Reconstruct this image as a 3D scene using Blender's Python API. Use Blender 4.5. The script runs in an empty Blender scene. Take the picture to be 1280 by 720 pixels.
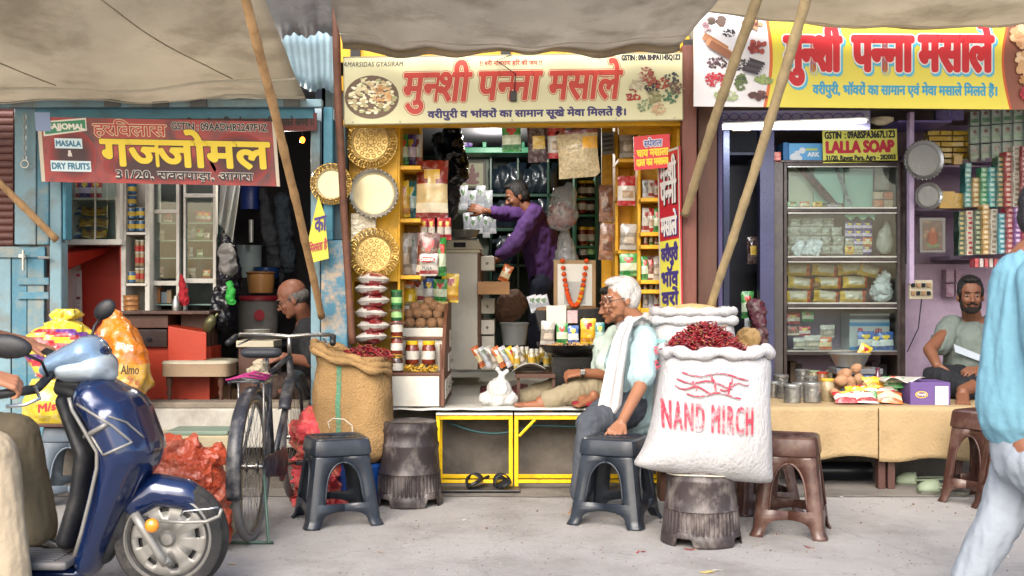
import bpy, bmesh, math, random
from mathutils import Vector, Matrix, Euler, noise
R = random.Random(7)
PI = math.pi
S = bpy.context.scene
COL = S.collection
# ---------------------------------------------------------------- camera, sky, sun, exposure
EYE = 1.2
F = 1400.0
cam = bpy.data.objects.new('camera', bpy.data.cameras.new('camera'))
COL.objects.link(cam)
cam.location = (0, 0, EYE)
cam.rotation_euler = (PI / 2, 0, 0)
cam.data.lens = 36 * F / 1280
cam.data.clip_end = 500
cam.data.dof.use_dof = True
cam.data.dof.focus_distance = 6.9
cam.data.dof.aperture_fstop = 4.0
S.camera = cam
W = bpy.data.worlds.new("World")
S.world = W
W.use_nodes = True
wn = W.node_tree
sky = wn.nodes.new('ShaderNodeTexSky')
sky.sky_type = 'NISHITA'
sky.sun_disc = False
sky.sun_elevation = math.radians(38)
sky.sun_rotation = math.radians(195)
sky.air_density = 1.0
sky.dust_density = 3.0
sky.ozone_density = 0.5
bg = wn.nodes['Background']
bg.inputs['Strength'].default_value = 0.15
wn.links.new(sky.outputs[0], bg.inputs[0])
sun = bpy.data.objects.new('sun', bpy.data.lights.new('sun', 'SUN'))
COL.objects.link(sun)
sun.data.energy = 1.3
sun.data.angle = math.radians(40)
sun.data.color = (1, .97, .94)
el, az = math.radians(38), math.radians(195)
sd = Vector((math.sin(az) * math.cos(el), math.cos(az) * math.cos(el), math.sin(el)))
sun.rotation_euler = sd.to_track_quat('Z', 'Y').to_euler()
S.view_settings.view_transform = 'Standard'
S.view_settings.look = 'None'
S.view_settings.gamma = 1
S.view_settings.exposure = 1.5
S.cycles.max_bounces = 8
S.cycles.transparent_max_bounces = 12
S.cycles.use_denoising = True

# ---------------------------------------------------------------- helpers
def P(px, py, Y):
    return Vector(((px - 640) / F * Y, Y, EYE - (py - 360) / F * Y))
def X(px, Y): return (px - 640) / F * Y
def Z(py, Y): return EYE - (py - 360) / F * Y
def L(n, Y): return n / F * Y

def hexc(h):
    h = h.lstrip('#')
    v = [int(h[i:i + 2], 16) / 255 for i in (0, 2, 4)]
    return tuple((c / 12.92 if c <= .04045 else ((c + .055) / 1.055) ** 2.4) for c in v) + (1,)

MATS = {}
def M(name, col='808080', rough=.6, metal=0, bump=.15, bs=60, var=.12, vs=4, dirt=None, ds=3, damt=.4,
      transl=0, emit=0, coat=0, stretch=None, alpha=1, spec=.4, wave=None):
    if name in MATS: return MATS[name]
    m = bpy.data.materials.new(name); MATS[name] = m
    m.use_nodes = True
    t = m.node_tree; N = t.nodes; K = t.links
    b = N['Principled BSDF']
    c = hexc(col)
    b.inputs['Roughness'].default_value = rough
    b.inputs['Metallic'].default_value = metal
    b.inputs['Specular IOR Level'].default_value = spec
    if coat: b.inputs['Coat Weight'].default_value = coat; b.inputs['Coat Roughness'].default_value = .08
    tc = N.new('ShaderNodeTexCoord'); oi = N.new('ShaderNodeObjectInfo')
    ad = N.new('ShaderNodeVectorMath'); ad.operation = 'MULTIPLY_ADD'
    K.new(oi.outputs['Random'], ad.inputs[0]); ad.inputs[1].default_value = (7, 9, 11)
    K.new(tc.outputs['Object'], ad.inputs[2])
    vec = ad.outputs[0]
    if stretch:
        mp = N.new('ShaderNodeMapping'); mp.inputs['Scale'].default_value = stretch
        K.new(vec, mp.inputs[0]); vec = mp.outputs[0]
    n1 = N.new('ShaderNodeTexNoise'); n1.inputs['Scale'].default_value = vs; n1.inputs['Detail'].default_value = 6
    n1.inputs['Roughness'].default_value = .65
    K.new(vec, n1.inputs['Vector'])
    rp = N.new('ShaderNodeMapRange'); rp.inputs[1].default_value = .3; rp.inputs[2].default_value = .7
    rp.inputs[3].default_value = 1 - var; rp.inputs[4].default_value = 1 + var
    K.new(n1.outputs[0], rp.inputs[0])
    mu = N.new('ShaderNodeVectorMath'); mu.operation = 'MULTIPLY'; mu.inputs[0].default_value = c[:3]
    K.new(rp.outputs[0], mu.inputs[1])
    out = mu.outputs[0]
    if dirt:
        n2 = N.new('ShaderNodeTexNoise'); n2.inputs['Scale'].default_value = ds; n2.inputs['Detail'].default_value = 9
        n2.inputs['Roughness'].default_value = .7
        K.new(vec, n2.inputs['Vector'])
        r2 = N.new('ShaderNodeMapRange'); r2.inputs[1].default_value = .48; r2.inputs[2].default_value = .66
        r2.inputs[4].default_value = damt
        K.new(n2.outputs[0], r2.inputs[0])
        mx = N.new('ShaderNodeMix'); mx.data_type = 'RGBA'
        K.new(r2.outputs[0], mx.inputs[0]); K.new(out, mx.inputs[6]); mx.inputs[7].default_value = hexc(dirt)
        out = mx.outputs[2]
    K.new(out, b.inputs['Base Color'])
    if bump:
        n3 = N.new('ShaderNodeTexNoise'); n3.inputs['Scale'].default_value = bs; n3.inputs['Detail'].default_value = 5
        K.new(vec, n3.inputs['Vector'])
        bp = N.new('ShaderNodeBump'); bp.inputs['Strength'].default_value = bump; bp.inputs['Distance'].default_value = .01
        src = n3.outputs[0]
        if wave:
            wv = N.new('ShaderNodeTexWave'); wv.inputs['Scale'].default_value = wave; K.new(vec, wv.inputs[0]); src = wv.outputs[1]
        K.new(src, bp.inputs['Height']); K.new(bp.outputs[0], b.inputs['Normal'])
    if emit:
        b.inputs['Emission Color'].default_value = c; b.inputs['Emission Strength'].default_value = emit
    if transl:
        tr = N.new('ShaderNodeBsdfTranslucent'); K.new(out, tr.inputs[0])
        ms = N.new('ShaderNodeMixShader'); ms.inputs[0].default_value = transl
        K.new(b.outputs[0], ms.inputs[1]); K.new(tr.outputs[0], ms.inputs[2])
        K.new(ms.outputs[0], N['Material Output'].inputs[0])
    if alpha < 1:
        tp = N.new('ShaderNodeBsdfTransparent')
        ms = N.new('ShaderNodeMixShader'); ms.inputs[0].default_value = alpha
        K.new(tp.outputs[0], ms.inputs[1]); K.new(b.outputs[0], ms.inputs[2])
        K.new(ms.outputs[0], N['Material Output'].inputs[0])
    return m
def glass(name, col='ffffff', refl=.03, tint='eef4f2'):
    if name in MATS: return MATS[name]
    m = bpy.data.materials.new(name); MATS[name] = m; m.use_nodes = True
    t = m.node_tree; N = t.nodes; K = t.links
    tp = N.new('ShaderNodeBsdfTransparent'); tp.inputs[0].default_value = hexc(tint)
    gl = N.new('ShaderNodeBsdfGlossy'); gl.inputs['Roughness'].default_value = .04
    df = N.new('ShaderNodeBsdfDiffuse'); df.inputs[0].default_value = (.6, .62, .62, 1)
    ns = N.new('ShaderNodeTexNoise'); ns.inputs['Scale'].default_value = 3; ns.inputs['Detail'].default_value = 8
    mr = N.new('ShaderNodeMapRange'); mr.inputs[1].default_value = .45; mr.inputs[2].default_value = .8; mr.inputs[4].default_value = .04
    K.new(ns.outputs[0], mr.inputs[0])
    m1 = N.new('ShaderNodeMixShader'); m1.inputs[0].default_value = refl
    K.new(tp.outputs[0], m1.inputs[1]); K.new(gl.outputs[0], m1.inputs[2])
    m2 = N.new('ShaderNodeMixShader'); K.new(mr.outputs[0], m2.inputs[0]); K.new(m1.outputs[0], m2.inputs[1]); K.new(df.outputs[0], m2.inputs[2])
    K.new(m2.outputs[0], N['Material Output'].inputs[0])
    return m

WL = {}
def tag(o, label=None, cat=None, group=None, kind=None):
    if label: o['label'] = label
    if cat: o['category'] = cat
    if group: o['group'] = group
    if kind: o['kind'] = kind
    return o
def thing(name, loc, label, cat, group=None):
    o = bpy.data.objects.new(name, None); COL.objects.link(o); o.location = loc; WL[o.name] = Vector(loc)
    o.empty_display_size = .1
    return tag(o, label, cat, group)

class MB:
    def __init__(s): s.v = []; s.f = []; s.m = []
    def add(s, vs, fs, mi=0):
        n = len(s.v); s.v += [tuple(v) for v in vs]
        for f in fs: s.f.append(tuple(i + n for i in f)); s.m.append(mi)
        return s
    def box(s, x0, x1, y0, y1, z0, z1, mi=0):
        vs = [(x, y, z) for z in (z0, z1) for y in (y0, y1) for x in (x0, x1)]
        return s.add(vs, [(0, 2, 3, 1), (4, 5, 7, 6), (0, 1, 5, 4), (2, 6, 7, 3), (0, 4, 6, 2), (1, 3, 7, 5)], mi)
    def obox(s, c, d, rot=(0, 0, 0), mi=0):
        mt = Matrix.Translation(Vector(c)) @ Euler(rot).to_matrix().to_4x4()
        vs = [mt @ Vector((x * d[0] / 2, y * d[1] / 2, z * d[2] / 2)) for z in (-1, 1) for y in (-1, 1) for x in (-1, 1)]
        return s.add(vs, [(0, 2, 3, 1), (4, 5, 7, 6), (0, 1, 5, 4), (2, 6, 7, 3), (0, 4, 6, 2), (1, 3, 7, 5)], mi)
    def rings(s, rs, cap=True, closed=True, mi=0, mf=None):
        n = len(rs[0]); base = len(s.v)
        for r in rs: s.v += [tuple(p) for p in r]
        for i in range(len(rs) - 1):
            for j in range(n if closed else n - 1):
                k = (j + 1) % n
                s.f.append((base + i * n + j, base + i * n + k, base + (i + 1) * n + k, base + (i + 1) * n + j))
                s.m.append(mf(i, j) if mf else mi)
        if cap and closed:
            s.f.append(tuple(base + j for j in reversed(range(n)))); s.m.append(mf(0, 0) if mf else mi)
            s.f.append(tuple(base + (len(rs) - 1) * n + j for j in range(n))); s.m.append(mf(len(rs) - 2, 0) if mf else mi)
        return s
    def tube(s, pts, r, n=8, mi=0, cap=True):
        pts = [Vector(p) for p in pts]
        if not hasattr(r, '__len__'): r = [r] * len(pts)
        rs = []; up = None
        for i, p in enumerate(pts):
            d = (pts[min(i + 1, len(pts) - 1)] - pts[max(i - 1, 0)]).normalized()
            if up is None:
                up = Vector((0, 0, 1)) if abs(d.z) < .9 else Vector((0, 1, 0))
            a = d.cross(up).normalized(); b = a.cross(d).normalized(); up = b
            rs.append([p + (a * math.cos(2 * PI * j / n) + b * math.sin(2 * PI * j / n)) * r[i] for j in range(n)])
        return s.rings(rs, cap=cap, mi=mi)
    def lathe(s, prof, c=(0, 0, 0), n=20, mi=0, axis='Z', cap=True, mf=None):
        c = Vector(c); rs = []
        for r, h in prof:
            ring = []
            for j in range(n):
                a = 2 * PI * j / n; u, v = r * math.cos(a), r * math.sin(a)
                q = {'Z': (u, v, h), 'Y': (u, h, -v), 'X': (h, u, v)}[axis]
                ring.append(c + Vector(q))
            rs.append(ring)
        return s.rings(rs, mi=mi, cap=cap, mf=mf)
    def ell(s, c, r, rot=(0, 0, 0), n=12, m=8, mi=0):
        mt = Matrix.Translation(Vector(c)) @ Euler(rot).to_matrix().to_4x4()
        rs = []
        for i in range(m + 1):
            th = PI * i / m; q = max(math.sin(th), .02)
            rs.append([mt @ Vector((r[0] * q * math.cos(2 * PI * j / n), r[1] * q * math.sin(2 * PI * j / n), -r[2] * math.cos(th))) for j in range(n)])
        return s.rings(rs, mi=mi)
    def prism(s, poly, y0, y1, plane='XZ', mi=0):
        def q(a, b, c):
            return {'XZ': (a, c, b), 'YZ': (c, a, b), 'XY': (a, b, c)}[plane]
        n = len(poly)
        vs = [q(a, b, y0) for a, b in poly] + [q(a, b, y1) for a, b in poly]
        fs = [tuple(range(n)), tuple(reversed(range(n, 2 * n)))] + [((i + 1) % n, i, n + i, n + (i + 1) % n) for i in range(n)]
        return s.add(vs, fs, mi)
    def grid(s, fn, nu, nv, mi=0, mf=None):
        b = len(s.v)
        for i in range(nu + 1):
            for j in range(nv + 1): s.v.append(tuple(fn(i / nu, j / nv)))
        for i in range(nu):
            for j in range(nv):
                a = b + i * (nv + 1) + j
                s.f.append((a, a + 1, a + nv + 2, a + nv + 1)); s.m.append(mf(i / nu, j / nv) if mf else mi)
        return s
    def xf(s, mt):
        s.v = [tuple(mt @ Vector(v)) for v in s.v]; return s
    def build(s, name, mats, parent=None, smooth=None, bevel=0, bseg=2, solid=0, label=None, cat=None, group=None, kind=None,
              jit=0, sub=0, merge=0, local=False, disp=0, dsz=.1):
        if not isinstance(mats, (list, tuple)): mats = [mats]
        me = bpy.data.meshes.new(name)
        v = [Vector(q) for q in s.v]
        if jit: v = [q + Vector([R.uniform(-jit, jit) for _ in range(3)]) for q in v]
        lo = [min(q[i] for q in v) for i in range(3)]; hi = [max(q[i] for q in v) for i in range(3)]
        if parent is None:
            o0 = Vector(((lo[0] + hi[0]) / 2, (lo[1] + hi[1]) / 2, lo[2]))
            loc = o0
        else:
            o0 = Vector([(lo[i] + hi[i]) / 2 for i in range(3)]); loc = o0 - (Vector((0, 0, 0)) if local else WL.get(parent.name, Vector()))
        me.from_pydata([q - o0 for q in v], [], s.f)
        for m in mats: me.materials.append(m)
        me.polygons.foreach_set('material_index', s.m)
        bm = bmesh.new(); bm.from_mesh(me)
        if merge: bmesh.ops.remove_doubles(bm, verts=bm.verts, dist=merge)
        bmesh.ops.recalc_face_normals(bm, faces=bm.faces)
        bm.to_mesh(me); bm.free()
        o = bpy.data.objects.new(name, me); COL.objects.link(o)
        if parent is not None: o.parent = parent
        o.location = loc; WL[o.name] = Vector(o0)
        if disp:
            for q in me.vertices:
                w = (q.co + o0) / dsz
                q.co += noise.noise_vector(w) * disp
        if smooth is None: smooth = False
        if smooth:
            me.polygons.foreach_set('use_smooth', [True] * len(me.polygons))
            if smooth is not True: me.set_sharp_from_angle(angle=math.radians(smooth))
        if solid:
            k = o.modifiers.new('s', 'SOLIDIFY'); k.thickness = solid; k.offset = 0
        if bevel:
            k = o.modifiers.new('b', 'BEVEL'); k.width = bevel; k.segments = bseg; k.limit_method = 'ANGLE'; k.angle_limit = .6
            k.harden_normals = False
        if sub:
            k = o.modifiers.new('u', 'SUBSURF'); k.levels = sub; k.render_levels = sub
        return tag(o, label, cat, group, kind)

def copy_tree(o, loc=None, rz=None, label=None, parent=None, sc=None, rot=None, kids=None, group=None):
    c = o.copy(); COL.objects.link(c)
    if parent is not None: c.parent = parent
    if loc is not None: c.location = loc
    if rz is not None: c.rotation_euler = (c.rotation_euler[0], c.rotation_euler[1], rz)
    if rot is not None: c.rotation_euler = rot
    if sc is not None: c.scale = sc if hasattr(sc, '__len__') else (sc, sc, sc)
    if label: c['label'] = label
    if group: c['group'] = group
    for ch in KIDS().get(o.name, []): copy_tree(ch, parent=c)
    return c
_kids = {}
def KIDS():
    return _kids
def register(o):
    ch = [q for q in COL.objects if q.parent == o]
    _kids[o.name] = ch
    for q in ch: register(q)
def place(proto_state, proto, loc, rz=None, label=None, sc=None, rot=None, group=None):
    """first call moves the proto itself, later ones copy it"""
    if proto.name not in proto_state:
        register(proto); proto_state[proto.name] = 1
        proto.location = loc
        if rz is not None: proto.rotation_euler[2] = rz
        if rot is not None: proto.rotation_euler = rot
        if sc is not None: proto.scale = sc if hasattr(sc, '__len__') else (sc, sc, sc)
        if label: proto['label'] = label
        if group: proto['group'] = group
        return proto
    return copy_tree(proto, loc, rz, label, sc=sc, rot=rot, group=group)
PS = {}

# --- organic volumes: union of round cones / ellipsoids, voxel remeshed into one surface
def blob(items, voxel=.008, smooth=4, disp=0, dsz=.06, seed=0, zst=.6, ridge=0):
    mb = MB()
    for it in items:
        if it[0] == 'e':
            mb.ell(it[1], it[2], it[3] if len(it) > 3 else (0, 0, 0), 14, 10)
        else:
            a, ra, b, rb = Vector(it[0]), it[1], Vector(it[2]), it[3]
            d = (b - a); ln = d.length; d = d / max(ln, 1e-6)
            pts = []; rr = []
            for k in range(5):
                q = PI / 2 * k / 4; pts.append(a - d * ra * math.cos(q)); rr.append(max(ra * math.sin(q), .0015))
            for k in range(5):
                q = PI / 2 * k / 4; pts.append(b + d * rb * math.sin(q)); rr.append(max(rb * math.cos(q), .0015))
            mb.tube(pts, rr, 12)
    me = bpy.data.meshes.new('tmp'); me.from_pydata(mb.v, [], mb.f)
    bm = bmesh.new(); bm.from_mesh(me); bmesh.ops.recalc_face_normals(bm, faces=bm.faces); bm.to_mesh(me); bm.free()
    o = bpy.data.objects.new('tmp', me); COL.objects.link(o)
    k = o.modifiers.new('r', 'REMESH'); k.mode = 'VOXEL'; k.voxel_size = voxel
    if smooth:
        k = o.modifiers.new('s', 'SMOOTH'); k.iterations = smooth; k.factor = .6
    dg = bpy.context.evaluated_depsgraph_get()
    m2 = bpy.data.meshes.new_from_object(o.evaluated_get(dg))
    bpy.data.objects.remove(o); bpy.data.meshes.remove(me)
    r = MB(); r.v = [tuple(v.co) for v in m2.vertices]; r.f = [tuple(p.vertices) for p in m2.polygons]; r.m = [0] * len(r.f)
    if disp:
        nv = [v.normal.copy() for v in m2.vertices]
        r.v = [tuple(Vector(p) + n * (disp * (noise.noise(Vector((p[0] / dsz + seed, p[1] / dsz, p[2] / dsz * zst))) + .5 * noise.noise(Vector((p[0] / dsz * 2.7, p[1] / dsz * 2.7 + seed, p[2] / dsz * 2.5 * zst))) + .45)))
               for p, n in zip(r.v, nv)]
        if ridge:
            b0 = [tuple(v.co) for v in m2.vertices]; N_ = lambda p, k: 1 - 3.2 * abs(noise.noise(Vector((p[0] * k + seed, p[1] * k - seed, p[2] * k))))
            r.v = [tuple(Vector(p) + n * disp * (N_(p, 1 / dsz) + .55 * N_(p, 2.3 / dsz) + .3 * N_(p, 5 / dsz))) for p, n in zip(b0, nv)]
    bpy.data.meshes.remove(m2)
    return r

# --- lettering: own layout with visual-order Devanagari and half forms made by cutting the stem ({x} = half x)
_gl = {}
def _curve_mesh(t):
    c = bpy.data.curves.new('t', 'FONT'); c.body = t; c.size = 1; c.resolution_u = 3
    o = bpy.data.objects.new('t', c); COL.objects.link(o)
    dg = bpy.context.evaluated_depsgraph_get()
    me = bpy.data.meshes.new_from_object(o.evaluated_get(dg))
    v = [(q.co.x, q.co.y) for q in me.vertices]; f = [tuple(p.vertices) for p in me.polygons]
    bpy.data.objects.remove(o); bpy.data.curves.remove(c); bpy.data.meshes.remove(me)
    return v, f
def glyph(ch):
    if ch in _gl: return _gl[ch]
    if ch == ' ': _gl[ch] = ([], [], .26); return _gl[ch]
    half = ch.startswith('{'); g = ch.strip('{}')
    v, f = _curve_mesh(g)
    q_ = 'न' if ord(g[0]) > 0x900 else 'l'
    v2, _ = _curve_mesh(g + q_); v1, _ = _curve_mesh(q_)
    adv = max(q[0] for q in v2) - max(q[0] for q in v1)
    if half:
        me = bpy.data.meshes.new('h'); me.from_pydata([(a, b, 0) for a, b in v], [], f)
        bm = bmesh.new(); bm.from_mesh(me)
        xm = adv - .155
        bmesh.ops.bisect_plane(bm, geom=bm.verts[:] + bm.edges[:] + bm.faces[:], plane_co=(xm, 0, 0), plane_no=(1, 0, 0), clear_outer=True)
        bm.to_mesh(me); bm.free()
        v = [(q.co.x, q.co.y) for q in me.vertices]; f = [tuple(p.vertices) for p in me.polygons]
        bpy.data.meshes.remove(me); adv = xm
    _gl[ch] = (v, f, adv)
    return _gl[ch]
def tokens(t):
    i = 0; out = []
    while i < len(t):
        if t[i] == '{': j = t.index('}', i); out.append(t[i:j + 1]); i = j + 1
        else: out.append(t[i]); i += 1
    return out
def text2d(t, track=0):
    x = 0; V = []; Fc = []
    for g in tokens(t):
        v, f, a = glyph(g); n = len(V)
        V += [(p[0] + x, p[1]) for p in v]; Fc += [tuple(i + n for i in q) for q in f]
        x += a + track
    return V, Fc
def lettering(t, x0, x1, z0, z1, mat, fmap, depth=0.0, bold=0.0, shear=0, name='lettering', parent=None, dy=(0, 0), steps=None, kind=None, track=0, base=False):
    """text scaled into the box x0..x1, z0..z1 (panel units); fmap(x, z, off) -> world point"""
    V, Fc = text2d(t, track)
    if not V: return
    V = [(a + shear * b, b) for a, b in V]
    ax, bx = min(p[0] for p in V), max(p[0] for p in V); az_, bz = min(p[1] for p in V), max(p[1] for p in V)
    if base: az_, bz = 0, max(q[1] for q in glyph('न')[0])
    sx = (x1 - x0) / (bx - ax); sz = (z1 - z0) / (bz - az_)
    V = [(x0 + (a - ax) * sx, z0 + (b - az_) * sz) for a, b in V]
    asp = (fmap(1, 0, 0) - fmap(0, 0, 0)).length / (fmap(0, 1, 0) - fmap(0, 0, 0)).length
    offs = [(0, 0)]
    if bold:
        n = steps or 8
        offs += [(bold * math.cos(2 * PI * k / n), bold * asp * math.sin(2 * PI * k / n)) for k in range(n)]
    mb = MB()
    for k, (dx, dz) in enumerate(offs):
        mb.add([fmap(a + dx + dy[0], b + dz + dy[1], depth + .00012 * k) for a, b in V], Fc)
    return mb.build(name, mat, parent)
def flat(poly, mat, fmap, depth, name, parent):
    mb = MB(); mb.add([fmap(a, b, depth) for a, b in poly], [tuple(range(len(poly)))])
    return mb.build(name, mat, parent)
def panel(A, B, C):
    """A = lower left, B = lower right, C = upper left corners; unit coords 0..1"""
    A, B, C = Vector(A), Vector(B), Vector(C)
    u, v = B - A, C - A; n = u.cross(v).normalized()
    return (lambda x, z, d=0: A + u * x + v * z + n * d)
def rect(x0, x1, z0, z1): return [(x0, z0), (x1, z0), (x1, z1), (x0, z1)]
def ngon(cx, cz, rx, rz, n=20, a0=0): return [(cx + rx * math.cos(2 * PI * k / n + a0), cz + rz * math.sin(2 * PI * k / n + a0)) for k in range(n)]
def vary(h, k=.08):
    h = h.lstrip('#'); v = [int(h[i:i + 2], 16) for i in (0, 2, 4)]; q = 1 + R.uniform(-k, k)
    return '%02x%02x%02x' % tuple(max(0, min(255, int(c * q))) for c in v)
# ================================================================ SETTING
conc = M('street_concrete', '918e8b', .85, bump=.6, bs=45, var=.10, vs=1.5, dirt='6a6560', ds=1.3, damt=.6)
def road_detail(m):
    t = m.node_tree; N = t.nodes; K = t.links; b = N['Principled BSDF']; src = b.inputs['Base Color'].links[0].from_socket
    tc = N.new('ShaderNodeTexCoord'); v = N.new('ShaderNodeTexVoronoi'); v.feature = 'DISTANCE_TO_EDGE'; v.inputs['Scale'].default_value = .55
    ns = N.new('ShaderNodeTexNoise'); ns.inputs['Scale'].default_value = 4; ns.inputs['Detail'].default_value = 8
    ad = N.new('ShaderNodeVectorMath'); ad.operation = 'MULTIPLY_ADD'; ad.inputs[1].default_value = (.35, .35, 0)
    K.new(tc.outputs['Object'], ns.inputs[0]); K.new(ns.outputs['Color'], ad.inputs[0]); K.new(tc.outputs['Object'], ad.inputs[2]); K.new(ad.outputs[0], v.inputs['Vector'])
    mr = N.new('ShaderNodeMapRange'); mr.inputs[1].default_value = 0; mr.inputs[2].default_value = .004; mr.inputs[3].default_value = .28; mr.inputs[4].default_value = 0
    K.new(v.outputs['Distance'], mr.inputs[0])
    mx = N.new('ShaderNodeMix'); mx.data_type = 'RGBA'; K.new(mr.outputs[0], mx.inputs[0]); K.new(src, mx.inputs[6]); mx.inputs[7].default_value = hexc('4c4843')
    s2 = N.new('ShaderNodeTexNoise'); s2.inputs['Scale'].default_value = 22; s2.inputs['Detail'].default_value = 3; K.new(tc.outputs['Object'], s2.inputs[0])
    m2 = N.new('ShaderNodeMapRange'); m2.inputs[1].default_value = .66; m2.inputs[2].default_value = .72; m2.inputs[4].default_value = .5; K.new(s2.outputs[0], m2.inputs[0])
    mx2 = N.new('ShaderNodeMix'); mx2.data_type = 'RGBA'; K.new(m2.outputs[0], mx2.inputs[0]); K.new(mx.outputs[2], mx2.inputs[6]); mx2.inputs[7].default_value = hexc('5f564d')
    K.new(mx2.outputs[2], b.inputs['Base Color'])
road_detail(conc)
mb = MB(); mb.box(-40, 40, -30, 30, -.3, 0)
mb.build('street_ground', conc, kind='structure')
# faint patched screed strips and a low concrete apron along the platforms
apr = M('apron_concrete', '77726b', .9, bump=.6, bs=18, var=.15, vs=3, dirt='4c4742', ds=4, damt=.7)
mb = MB(); mb.grid(lambda u, v: (-6 + 12 * u, 6.42 + .35 * v + .03 * noise.noise(Vector((u * 30, 0, 0))), .004 + .012 * v), 60, 2)
mb.build('apron_strip', apr, kind='structure')

blue = M('blue_paint', '467587', .55, bump=.35, bs=30, var=.14, vs=5, dirt='8f8a78', ds=4, damt=.75)
blue2 = M('deep_blue_paint', '3f7d92', .5, bump=.3, bs=30, var=.2, vs=5, dirt='2d4a55', ds=5, damt=.6)
bluel = M('pale_blue_paint', '6f8c96', .6, bump=.35, bs=30, var=.12, vs=5, dirt='6e6a5e', ds=6, damt=.7)
yel = M('yellow_paint', 'd6a013', .45, bump=.15, bs=40, var=.1, vs=6, dirt='7d5a10', ds=7, damt=.5)
yelb = M('bright_yellow_paint', 'e6b800', .4, bump=.15, bs=40, var=.06, dirt='6b4a12', ds=12, damt=.5)
grn = M('green_paint', '0f5a3c', .45, bump=.1, var=.15)
dkgrn = M('dark_green_paint', '062420', .5, var=.3, vs=8)
lilac = M('lilac_wall', 'b09db3', .7, bump=.25, bs=25, var=.07, vs=3, dirt='85738c', ds=5, damt=.45)
purp = M('purple_paint', '6c5f95', .5, bump=.15, var=.1)
purpd = M('dim_violet_paint', '50466e', .6, bump=.15, var=.15)
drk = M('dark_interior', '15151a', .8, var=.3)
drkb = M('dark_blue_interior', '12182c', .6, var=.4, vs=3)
cem = M('rough_cement', '57514a', .95, bump=1, bs=14, var=.25, vs=5, dirt='393531', ds=3.5, damt=.8)
plast = M('old_plaster', '7f7a70', .9, bump=.4, bs=12, var=.15, vs=2, dirt='504a44', ds=2)
white = M('white_enamel', 'b9b6ad', .4, bump=.1, var=.06, dirt='7d766a', ds=8, damt=.5)
whitec = M('white_laminate', 'c6c2b6', .4, bump=.05, var=.04, dirt='8d8678', ds=5, damt=.35)
wood = M('brown_wood', '4b2f22', .55, bump=.3, var=.25, vs=6, stretch=(1, 1, .15), dirt='22150f', ds=6)
woodr = M('red_brown_wood', '6a3f34', .6, bump=.35, var=.2, vs=7, stretch=(1, 1, .15), dirt='2c1a16', ds=7)
woodl = M('light_wood', '9a7146', .6, bump=.3, var=.2, vs=7, stretch=(.2, 1, 1))
redp = M('red_panel_paint', '9c2818', .45, bump=.1, var=.12, vs=3, dirt='661a12', ds=3)
orgp = M('orange_panel_paint', '9c3018', .45, bump=.1, var=.08, dirt='8a2a16', ds=6)

FZ = .5           # platform height
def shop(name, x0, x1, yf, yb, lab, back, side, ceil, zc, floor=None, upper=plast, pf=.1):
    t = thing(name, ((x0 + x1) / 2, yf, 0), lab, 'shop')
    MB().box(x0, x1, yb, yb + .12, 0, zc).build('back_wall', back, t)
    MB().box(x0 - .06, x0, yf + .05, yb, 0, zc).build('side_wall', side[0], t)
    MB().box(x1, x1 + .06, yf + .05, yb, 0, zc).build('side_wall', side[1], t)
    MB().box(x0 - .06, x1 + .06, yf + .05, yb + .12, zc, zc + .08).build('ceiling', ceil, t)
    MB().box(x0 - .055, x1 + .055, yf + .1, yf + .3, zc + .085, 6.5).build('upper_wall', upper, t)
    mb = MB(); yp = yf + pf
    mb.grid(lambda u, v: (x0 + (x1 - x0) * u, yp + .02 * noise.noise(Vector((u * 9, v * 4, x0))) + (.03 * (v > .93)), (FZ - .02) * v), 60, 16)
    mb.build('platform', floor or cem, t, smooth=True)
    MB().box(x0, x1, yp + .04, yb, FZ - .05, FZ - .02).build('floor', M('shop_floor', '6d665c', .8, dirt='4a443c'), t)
    return t
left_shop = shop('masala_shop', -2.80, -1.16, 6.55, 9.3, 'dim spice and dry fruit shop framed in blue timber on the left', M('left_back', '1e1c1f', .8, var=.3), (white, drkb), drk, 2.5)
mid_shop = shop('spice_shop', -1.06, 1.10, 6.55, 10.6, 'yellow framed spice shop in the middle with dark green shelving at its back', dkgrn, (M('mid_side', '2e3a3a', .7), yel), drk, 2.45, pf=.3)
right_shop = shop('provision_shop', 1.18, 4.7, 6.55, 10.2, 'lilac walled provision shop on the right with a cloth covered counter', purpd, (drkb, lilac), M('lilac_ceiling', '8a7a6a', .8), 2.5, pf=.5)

# neighbour with rolling shutter on the far left
sh = thing('rolling_shutter_front', (-3.9, 6.6, 0), 'closed brown rolling shutter above blue plank doors at the left edge', 'shutter')
brn = M('shutter_brown', '5e3a33', .5, bump=.2, var=.15, dirt='3a2320', ds=9)
z = Z(308, 6.66)
pz0 = z; k = 0
while z < Z(130, 6.66):
    mb = MB(); mb.rings([[(x, 6.66 + .012 * math.cos(a), z + .021 + .021 * math.sin(a)) for a in [PI / 2 + PI * q / 6 for q in range(13)]] for x in (-4.9, X(17, 6.66))])
    mb.build('slat', brn, sh, smooth=40); z += .0425
MB().box(-5, -2.86, 6.75, 7, 0, 6.5).build('wall', plast, sh)
xs = X(-180, 6.6); i = 0
while xs < X(58, 6.6) - .05:
    w = .088 + .01 * (i % 3)
    MB().box(xs, min(xs + w, X(60, 6.6)), 6.575 + .004 * (i % 2), 6.62, .3, Z(310, 6.6)).build('plank', [blue, bluel][i % 3 == 2], sh, bevel=.004)
    xs += w + .005; i += 1
MB().box(-4.2, X(60, 6.6), 6.555, 6.574, Z(322, 6.55), Z(308, 6.55)).build('door_rail', blue, sh, bevel=.004)
for py in (347, 365, 420): MB().box(X(22, 6.56), X(61, 6.56), 6.558, 6.574, Z(py + 9, 6.56), Z(py, 6.56)).build('batten', blue, sh, bevel=.003)
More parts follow.
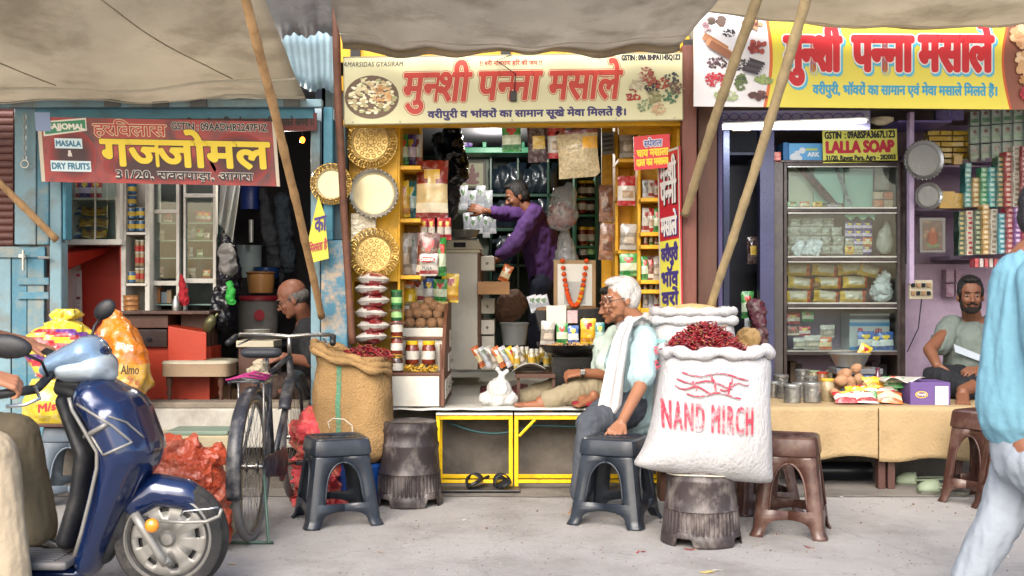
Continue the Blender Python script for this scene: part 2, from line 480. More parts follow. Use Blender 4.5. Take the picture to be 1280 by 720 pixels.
# blue timber frame of the left shop
fr = thing('timber_shop_front', (-1.9, 6.5, 0), 'weathered light blue timber frame with lintel around the left shop', 'shop frame')
def fpost(px0, px1, py0, py1, Y, m, d=.1, name='post'):
    return MB().box(X(px0, Y), X(px1, Y), Y, Y + d, Z(py1, Y), Z(py0, Y)).build(name, m, fr, bevel=.006, disp=.004, dsz=.2)
fpost(18, 45, 132, 306, 6.52, bluel); fpost(46, 61, 134, 306, 6.53, blue); fpost(62, 77, 138, 520, 6.54, bluel); fpost(78, 82, 200, 300, 6.50, blue2)
fpost(-90, 402, 124, 134, 6.44, bluel, .06, 'lintel')
fpost(45, 392, 135, 149, 6.50, blue2, .05, 'lintel')
for q in (130, 190, 238, 354): MB().box(X(q, 6.43), X(q + 20, 6.43), 6.43, 6.439, Z(133, 6.43), Z(124, 6.43)).build('hinge', M('old_steel', '55585a', .5, .6), fr)
fpost(388, 400, 150, 545, 6.56, bluel); fpost(401, 434, 300, 560, 6.50, M('peeling_blue_paint', '386b80', .5, bump=.4, bs=20, var=.15, dirt='c09a6a', ds=5.5, damt=.95), .16)
fpost(393, 403, 134, 300, 6.6, M('whitish_post', 'aebfc6', .6, dirt='5b6a70', ds=8), .08); fpost(404, 416, 134, 300, 6.55, blue2, .06); fpost(417, 432, 150, 300, 6.62, M('slate_post', '40545c', .7, dirt='23282c'), .08)
# hasp bolts on the doors
st = M('steel', 'a8a8a4', .32, .7, bump=.1, bs=30, var=.1, dirt='5a5a55')
MB().tube([P(29, 313, 6.5), P(29, 338, 6.5)], .008, 6).box(X(25, 6.52), X(33, 6.52), 6.5, 6.53, Z(322, 6.5), Z(318, 6.5)).build('bolt', st, fr)
MB().tube([P(48, 322, 6.5), P(62, 322, 6.5)], .008, 6).build('bolt', st, fr)
ch = thing('hanging_chain', P(31, 208, 6.48), 'short steel chain with a ring hanging on the blue left post', 'chain')
for k in range(9):
    c = P(31, 146 + 6.5 * k, 6.48)
    pts = [c + Vector((0 if k % 2 else .009 * math.cos(a), .009 * math.cos(a) if k % 2 else 0, .019 * math.sin(a))) for a in [2 * PI * j / 10 for j in range(11)]]
    MB().tube(pts, .003, 5).build('link', st, ch)
c = P(31, 205, 6.48); MB().tube([c + Vector((.022 * math.cos(a), 0, .022 * math.sin(a))) for a in [2 * PI * j / 16 for j in range(17)]], .004, 6).build('ring', st, ch)

# wooden posts between the middle and right shops
tp = thing('party_posts', (X(875, 6.5), 6.5, 0), 'worn red brown wooden posts between the middle and right shops', 'post')
MB().box(X(853, 6.45), X(871, 6.45), 6.45, 6.55, 0, 2.6).build('post', woodr, tp, bevel=.006, disp=.004)
MB().box(X(873, 6.55), X(897, 6.55), 6.56, 6.68, 0, 2.6).build('post', M('umber_wood', '54382c', .6, bump=.3, var=.2, vs=7, stretch=(1, 1, .15), dirt='33211a'), tp, bevel=.006, disp=.004)
MB().box(X(898, 6.7), X(903, 6.7), 6.7, 6.8, FZ, 2.4).build('post', purpd, tp)
sw = thing('switch_box', P(870, 80, 6.5), 'small black electric box on the post above the bamboo poles', 'switch box')
MB().box(X(868, 6.4), X(877, 6.4), 6.4, 6.449, Z(90, 6.4), Z(66, 6.4)).build('case', M('black_plastic', '1b1b1d', .4), sw, bevel=.004)
MB().tube([P(870, 66, 6.42), P(866, 30, 6.42), P(869, 5, 6.44)], .003, 5).build('wire', drk, sw)

# ---------------------------------------------------------------- awnings
tarp = M('canvas_tarpaulin', 'c8c0b0', .9, bump=.5, bs=120, var=.12, vs=1.6, dirt='978d7b', ds=2.2, damt=.5, transl=.75)
tarpd = M('grey_tarpaulin', 'bab5ac', .9, bump=.5, bs=120, var=.12, vs=1.8, dirt='8d867b', ds=2.6, damt=.5, transl=.75)
rope = M('white_rope', 'b8b2a4', .9)
def lawn(u, v):
    xb, xf = -4.6 + (4.6 - 1.185) * u, -4.6 + (4.6 - 1.14) * u
    Y = 6.5 - 1.7 * v
    zz = 2.285 + .20 * (6.5 - Y) - .1 * math.sin(PI * v) * (1 - abs(2 * u - 1) ** 3) + .02 * math.sin(u * 23 + v * 3) * (1 - v) + .012 * noise.noise(Vector((u * 7, v * 5, 0))) - .016 * abs(noise.noise(Vector((u * 9 + v * 2, v * 2.2, 4)))) + .03 * max(0, .7 - u) * (1 - v)
    return Vector((xb + (xf - xb) * v, Y, zz))
t = thing('canvas_awning', lawn(.5, .5), 'sagging beige canvas awning over the left shop', 'awning')
MB().grid(lawn, 60, 24).build('canvas', tarp, t, smooth=True, solid=.004)
for v0 in (.22, .04):
    MB().tube([lawn(u / 30, v0 + .18 * abs(u / 30 - .55) ** 2) - Vector((0, 0, .012)) for u in range(31)], .007 if v0 > .1 else .004, 6).build('rope', rope, t)
for u0 in (.5, .78): MB().tube([lawn(u0 + .12 * k / 10, .25 + .6 * (1 - k / 10)) - Vector((0, 0, .005)) for k in range(11)], .004, 5).build('seam', tarp, t)
def mawn(u, v):
    xb, xf = X(428, 6.3) + (X(850, 6.3) - X(428, 6.3)) * u, -.88 + (1.18 + .88) * u
    Y = 6.3 - 1.35 * v
    sag = .035 * (1 - (2 * u - 1) ** 2)
    zz = 2.575 + .165 * (6.3 - Y) - sag * (1 - .5 * v) - .08 * math.sin(PI * v) * math.sin(PI * u) + .012 * math.sin(u * 31) * (1 - v) ** 2 + .015 * noise.noise(Vector((u * 6, v * 4, 3))) - .016 * abs(noise.noise(Vector((u * 8 + v * 2, v * 2.5, 9))))
    return Vector((xb + (xf - xb) * v, Y, zz))
t = thing('canvas_awning', mawn(.5, .5), 'grey tarpaulin awning stretched above the cream signboard', 'awning')
MB().grid(mawn, 50, 20).build('canvas', tarpd, t, smooth=True, solid=.004)
MB().grid(lambda u, v: mawn(u, 0) + Vector((0, .012 * math.sin(u * 60) * v, -.03 * v - .015 * v * math.sin(u * 9))), 50, 2).build('hem', tarpd, t, smooth=True, solid=.003)
MB().tube([mawn(u / 20, .12) - Vector((0, 0, .01)) for u in range(21)], .004, 5).build('rope', rope, t)
def rawn(u, v):
    xb, xf = X(880, 6.2) + (4.6 - X(880, 6.2)) * u, 1.20 + (4.6 - 1.2) * u
    Y = 6.2 - 1.3 * v
    s = max(0, math.sin(PI * min(1, u / .66)))
    zz = 2.73 + .12 * (6.2 - Y) - .095 * s * (1 - .8 * v) - .05 * math.sin(PI * v) + .014 * noise.noise(Vector((u * 9, v * 5, 8))) - .016 * abs(noise.noise(Vector((u * 14 + v * 2, v * 2.5, 2)))) + .006 * math.sin(u * 50) * (1 - v)
    return Vector((xb + (xf - xb) * v, Y, zz))
t = thing('canvas_awning', rawn(.5, .5), 'beige tarpaulin awning drooping over the yellow banner', 'awning')
MB().grid(rawn, 60, 20).build('canvas', tarp, t, smooth=True, solid=.004)
MB().tube([rawn(u / 20, .05) - Vector((0, 0, .01)) for u in range(21)], .004, 5).build('rope', rope, t)

# corrugated sheets in the gap
gi = M('galvanised_sheet', '9da0aa', .6, .1, bump=.15, var=.2, vs=3, dirt='6d5f5a', ds=8, damt=.5)
pb = M('pale_blue_sheet', 'a9c6d4', .5, 0, bump=.1, var=.08, dirt='7d8c94', ds=5)
def corr(A, B, C, D, n, amp):
    A, B, C, D = map(Vector, (A, B, C, D))
    return lambda u, v: (A.lerp(B, u)).lerp(C.lerp(D, u), v) + Vector((0, -1, .4)).normalized() * amp * math.sin(u * n * 2 * PI) + Vector((0, 0, .012 * math.sin(u * 17) * (1 - v)))
MB().grid(corr(P(325, 47, 6.15), P(416, 42, 6.15), P(300, -40, 5.6), P(414, -40, 5.6), 9, .012), 108, 4).build('roof_sheet', gi, smooth=True, solid=.002,
    label='grey rusty corrugated metal sheet in the gap between the two awnings, upper one', cat='metal sheet')
MB().grid(corr(P(340, 108, 6.5), P(417, 114, 6.5), P(322, 38, 6.25), P(418, 36, 6.25), 11, .007), 110, 4).build('roof_sheet', pb, smooth=True, solid=.002,
    label='pale blue corrugated sheet under the grey one in the awning gap', cat='metal sheet')
# yellow beam over the middle sign
bm_ = thing('fascia_beam', P(640, 60, 6.55), 'deep yellow painted beam behind the top of the cream signboard', 'beam')
MB().box(X(424, 6.6), X(862, 6.6), 6.6, 6.68, 2.36, 2.72).build('board', yel, bm_, bevel=.004)
for q in (444, 632, 770, 860): MB().box(X(q - 6, 6.58), X(q + 6, 6.58), 6.575, 6.599, 2.4, 2.66).build('bracket', M('beam_dark', '2a2622', .6), bm_)
MB().box(X(430, 6.55), X(850, 6.55), 6.52, 6.62, Z(158, 6.55), Z(150, 6.55)).build('lower_rail', yel, bm_, bevel=.004)

# ---------------------------------------------------------------- poles
bam = M('bamboo', 'a5835a', .5, bump=.3, bs=20, var=.2, vs=4, stretch=(3, 3, .5), dirt='6b4b2e', ds=6, damt=.6)
bamg = M('old_bamboo', '9c8a68', .6, bump=.3, bs=20, var=.2, vs=4, stretch=(3, 3, .5), dirt='6a5a44', ds=5)
rust = M('rusty_pole', '5e3b2a', .7, bump=.5, bs=30, var=.25, vs=8, dirt='2f1d17', ds=10)
def pole(name, a, b, r, m, lab, cat, nodes=8, bend=.02, seed=1):
    a, b = Vector(a), Vector(b); rr = random.Random(seed); n = nodes * 6
    pts = []; rad = []
    for i in range(n + 1):
        u = i / n; q = a.lerp(b, u) + Vector((math.sin(u * PI) * bend + .004 * noise.noise(Vector((u * 5, seed, 0))), 0, 0)); pts.append(q)
        w = 1 + (.13 if i % 6 == 0 and nodes > 3 and m is not rust else 0) + .05 * noise.noise(Vector((u * 14, seed, 2)))
        rad.append(r * w * (1.05 - .12 * u))
    o = MB().tube(pts, rad, 12).build(name, m, smooth=True); return tag(o, lab, cat)
pole('awning_pole', P(302, -20, 4.9), P(402, 396, 6.44), .0215, bam, 'slanting bamboo pole leaning on the blue pillar beside the left banner', 'pole', 7, .012, 2)
pole('awning_pole', P(-170, 60, 5.8), P(71, 300, 6.46), .0215, bam, 'short slanting pole resting against the blue post at the left edge', 'pole', 5, 0, 3)
pole('upright_pole', P(418, -20, 6.25), P(441, 430, 6.3), .022, rust, 'rusty upright pole in front of the golden trays', 'pole', 6, -.012, 4)
pole('awning_pole', P(952, -18, 5.25), P(856, 268, 6.38), .025, bamg, 'left one of the two bamboo poles crossing the yellow banner', 'pole', 7, -.01, 5)
pole('awning_pole', P(1013, -18, 5.2), P(888, 384, 6.4), .0245, bamg, 'longer right bamboo pole crossing the yellow banner', 'pole', 8, .008, 6)

# ---------------------------------------------------------------- signs
def cluster(fm, cx, cz, rx, rz, cols, n, sr, sz, depth, parent, name='printed_picture', asp=1, seed=0, kind=None):
    rr = random.Random(seed); mb = MB()
    ms = [M('print_' + c, c, .5, bump=0, var=.15) for c in cols]
    for k in range(n):
        a = rr.uniform(0, 2 * PI); q = math.sqrt(rr.random())
        x, z_ = cx + rx * q * math.cos(a), cz + rz * q * math.sin(a); th = rr.uniform(0, PI); s1 = sr * rr.uniform(.7, 1.2)
        pts = []
        for j in range(7):
            b_ = 2 * PI * j / 7; e, f_ = s1 * math.cos(b_), s1 * sz * math.sin(b_)
            pts.append(fm(x + (e * math.cos(th) - f_ * math.sin(th)), z_ + (e * math.sin(th) + f_ * math.cos(th)) * asp, depth + .00004 * k))
        mb.add(pts, [tuple(range(7))], rr.randrange(len(ms)))
    return mb.build(name, ms, parent)
def board(name, A, B, C, m, th, lab, cat='sign', nm='board', border=None):
    t = thing(name, (Vector(A) + Vector(B)) / 2, lab, cat); fm = panel(A, B, C); mb = MB()
    D = Vector(B) + Vector(C) - Vector(A)
    n = fm(0, 0, 1) - fm(0, 0, 0)
    q = [Vector(A), Vector(B), D, Vector(C)]
    mb.add([p for p in q] + [p - n * th for p in q], [(0, 1, 2, 3), (7, 6, 5, 4), (0, 4, 5, 1), (1, 5, 6, 2), (2, 6, 7, 3), (3, 7, 4, 0)])
    mb.build(nm, m, t); return t, fm
def pm(c): return M('print_' + c, c, .5, bump=0, var=.03)
# main cream signboard; unit coords from pixels of the photograph's flat sign
Ys = 6.42
A, B, Cc = P(430, 156, Ys), P(854, 150, Ys), P(429, 71, Ys)
t, fm = board('shop_sign', A, B, Cc, M('cream_sign', 'c8c39b', .45, bump=.05, var=.05, vs=2, dirt='a8a06a', ds=2, damt=.25), .03,
              'long cream shop signboard with red Hindi lettering over the middle shop', 'sign')
SX = lambda px: (px - 430) / 424
SZ = lambda px, py: ((156 - 6 * SX(px)) - py) / 85
for e in (rect(0, 1, .985, 1.0), rect(0, 1, 0, .012), rect(0, .0025, 0, 1), rect(.9975, 1, 0, 1)):
    flat(e, M('sign_edge', '8f8a6c', .5), fm, .002, 'trim', t)
for k, (tx, a, b) in enumerate([('मु{न}शी', 503, 592), ('प{न}ना', 597, 680), ('मसाले', 685, 780)]):
    up = 0 if k else .0
    for c, bo, dp in (('a8382e', .0078, .001), ('d6cfa6', .0058, .0026), ('b5382c', .0036, .0042)):
        lettering(tx, SX(a) + .008, SX(b) - .004, [.33, .34, .335][k], [.735, .74, .735][k], pm(c), fm, dp, bo, .18, 'lettering', t, steps=10, base=True)
lettering('वरीपुरी व भांवरों का सामान सूखे मेवा िमलते हैं।', SX(535), SX(782), .045, .215, pm('30285e'), fm, .001, .0016, 0, 'lettering', t, steps=6)
lettering('!! {श}री नारायण हरि की जय !!'.replace('हरि', 'हिर'), SX(601), SX(678), .83, .925, pm('9a2a20'), fm, .001, .0005, 0, 'lettering', t, steps=4)
lettering('AMARSIDAS GYASIRAM', SX(430), SX(505), .85, .92, pm('4a4a48'), fm, .001, .0003, .2, 'lettering', t, steps=4, track=.06)
lettering('GSTIN : 09A BHPA1145Q1Z3', SX(778), SX(851), .875, .965, pm('1e1c2a'), fm, .001, .0012, 0, 'lettering', t, steps=5)
flat(ngon(.083, .40, .08, .32, 28), pm('5f4a36'), fm, .001, 'printed_bowl', t)
cluster(fm, .083, .42, .070, .27, ['ddd3ae', 'c9bd93', 'b7a377', '9fa070', 'e3dabd'], 170, .0085, .7, .0016, t, asp=3, seed=3)
cluster(fm, .112, .43, .028, .14, ['c39259', 'a8743e', 'd1a873'], 40, .008, .6, .009, t, asp=3, seed=4)
for k, (px, py, c) in enumerate([(808, 92, ['7a3b33', 'b08a76']), (840, 99, ['2d3236', '44484a']), (792, 120, ['8d2a25', 'a3352c']), (805, 132, ['6d7b5c', '8a9a70']), (815, 109, ['3a3436', '1f1c20']), (829, 106, ['9a3d2c', '7c2d22']), (838, 121, ['3c6a4c', '2e5a3e']), (823, 136, ['b08d6a', 'c3a783']), (797, 106, ['a79a84', 'c2b59c']), (812, 98, ['a0503f', '8c4434']), (846, 109, ['5a4036', '74564a']), (818, 122, ['8f8a60', '79754c'])]):
    cluster(fm, SX(px), SZ(px, py), .021, .10, c, 34, .0045, .8, .0012 + .0015 * k, t, asp=4, seed=k + 9)
for q in (441, 500, 640, 770, 843): MB().ell(fm(SX(q), .035, .002), (.005, .004, .005), n=8, m=5).build('screw', st, t)
MB().tube([fm(SX(640), .99, .01), fm(SX(622), .9, .02), fm(SX(645), .7, .025), fm(SX(643), .35, .02)], .003, 5).build('cable', drk, t)
MB().box(fm(SX(638), .3, 0).x, fm(SX(646), .3, 0).x, Ys - .03, Ys - .005, fm(.5, .30).z, fm(.5, .45).z).build('lamp_holder', M('black_plastic'), t, bevel=.004)

# yellow banner of the right shop
Ys = 6.3
A, B, Cc = P(878, 133, Ys), P(1292, 137, Ys), P(862, 12, Ys)
A2 = P(867, 133, Ys)
t, fm = board('shop_banner', A2, P(1292, 137, Ys), P(867, 10, Ys), M('yellow_vinyl', 'cdbf3c', .3, bump=.12, bs=4, var=.05, vs=1.5), .006,
              'large yellow vinyl banner with red Hindi lettering across the right shop', 'banner', 'vinyl')
SX = lambda px: (px - 867) / 425
SZ = lambda px, py: (133 + 4 * SX(px) - py) / 125
flat([(0, 0), (SX(958), 0)] + [(SX(958 + 8 * math.sin(PI * k / 12)), k / 12) for k in range(13)] + [(0, 1)], pm('c4622c'), fm, .001, 'printed_border', t)
flat([(0, 0), (SX(954), 0)] + [(SX(954 + 8 * math.sin(PI * k / 12)), k / 12) for k in range(13)] + [(0, 1)], pm('cfcdd0'), fm, .0016, 'printed_picture', t)
flat([(1, 0), (1, 1)] + [(SX(1262 - 10 * math.sin(PI * k / 12)), 1 - k / 12) for k in range(13)], pm('b8542c'), fm, .001, 'printed_border', t)
flat([(1, 0), (1, 1)] + [(SX(1265 - 10 * math.sin(PI * k / 12)), 1 - k / 12) for k in range(13)], pm('7d4a3a'), fm, .0016, 'printed_picture', t)
for k, (px, py, rx, ry, c, n, s_) in enumerate([(898, 25, 10, 7, ['5d4a40', '47382f'], 5, .016), (911, 40, 8, 5, ['33333c', '23232a'], 40, .003), (926, 80, 9, 8, ['3b3a40', '55525a'], 30, .004),
        (896, 78, 13, 7, ['3f3036', '5b4650'], 60, .004), (894, 99, 13, 9, ['a52434', 'c0394a'], 90, .004), (925, 102, 7, 10, ['3d4a30', '58683f'], 20, .008), (954, 100, 12, 6, ['7d8f55', '95a569'], 36, .006),
        (907, 120, 14, 7, ['8a9a6a', 'a3b182'], 60, .005), (949, 118, 13, 7, ['4d2f2c', '6a4541'], 26, .008), (945, 57, 13, 9, ['7d2a26', '96423a'], 22, .009), (940, 28, 11, 8, ['b58a64', '8a5f42', '5f2a22'], 26, .008), (881, 32, 6, 6, ['8f6a70', 'b5a0a0'], 10, .006),
        (1276, 45, 12, 14, ['d1a77f', 'b98860'], 30, .012), (1280, 78, 10, 14, ['d7b894', 'c29a70'], 24, .014), (1282, 118, 8, 10, ['a52434', '8b1e2c'], 40, .006), (1281, 100, 8, 8, ['c79b6c', 'a87a4d'], 20, .009)]):
    cluster(fm, SX(px), SZ(px, py), rx / 425, ry / 125, c, n, s_, .75, .0022 + .001 * k, t, asp=3.2, seed=k + 40)
for k, (dx, dz) in enumerate([(0, 0), (.01, -.05), (.018, -.08)]):
    q = [(SX(876) + dx, SZ(876, 48) + dz), (SX(881) + dx, SZ(881, 40) + dz), (SX(910) + dx, SZ(910, 58) + dz), (SX(906) + dx, SZ(906, 66) + dz)]
    flat(q, pm(['9a6a4a', 'ad7b58', '7f5138'][k]), fm, .021 + .002 * k, 'printed_picture', t)
for k in range(5):
    x0 = SX(927 + 2 * k); z0 = SZ(930, 84 - 3 * k)
    flat([(x0, z0), (x0 + .045, z0 - .05), (x0 + .047, z0 - .08), (x0 + .002, z0 - .04)], pm(['2f2a30', '45404a'][k % 2]), fm, .027 + .001 * k, 'printed_picture', t)
for k, (tx, a, b, z0, z1) in enumerate([('मु{न}शी', 976, 1052, .38, .71), ('प{न}ना', 1061, 1142, .385, .72), ('मसाले', 1144, 1242, .39, .73)]):
    for c, bo, dp, dy in (('4aa7c4', .0125, .001, (.004, -.02)), ('d6d4d0', .0108, .0028, (0, 0)), ('b81f28', .0068, .0046, (0, 0))):
        lettering(tx, SX(a) + .012, SX(b) - .004, z0, z1, pm(c), fm, dp, bo, 0, 'lettering', t, dy=dy, steps=12, base=True)
lettering('वरीपुरी, भॉवरों का सामान एवं मेवा मसाले मिलते हैं।'.replace('मिलते', 'िमलते'), SX(1016), SX(1246), .10, .265, pm('3291b4'), fm, .001, .0016, 0, 'lettering', t, steps=6)
lettering('LALLA BHAI', SX(966), SX(1013), .92, .97, pm('22206a'), fm, .001, .0012, 0, 'lettering', t, steps=5)

# red banner of the left shop
Ys = 6.36
t, fm = board('shop_banner', P(52, 227, Ys), P(350, 233, Ys), P(46, 146, Ys), M('red_dark_vinyl', '94221f', .4, bump=.15, bs=5, var=.15, vs=2, dirt='2a141e', ds=3.6, damt=1, stretch=(1, 1, .6)), .004,
              'dark red vinyl banner with yellow Hindi lettering hung across the left shop', 'banner', 'vinyl')
SX = lambda px: (px - 49) / 300
SZ = lambda px, py: (227 + 6 * SX(px) - py) / 81
for e in (rect(0, .016, 0, 1), rect(.986, 1.0, 0, 1)): flat(e, pm('b8ac98'), fm, .001, 'hem', t)
for cx_, cz_, rx_, rz_ in ((.84, .42, .13, .40), (.50, .26, .24, .24), (.14, .42, .10, .40)):
    for k_, c_ in enumerate(('841e1e', '701c1d', '5c191c', '48171b', '34141a')): flat(ngon(cx_, cz_, rx_ * (1 - .11 * k_), rz_ * (1 - .11 * k_), 26), pm(c_), fm, .0003 + .00012 * k_, 'printed_shade', t)
for c, bo, dp in (('b59a3a', .004, .001), ('d6cdb8', .0028, .002), ('a82a22', .0008, .003)):
    lettering('हरिवलास', SX(119), SX(211), .70, .98, pm(c), fm, dp, bo, 0, 'lettering', t, steps=8)
for c, bo, dp in (('3a1412', .0095, .001), ('d8bc2a', .006, .0026)):
    lettering('ग{ज}जोमल', SX(124) + .01, SX(340) - .004, .27, .83, pm(c), fm, dp, bo, 0, 'lettering', t, steps=10)
lettering('31/20, रावतपाड़ा, आगरा', SX(144), SX(316), .05, .20, pm('c9c2b8'), fm, .001, .0034, 0, 'lettering', t, steps=6)
lettering('31/20, रावतपाड़ा, आगरा', SX(144), SX(316), .03, .20, pm('1e1a1e'), fm, .0022, .0014, 0, 'lettering', t, steps=6)
for c, bo, dp in (('cfc8bc', .003, .001), ('1a1418', .0014, .002)):
    lettering('GSTIN : 09AADHR2247F1Z', SX(218), SX(338), .845, .955, pm(c), fm, dp, bo, 0, 'lettering', t, steps=6)
flat([(SX(56), .93), (SX(111), 1.0), (SX(111), .80), (SX(56), .70)][::-1], pm('cfc8bc'), fm, .001, 'printed_label', t)
flat([(SX(58), .91), (SX(109.5), .97), (SX(109.5), .82), (SX(58), .73)][::-1], pm('2a7a56'), fm, .0016, 'printed_label', t)
lettering('GAJJOMAL', SX(60), SX(108), .79, .90, pm('d6d2c6'), fm, .0024, .002, 0, 'lettering', t, steps=5)
for tx, a, b, z0, z1 in (('MASALA', 71, 102, .555, .64), ('DRY FRUITS', 64, 111, .20, .295)):
    flat(rect(SX(a) - .006, SX(b) + .006, z0 - .035, z1 + .035), pm('bfd0d4'), fm, .001, 'printed_label', t)
    lettering(tx, SX(a), SX(b), z0, z1, pm('2d6a84'), fm, .0018, .0016, 0, 'lettering', t, steps=5)
lettering('&', SX(85), SX(90), .40, .49, pm('d0c8bc'), fm, .001, .0012, 0, 'lettering', t)
flat(rect(SX(47), SX(66), .78, 1.07), pm('7d8fb0'), fm, .004, 'patch', t)
# older board behind
t, fm = board('painted_board', P(200, 168, 6.5), P(396, 163, 6.5), P(200, 146, 6.5), M('maroon_board', '5c1a1c', .5, var=.3, dirt='241012', ds=5), .01, 'old maroon painted board half hidden behind the red banner', 'sign')
lettering('राजेश पंसारी भंडार', .1, .62, .3, .9, pm('120c0e'), fm, .002, .003, 0, 'lettering', t)
lettering('किराना मसाले आगरा ।।', .66, .98, .3, .85, pm('120c0e'), fm, .002, .002, 0, 'lettering', t)
# yellow cloth banner by the blue post
A = P(383, 330, 6.4); fmq = lambda u, v: A + Vector((X(381 + 29 * u, 6.4) - A.x, .03 * math.sin(v * 6 + u * 2), L(6 * u + v * (70 - 4 * u), 6.4)))
t = thing('cloth_banner', A, 'narrow yellow cloth banner with purple Hindi words hanging by the blue post', 'banner')
mb = MB(); mb.add([P(384, 330, 6.4), P(411, 323, 6.4), P(406, 268, 6.4), P(398, 245, 6.4), P(381, 318, 6.4)], [(0, 1, 2, 3, 4)]); mb.build('cloth', M('yellow_cloth', 'c8bc4a', .8, bump=.3), t, solid=.003)
fb = panel(P(384, 330, 6.395), P(411, 323, 6.395), P(384, 260, 6.395))
lettering('का', .35, .88, .52, .78, pm('3a2a6a'), fb, .001, .02, 0, 'lettering', t); lettering('िमलता है', .08, .92, .16, .38, pm('a03040'), fb, .001, .012, 0, 'lettering', t)

# red Hindi board in the yellow shelves
t, fm = board('notice_board', P(793, 213, 6.5), P(838, 209, 6.5), P(792, 171, 6.5), M('red_board', 'c01f2a', .4, bump=.05, var=.06), .012, 'small red board with yellow Hindi words hung above the right yellow shelves', 'sign')
lettering('{स}पेशल', .28, .78, .66, .92, pm('c8c4c4'), fm, .001, .03, 0, 'lettering', t); lettering('{स}पेशल', .28, .78, .66, .92, pm('2a3a8a'), fm, .003, .004, 0, 'lettering', t)
lettering('चाय मसाला', .08, .95, .38, .58, pm('d8bc2a'), fm, .001, .012, 0, 'lettering', t); lettering('दाल का मसाला', .06, .95, .10, .30, pm('d8bc2a'), fm, .001, .012, 0, 'lettering', t)
# vertical banner
A, B, Cc = P(825, 386, 6.62), P(852, 384, 6.38), P(822, 192, 6.62)
t, fm = board('vertical_banner', A, B, Cc, M('red_banner', 'b02630', .4, bump=.08, var=.05, dirt='8a1c24', ds=3), .008, 'tall narrow red and yellow banner with stacked Hindi words at the right yellow shelves', 'banner', 'vinyl')
flat(rect(0, 1, 0, .43), pm('c9c24a'), fm, .001, 'printed_border', t)
for e in (rect(0, .06, 0, 1), rect(.95, 1, 0, 1), rect(0, 1, .985, 1)): flat(e, pm('b9b4a6'), fm, .0018, 'hem', t)
for tx, z0, z1, c1, c2 in (('मु{न}शी', .76, .96, 'd0ccc8', '1c1418'), ('प{न}ना', .66, .80, 'd0ccc8', '1c1418'), ('मसाले', .46, .62, 'd0ccc8', '2a2a6a')):
    lettering(tx, .14, .86, z0, z1, pm(c2), fm, .002, .03, 0, 'lettering', t, dy=(.03, -.006)); lettering(tx, .14, .86, z0, z1, pm(c1), fm, .004, .02, 0, 'lettering', t)
for tx, z0, z1 in (('वरीपुरी', .27, .41), ('भॉव', .14, .26), ('वरों', .02, .13)):
    lettering(tx, .12, .88, z0, z1, pm('3a2f6e'), fm, .002, .025, 0, 'lettering', t)
# LALLA SOAP plate
t, fm = board('soap_sign', P(1029, 204, 8.0), P(1122, 202, 8.0), P(1028, 163, 8.0), M('lime_sign', 'bdb84e', .4, bump=.04, var=.05), .012, 'yellow plate reading LALLA SOAP on top of the glass cabinet', 'sign')
lettering('GSTIN  : 09ABSPA3667L1Z3', .03, .97, .74, .95, pm('17171c'), fm, .001, .006, 0, 'lettering', t, steps=5)
lettering('LALLA SOAP', .05, .95, .31, .65, pm('a01f30'), fm, .001, .014, 0, 'lettering', t, steps=6)
lettering('31/20, Rawat Para, Agra - 282003', .04, .97, .03, .22, pm('17171c'), fm, .001, .005, 0, 'lettering', t, steps=5)

rr = random.Random(21); mb = MB()
for k in range(1500):
    y_ = 3.2 + 3.3 * rr.random() ** .7; x_ = rr.uniform(-3, 3); r_ = rr.uniform(.0015, .0045) * (2 if rr.random() < .04 else 1)
    mb.ell((x_, y_, r_ * .5), (r_, r_ * rr.uniform(.6, 1), r_ * .6), (0, 0, rr.random() * 3), 5, 3, rr.randrange(3))
mb.build('road_grit', [M('grit_grey', '5f5a54', .9), M('grit_brown', '6f5540', .9), M('grit_pale', 'a59e94', .9)], label='fine grit and crumbs scattered over the concrete road', cat='grit', kind='stuff')
# ================================================================ PRODUCT BUILDERS
def pouch_mb(w, h, t, pat, nu=8, nv=12, seed=0):
    """pillow pouch standing on z=0 facing -Y"""
    mb = MB()
    for side in (-1, 1):
        def fn(u, v):
            e = max(0, math.sin(PI * u)) ** .55 * max(0, math.sin(PI * min(1, max(0, (v - .05) / .9)))) ** .5
            q = .25 * t * noise.noise(Vector((u * 4 + seed, v * 6, side)))
            pinch = 1 - .06 * math.sin(PI * v)
            return ((u - .5) * w * pinch, side * (t / 2 * e + (q * e)), h * v + .012 * h * math.sin(u * 21 + seed) * (v > .9))
        mb.grid(fn, nu, nv, mf=lambda u, v: pat(u, v))
    return mb
def pat_std(u, v):
    if v < .08 or v > .92: return 0
    if (u - .45) ** 2 / .08 + (v - .68) ** 2 / .012 < 1: return 3
    if v > .55: return 0
    if v > .2: return 1
    return 2
def pat_win(u, v):
    if v > .66: return 0
    if v < .14: return 0
    if .15 < u < .85 and .2 < v < .42: return 2
    return 1
def pat_lab(u, v):
    if .2 < u < .8 and .30 < v < .62: return 2
    if v > .84: return 0
    return 1
def foil(c, r=.28): return M('foil_' + c, c, r, .0, bump=.35, bs=30, var=.22, vs=22, coat=.5, dirt='d4cfc0', ds=38, damt=.28)
M('foil_c0ae84', 'b5a47e', .35, bump=1, bs=70, var=.4, vs=75, coat=.4)
def mk_pouch(name, w, h, t, cols, pat, label, cat='packet', seed=0):
    o = pouch_mb(w, h, t, pat, seed=seed).build(name, [foil(c) for c in cols], smooth=True)
    for v in o.data.vertices: v.co.z += 0
    return tag(o, label, cat)
def put(o, px, py, Y, label=None, rz=0, rot=None, hpx=None, group=None, native=None, sc=None):
    """stand a copy with its base centre on pixel (px, py) at distance Y; hpx = height in pixels there"""
    if sc is None: sc = (L(hpx, Y) / native) if hpx else 1
    r = rot if rot is not None else (0, 0, rz)
    c = place(PS, o, P(px, py, Y), None, label, sc, r, group)
    return c
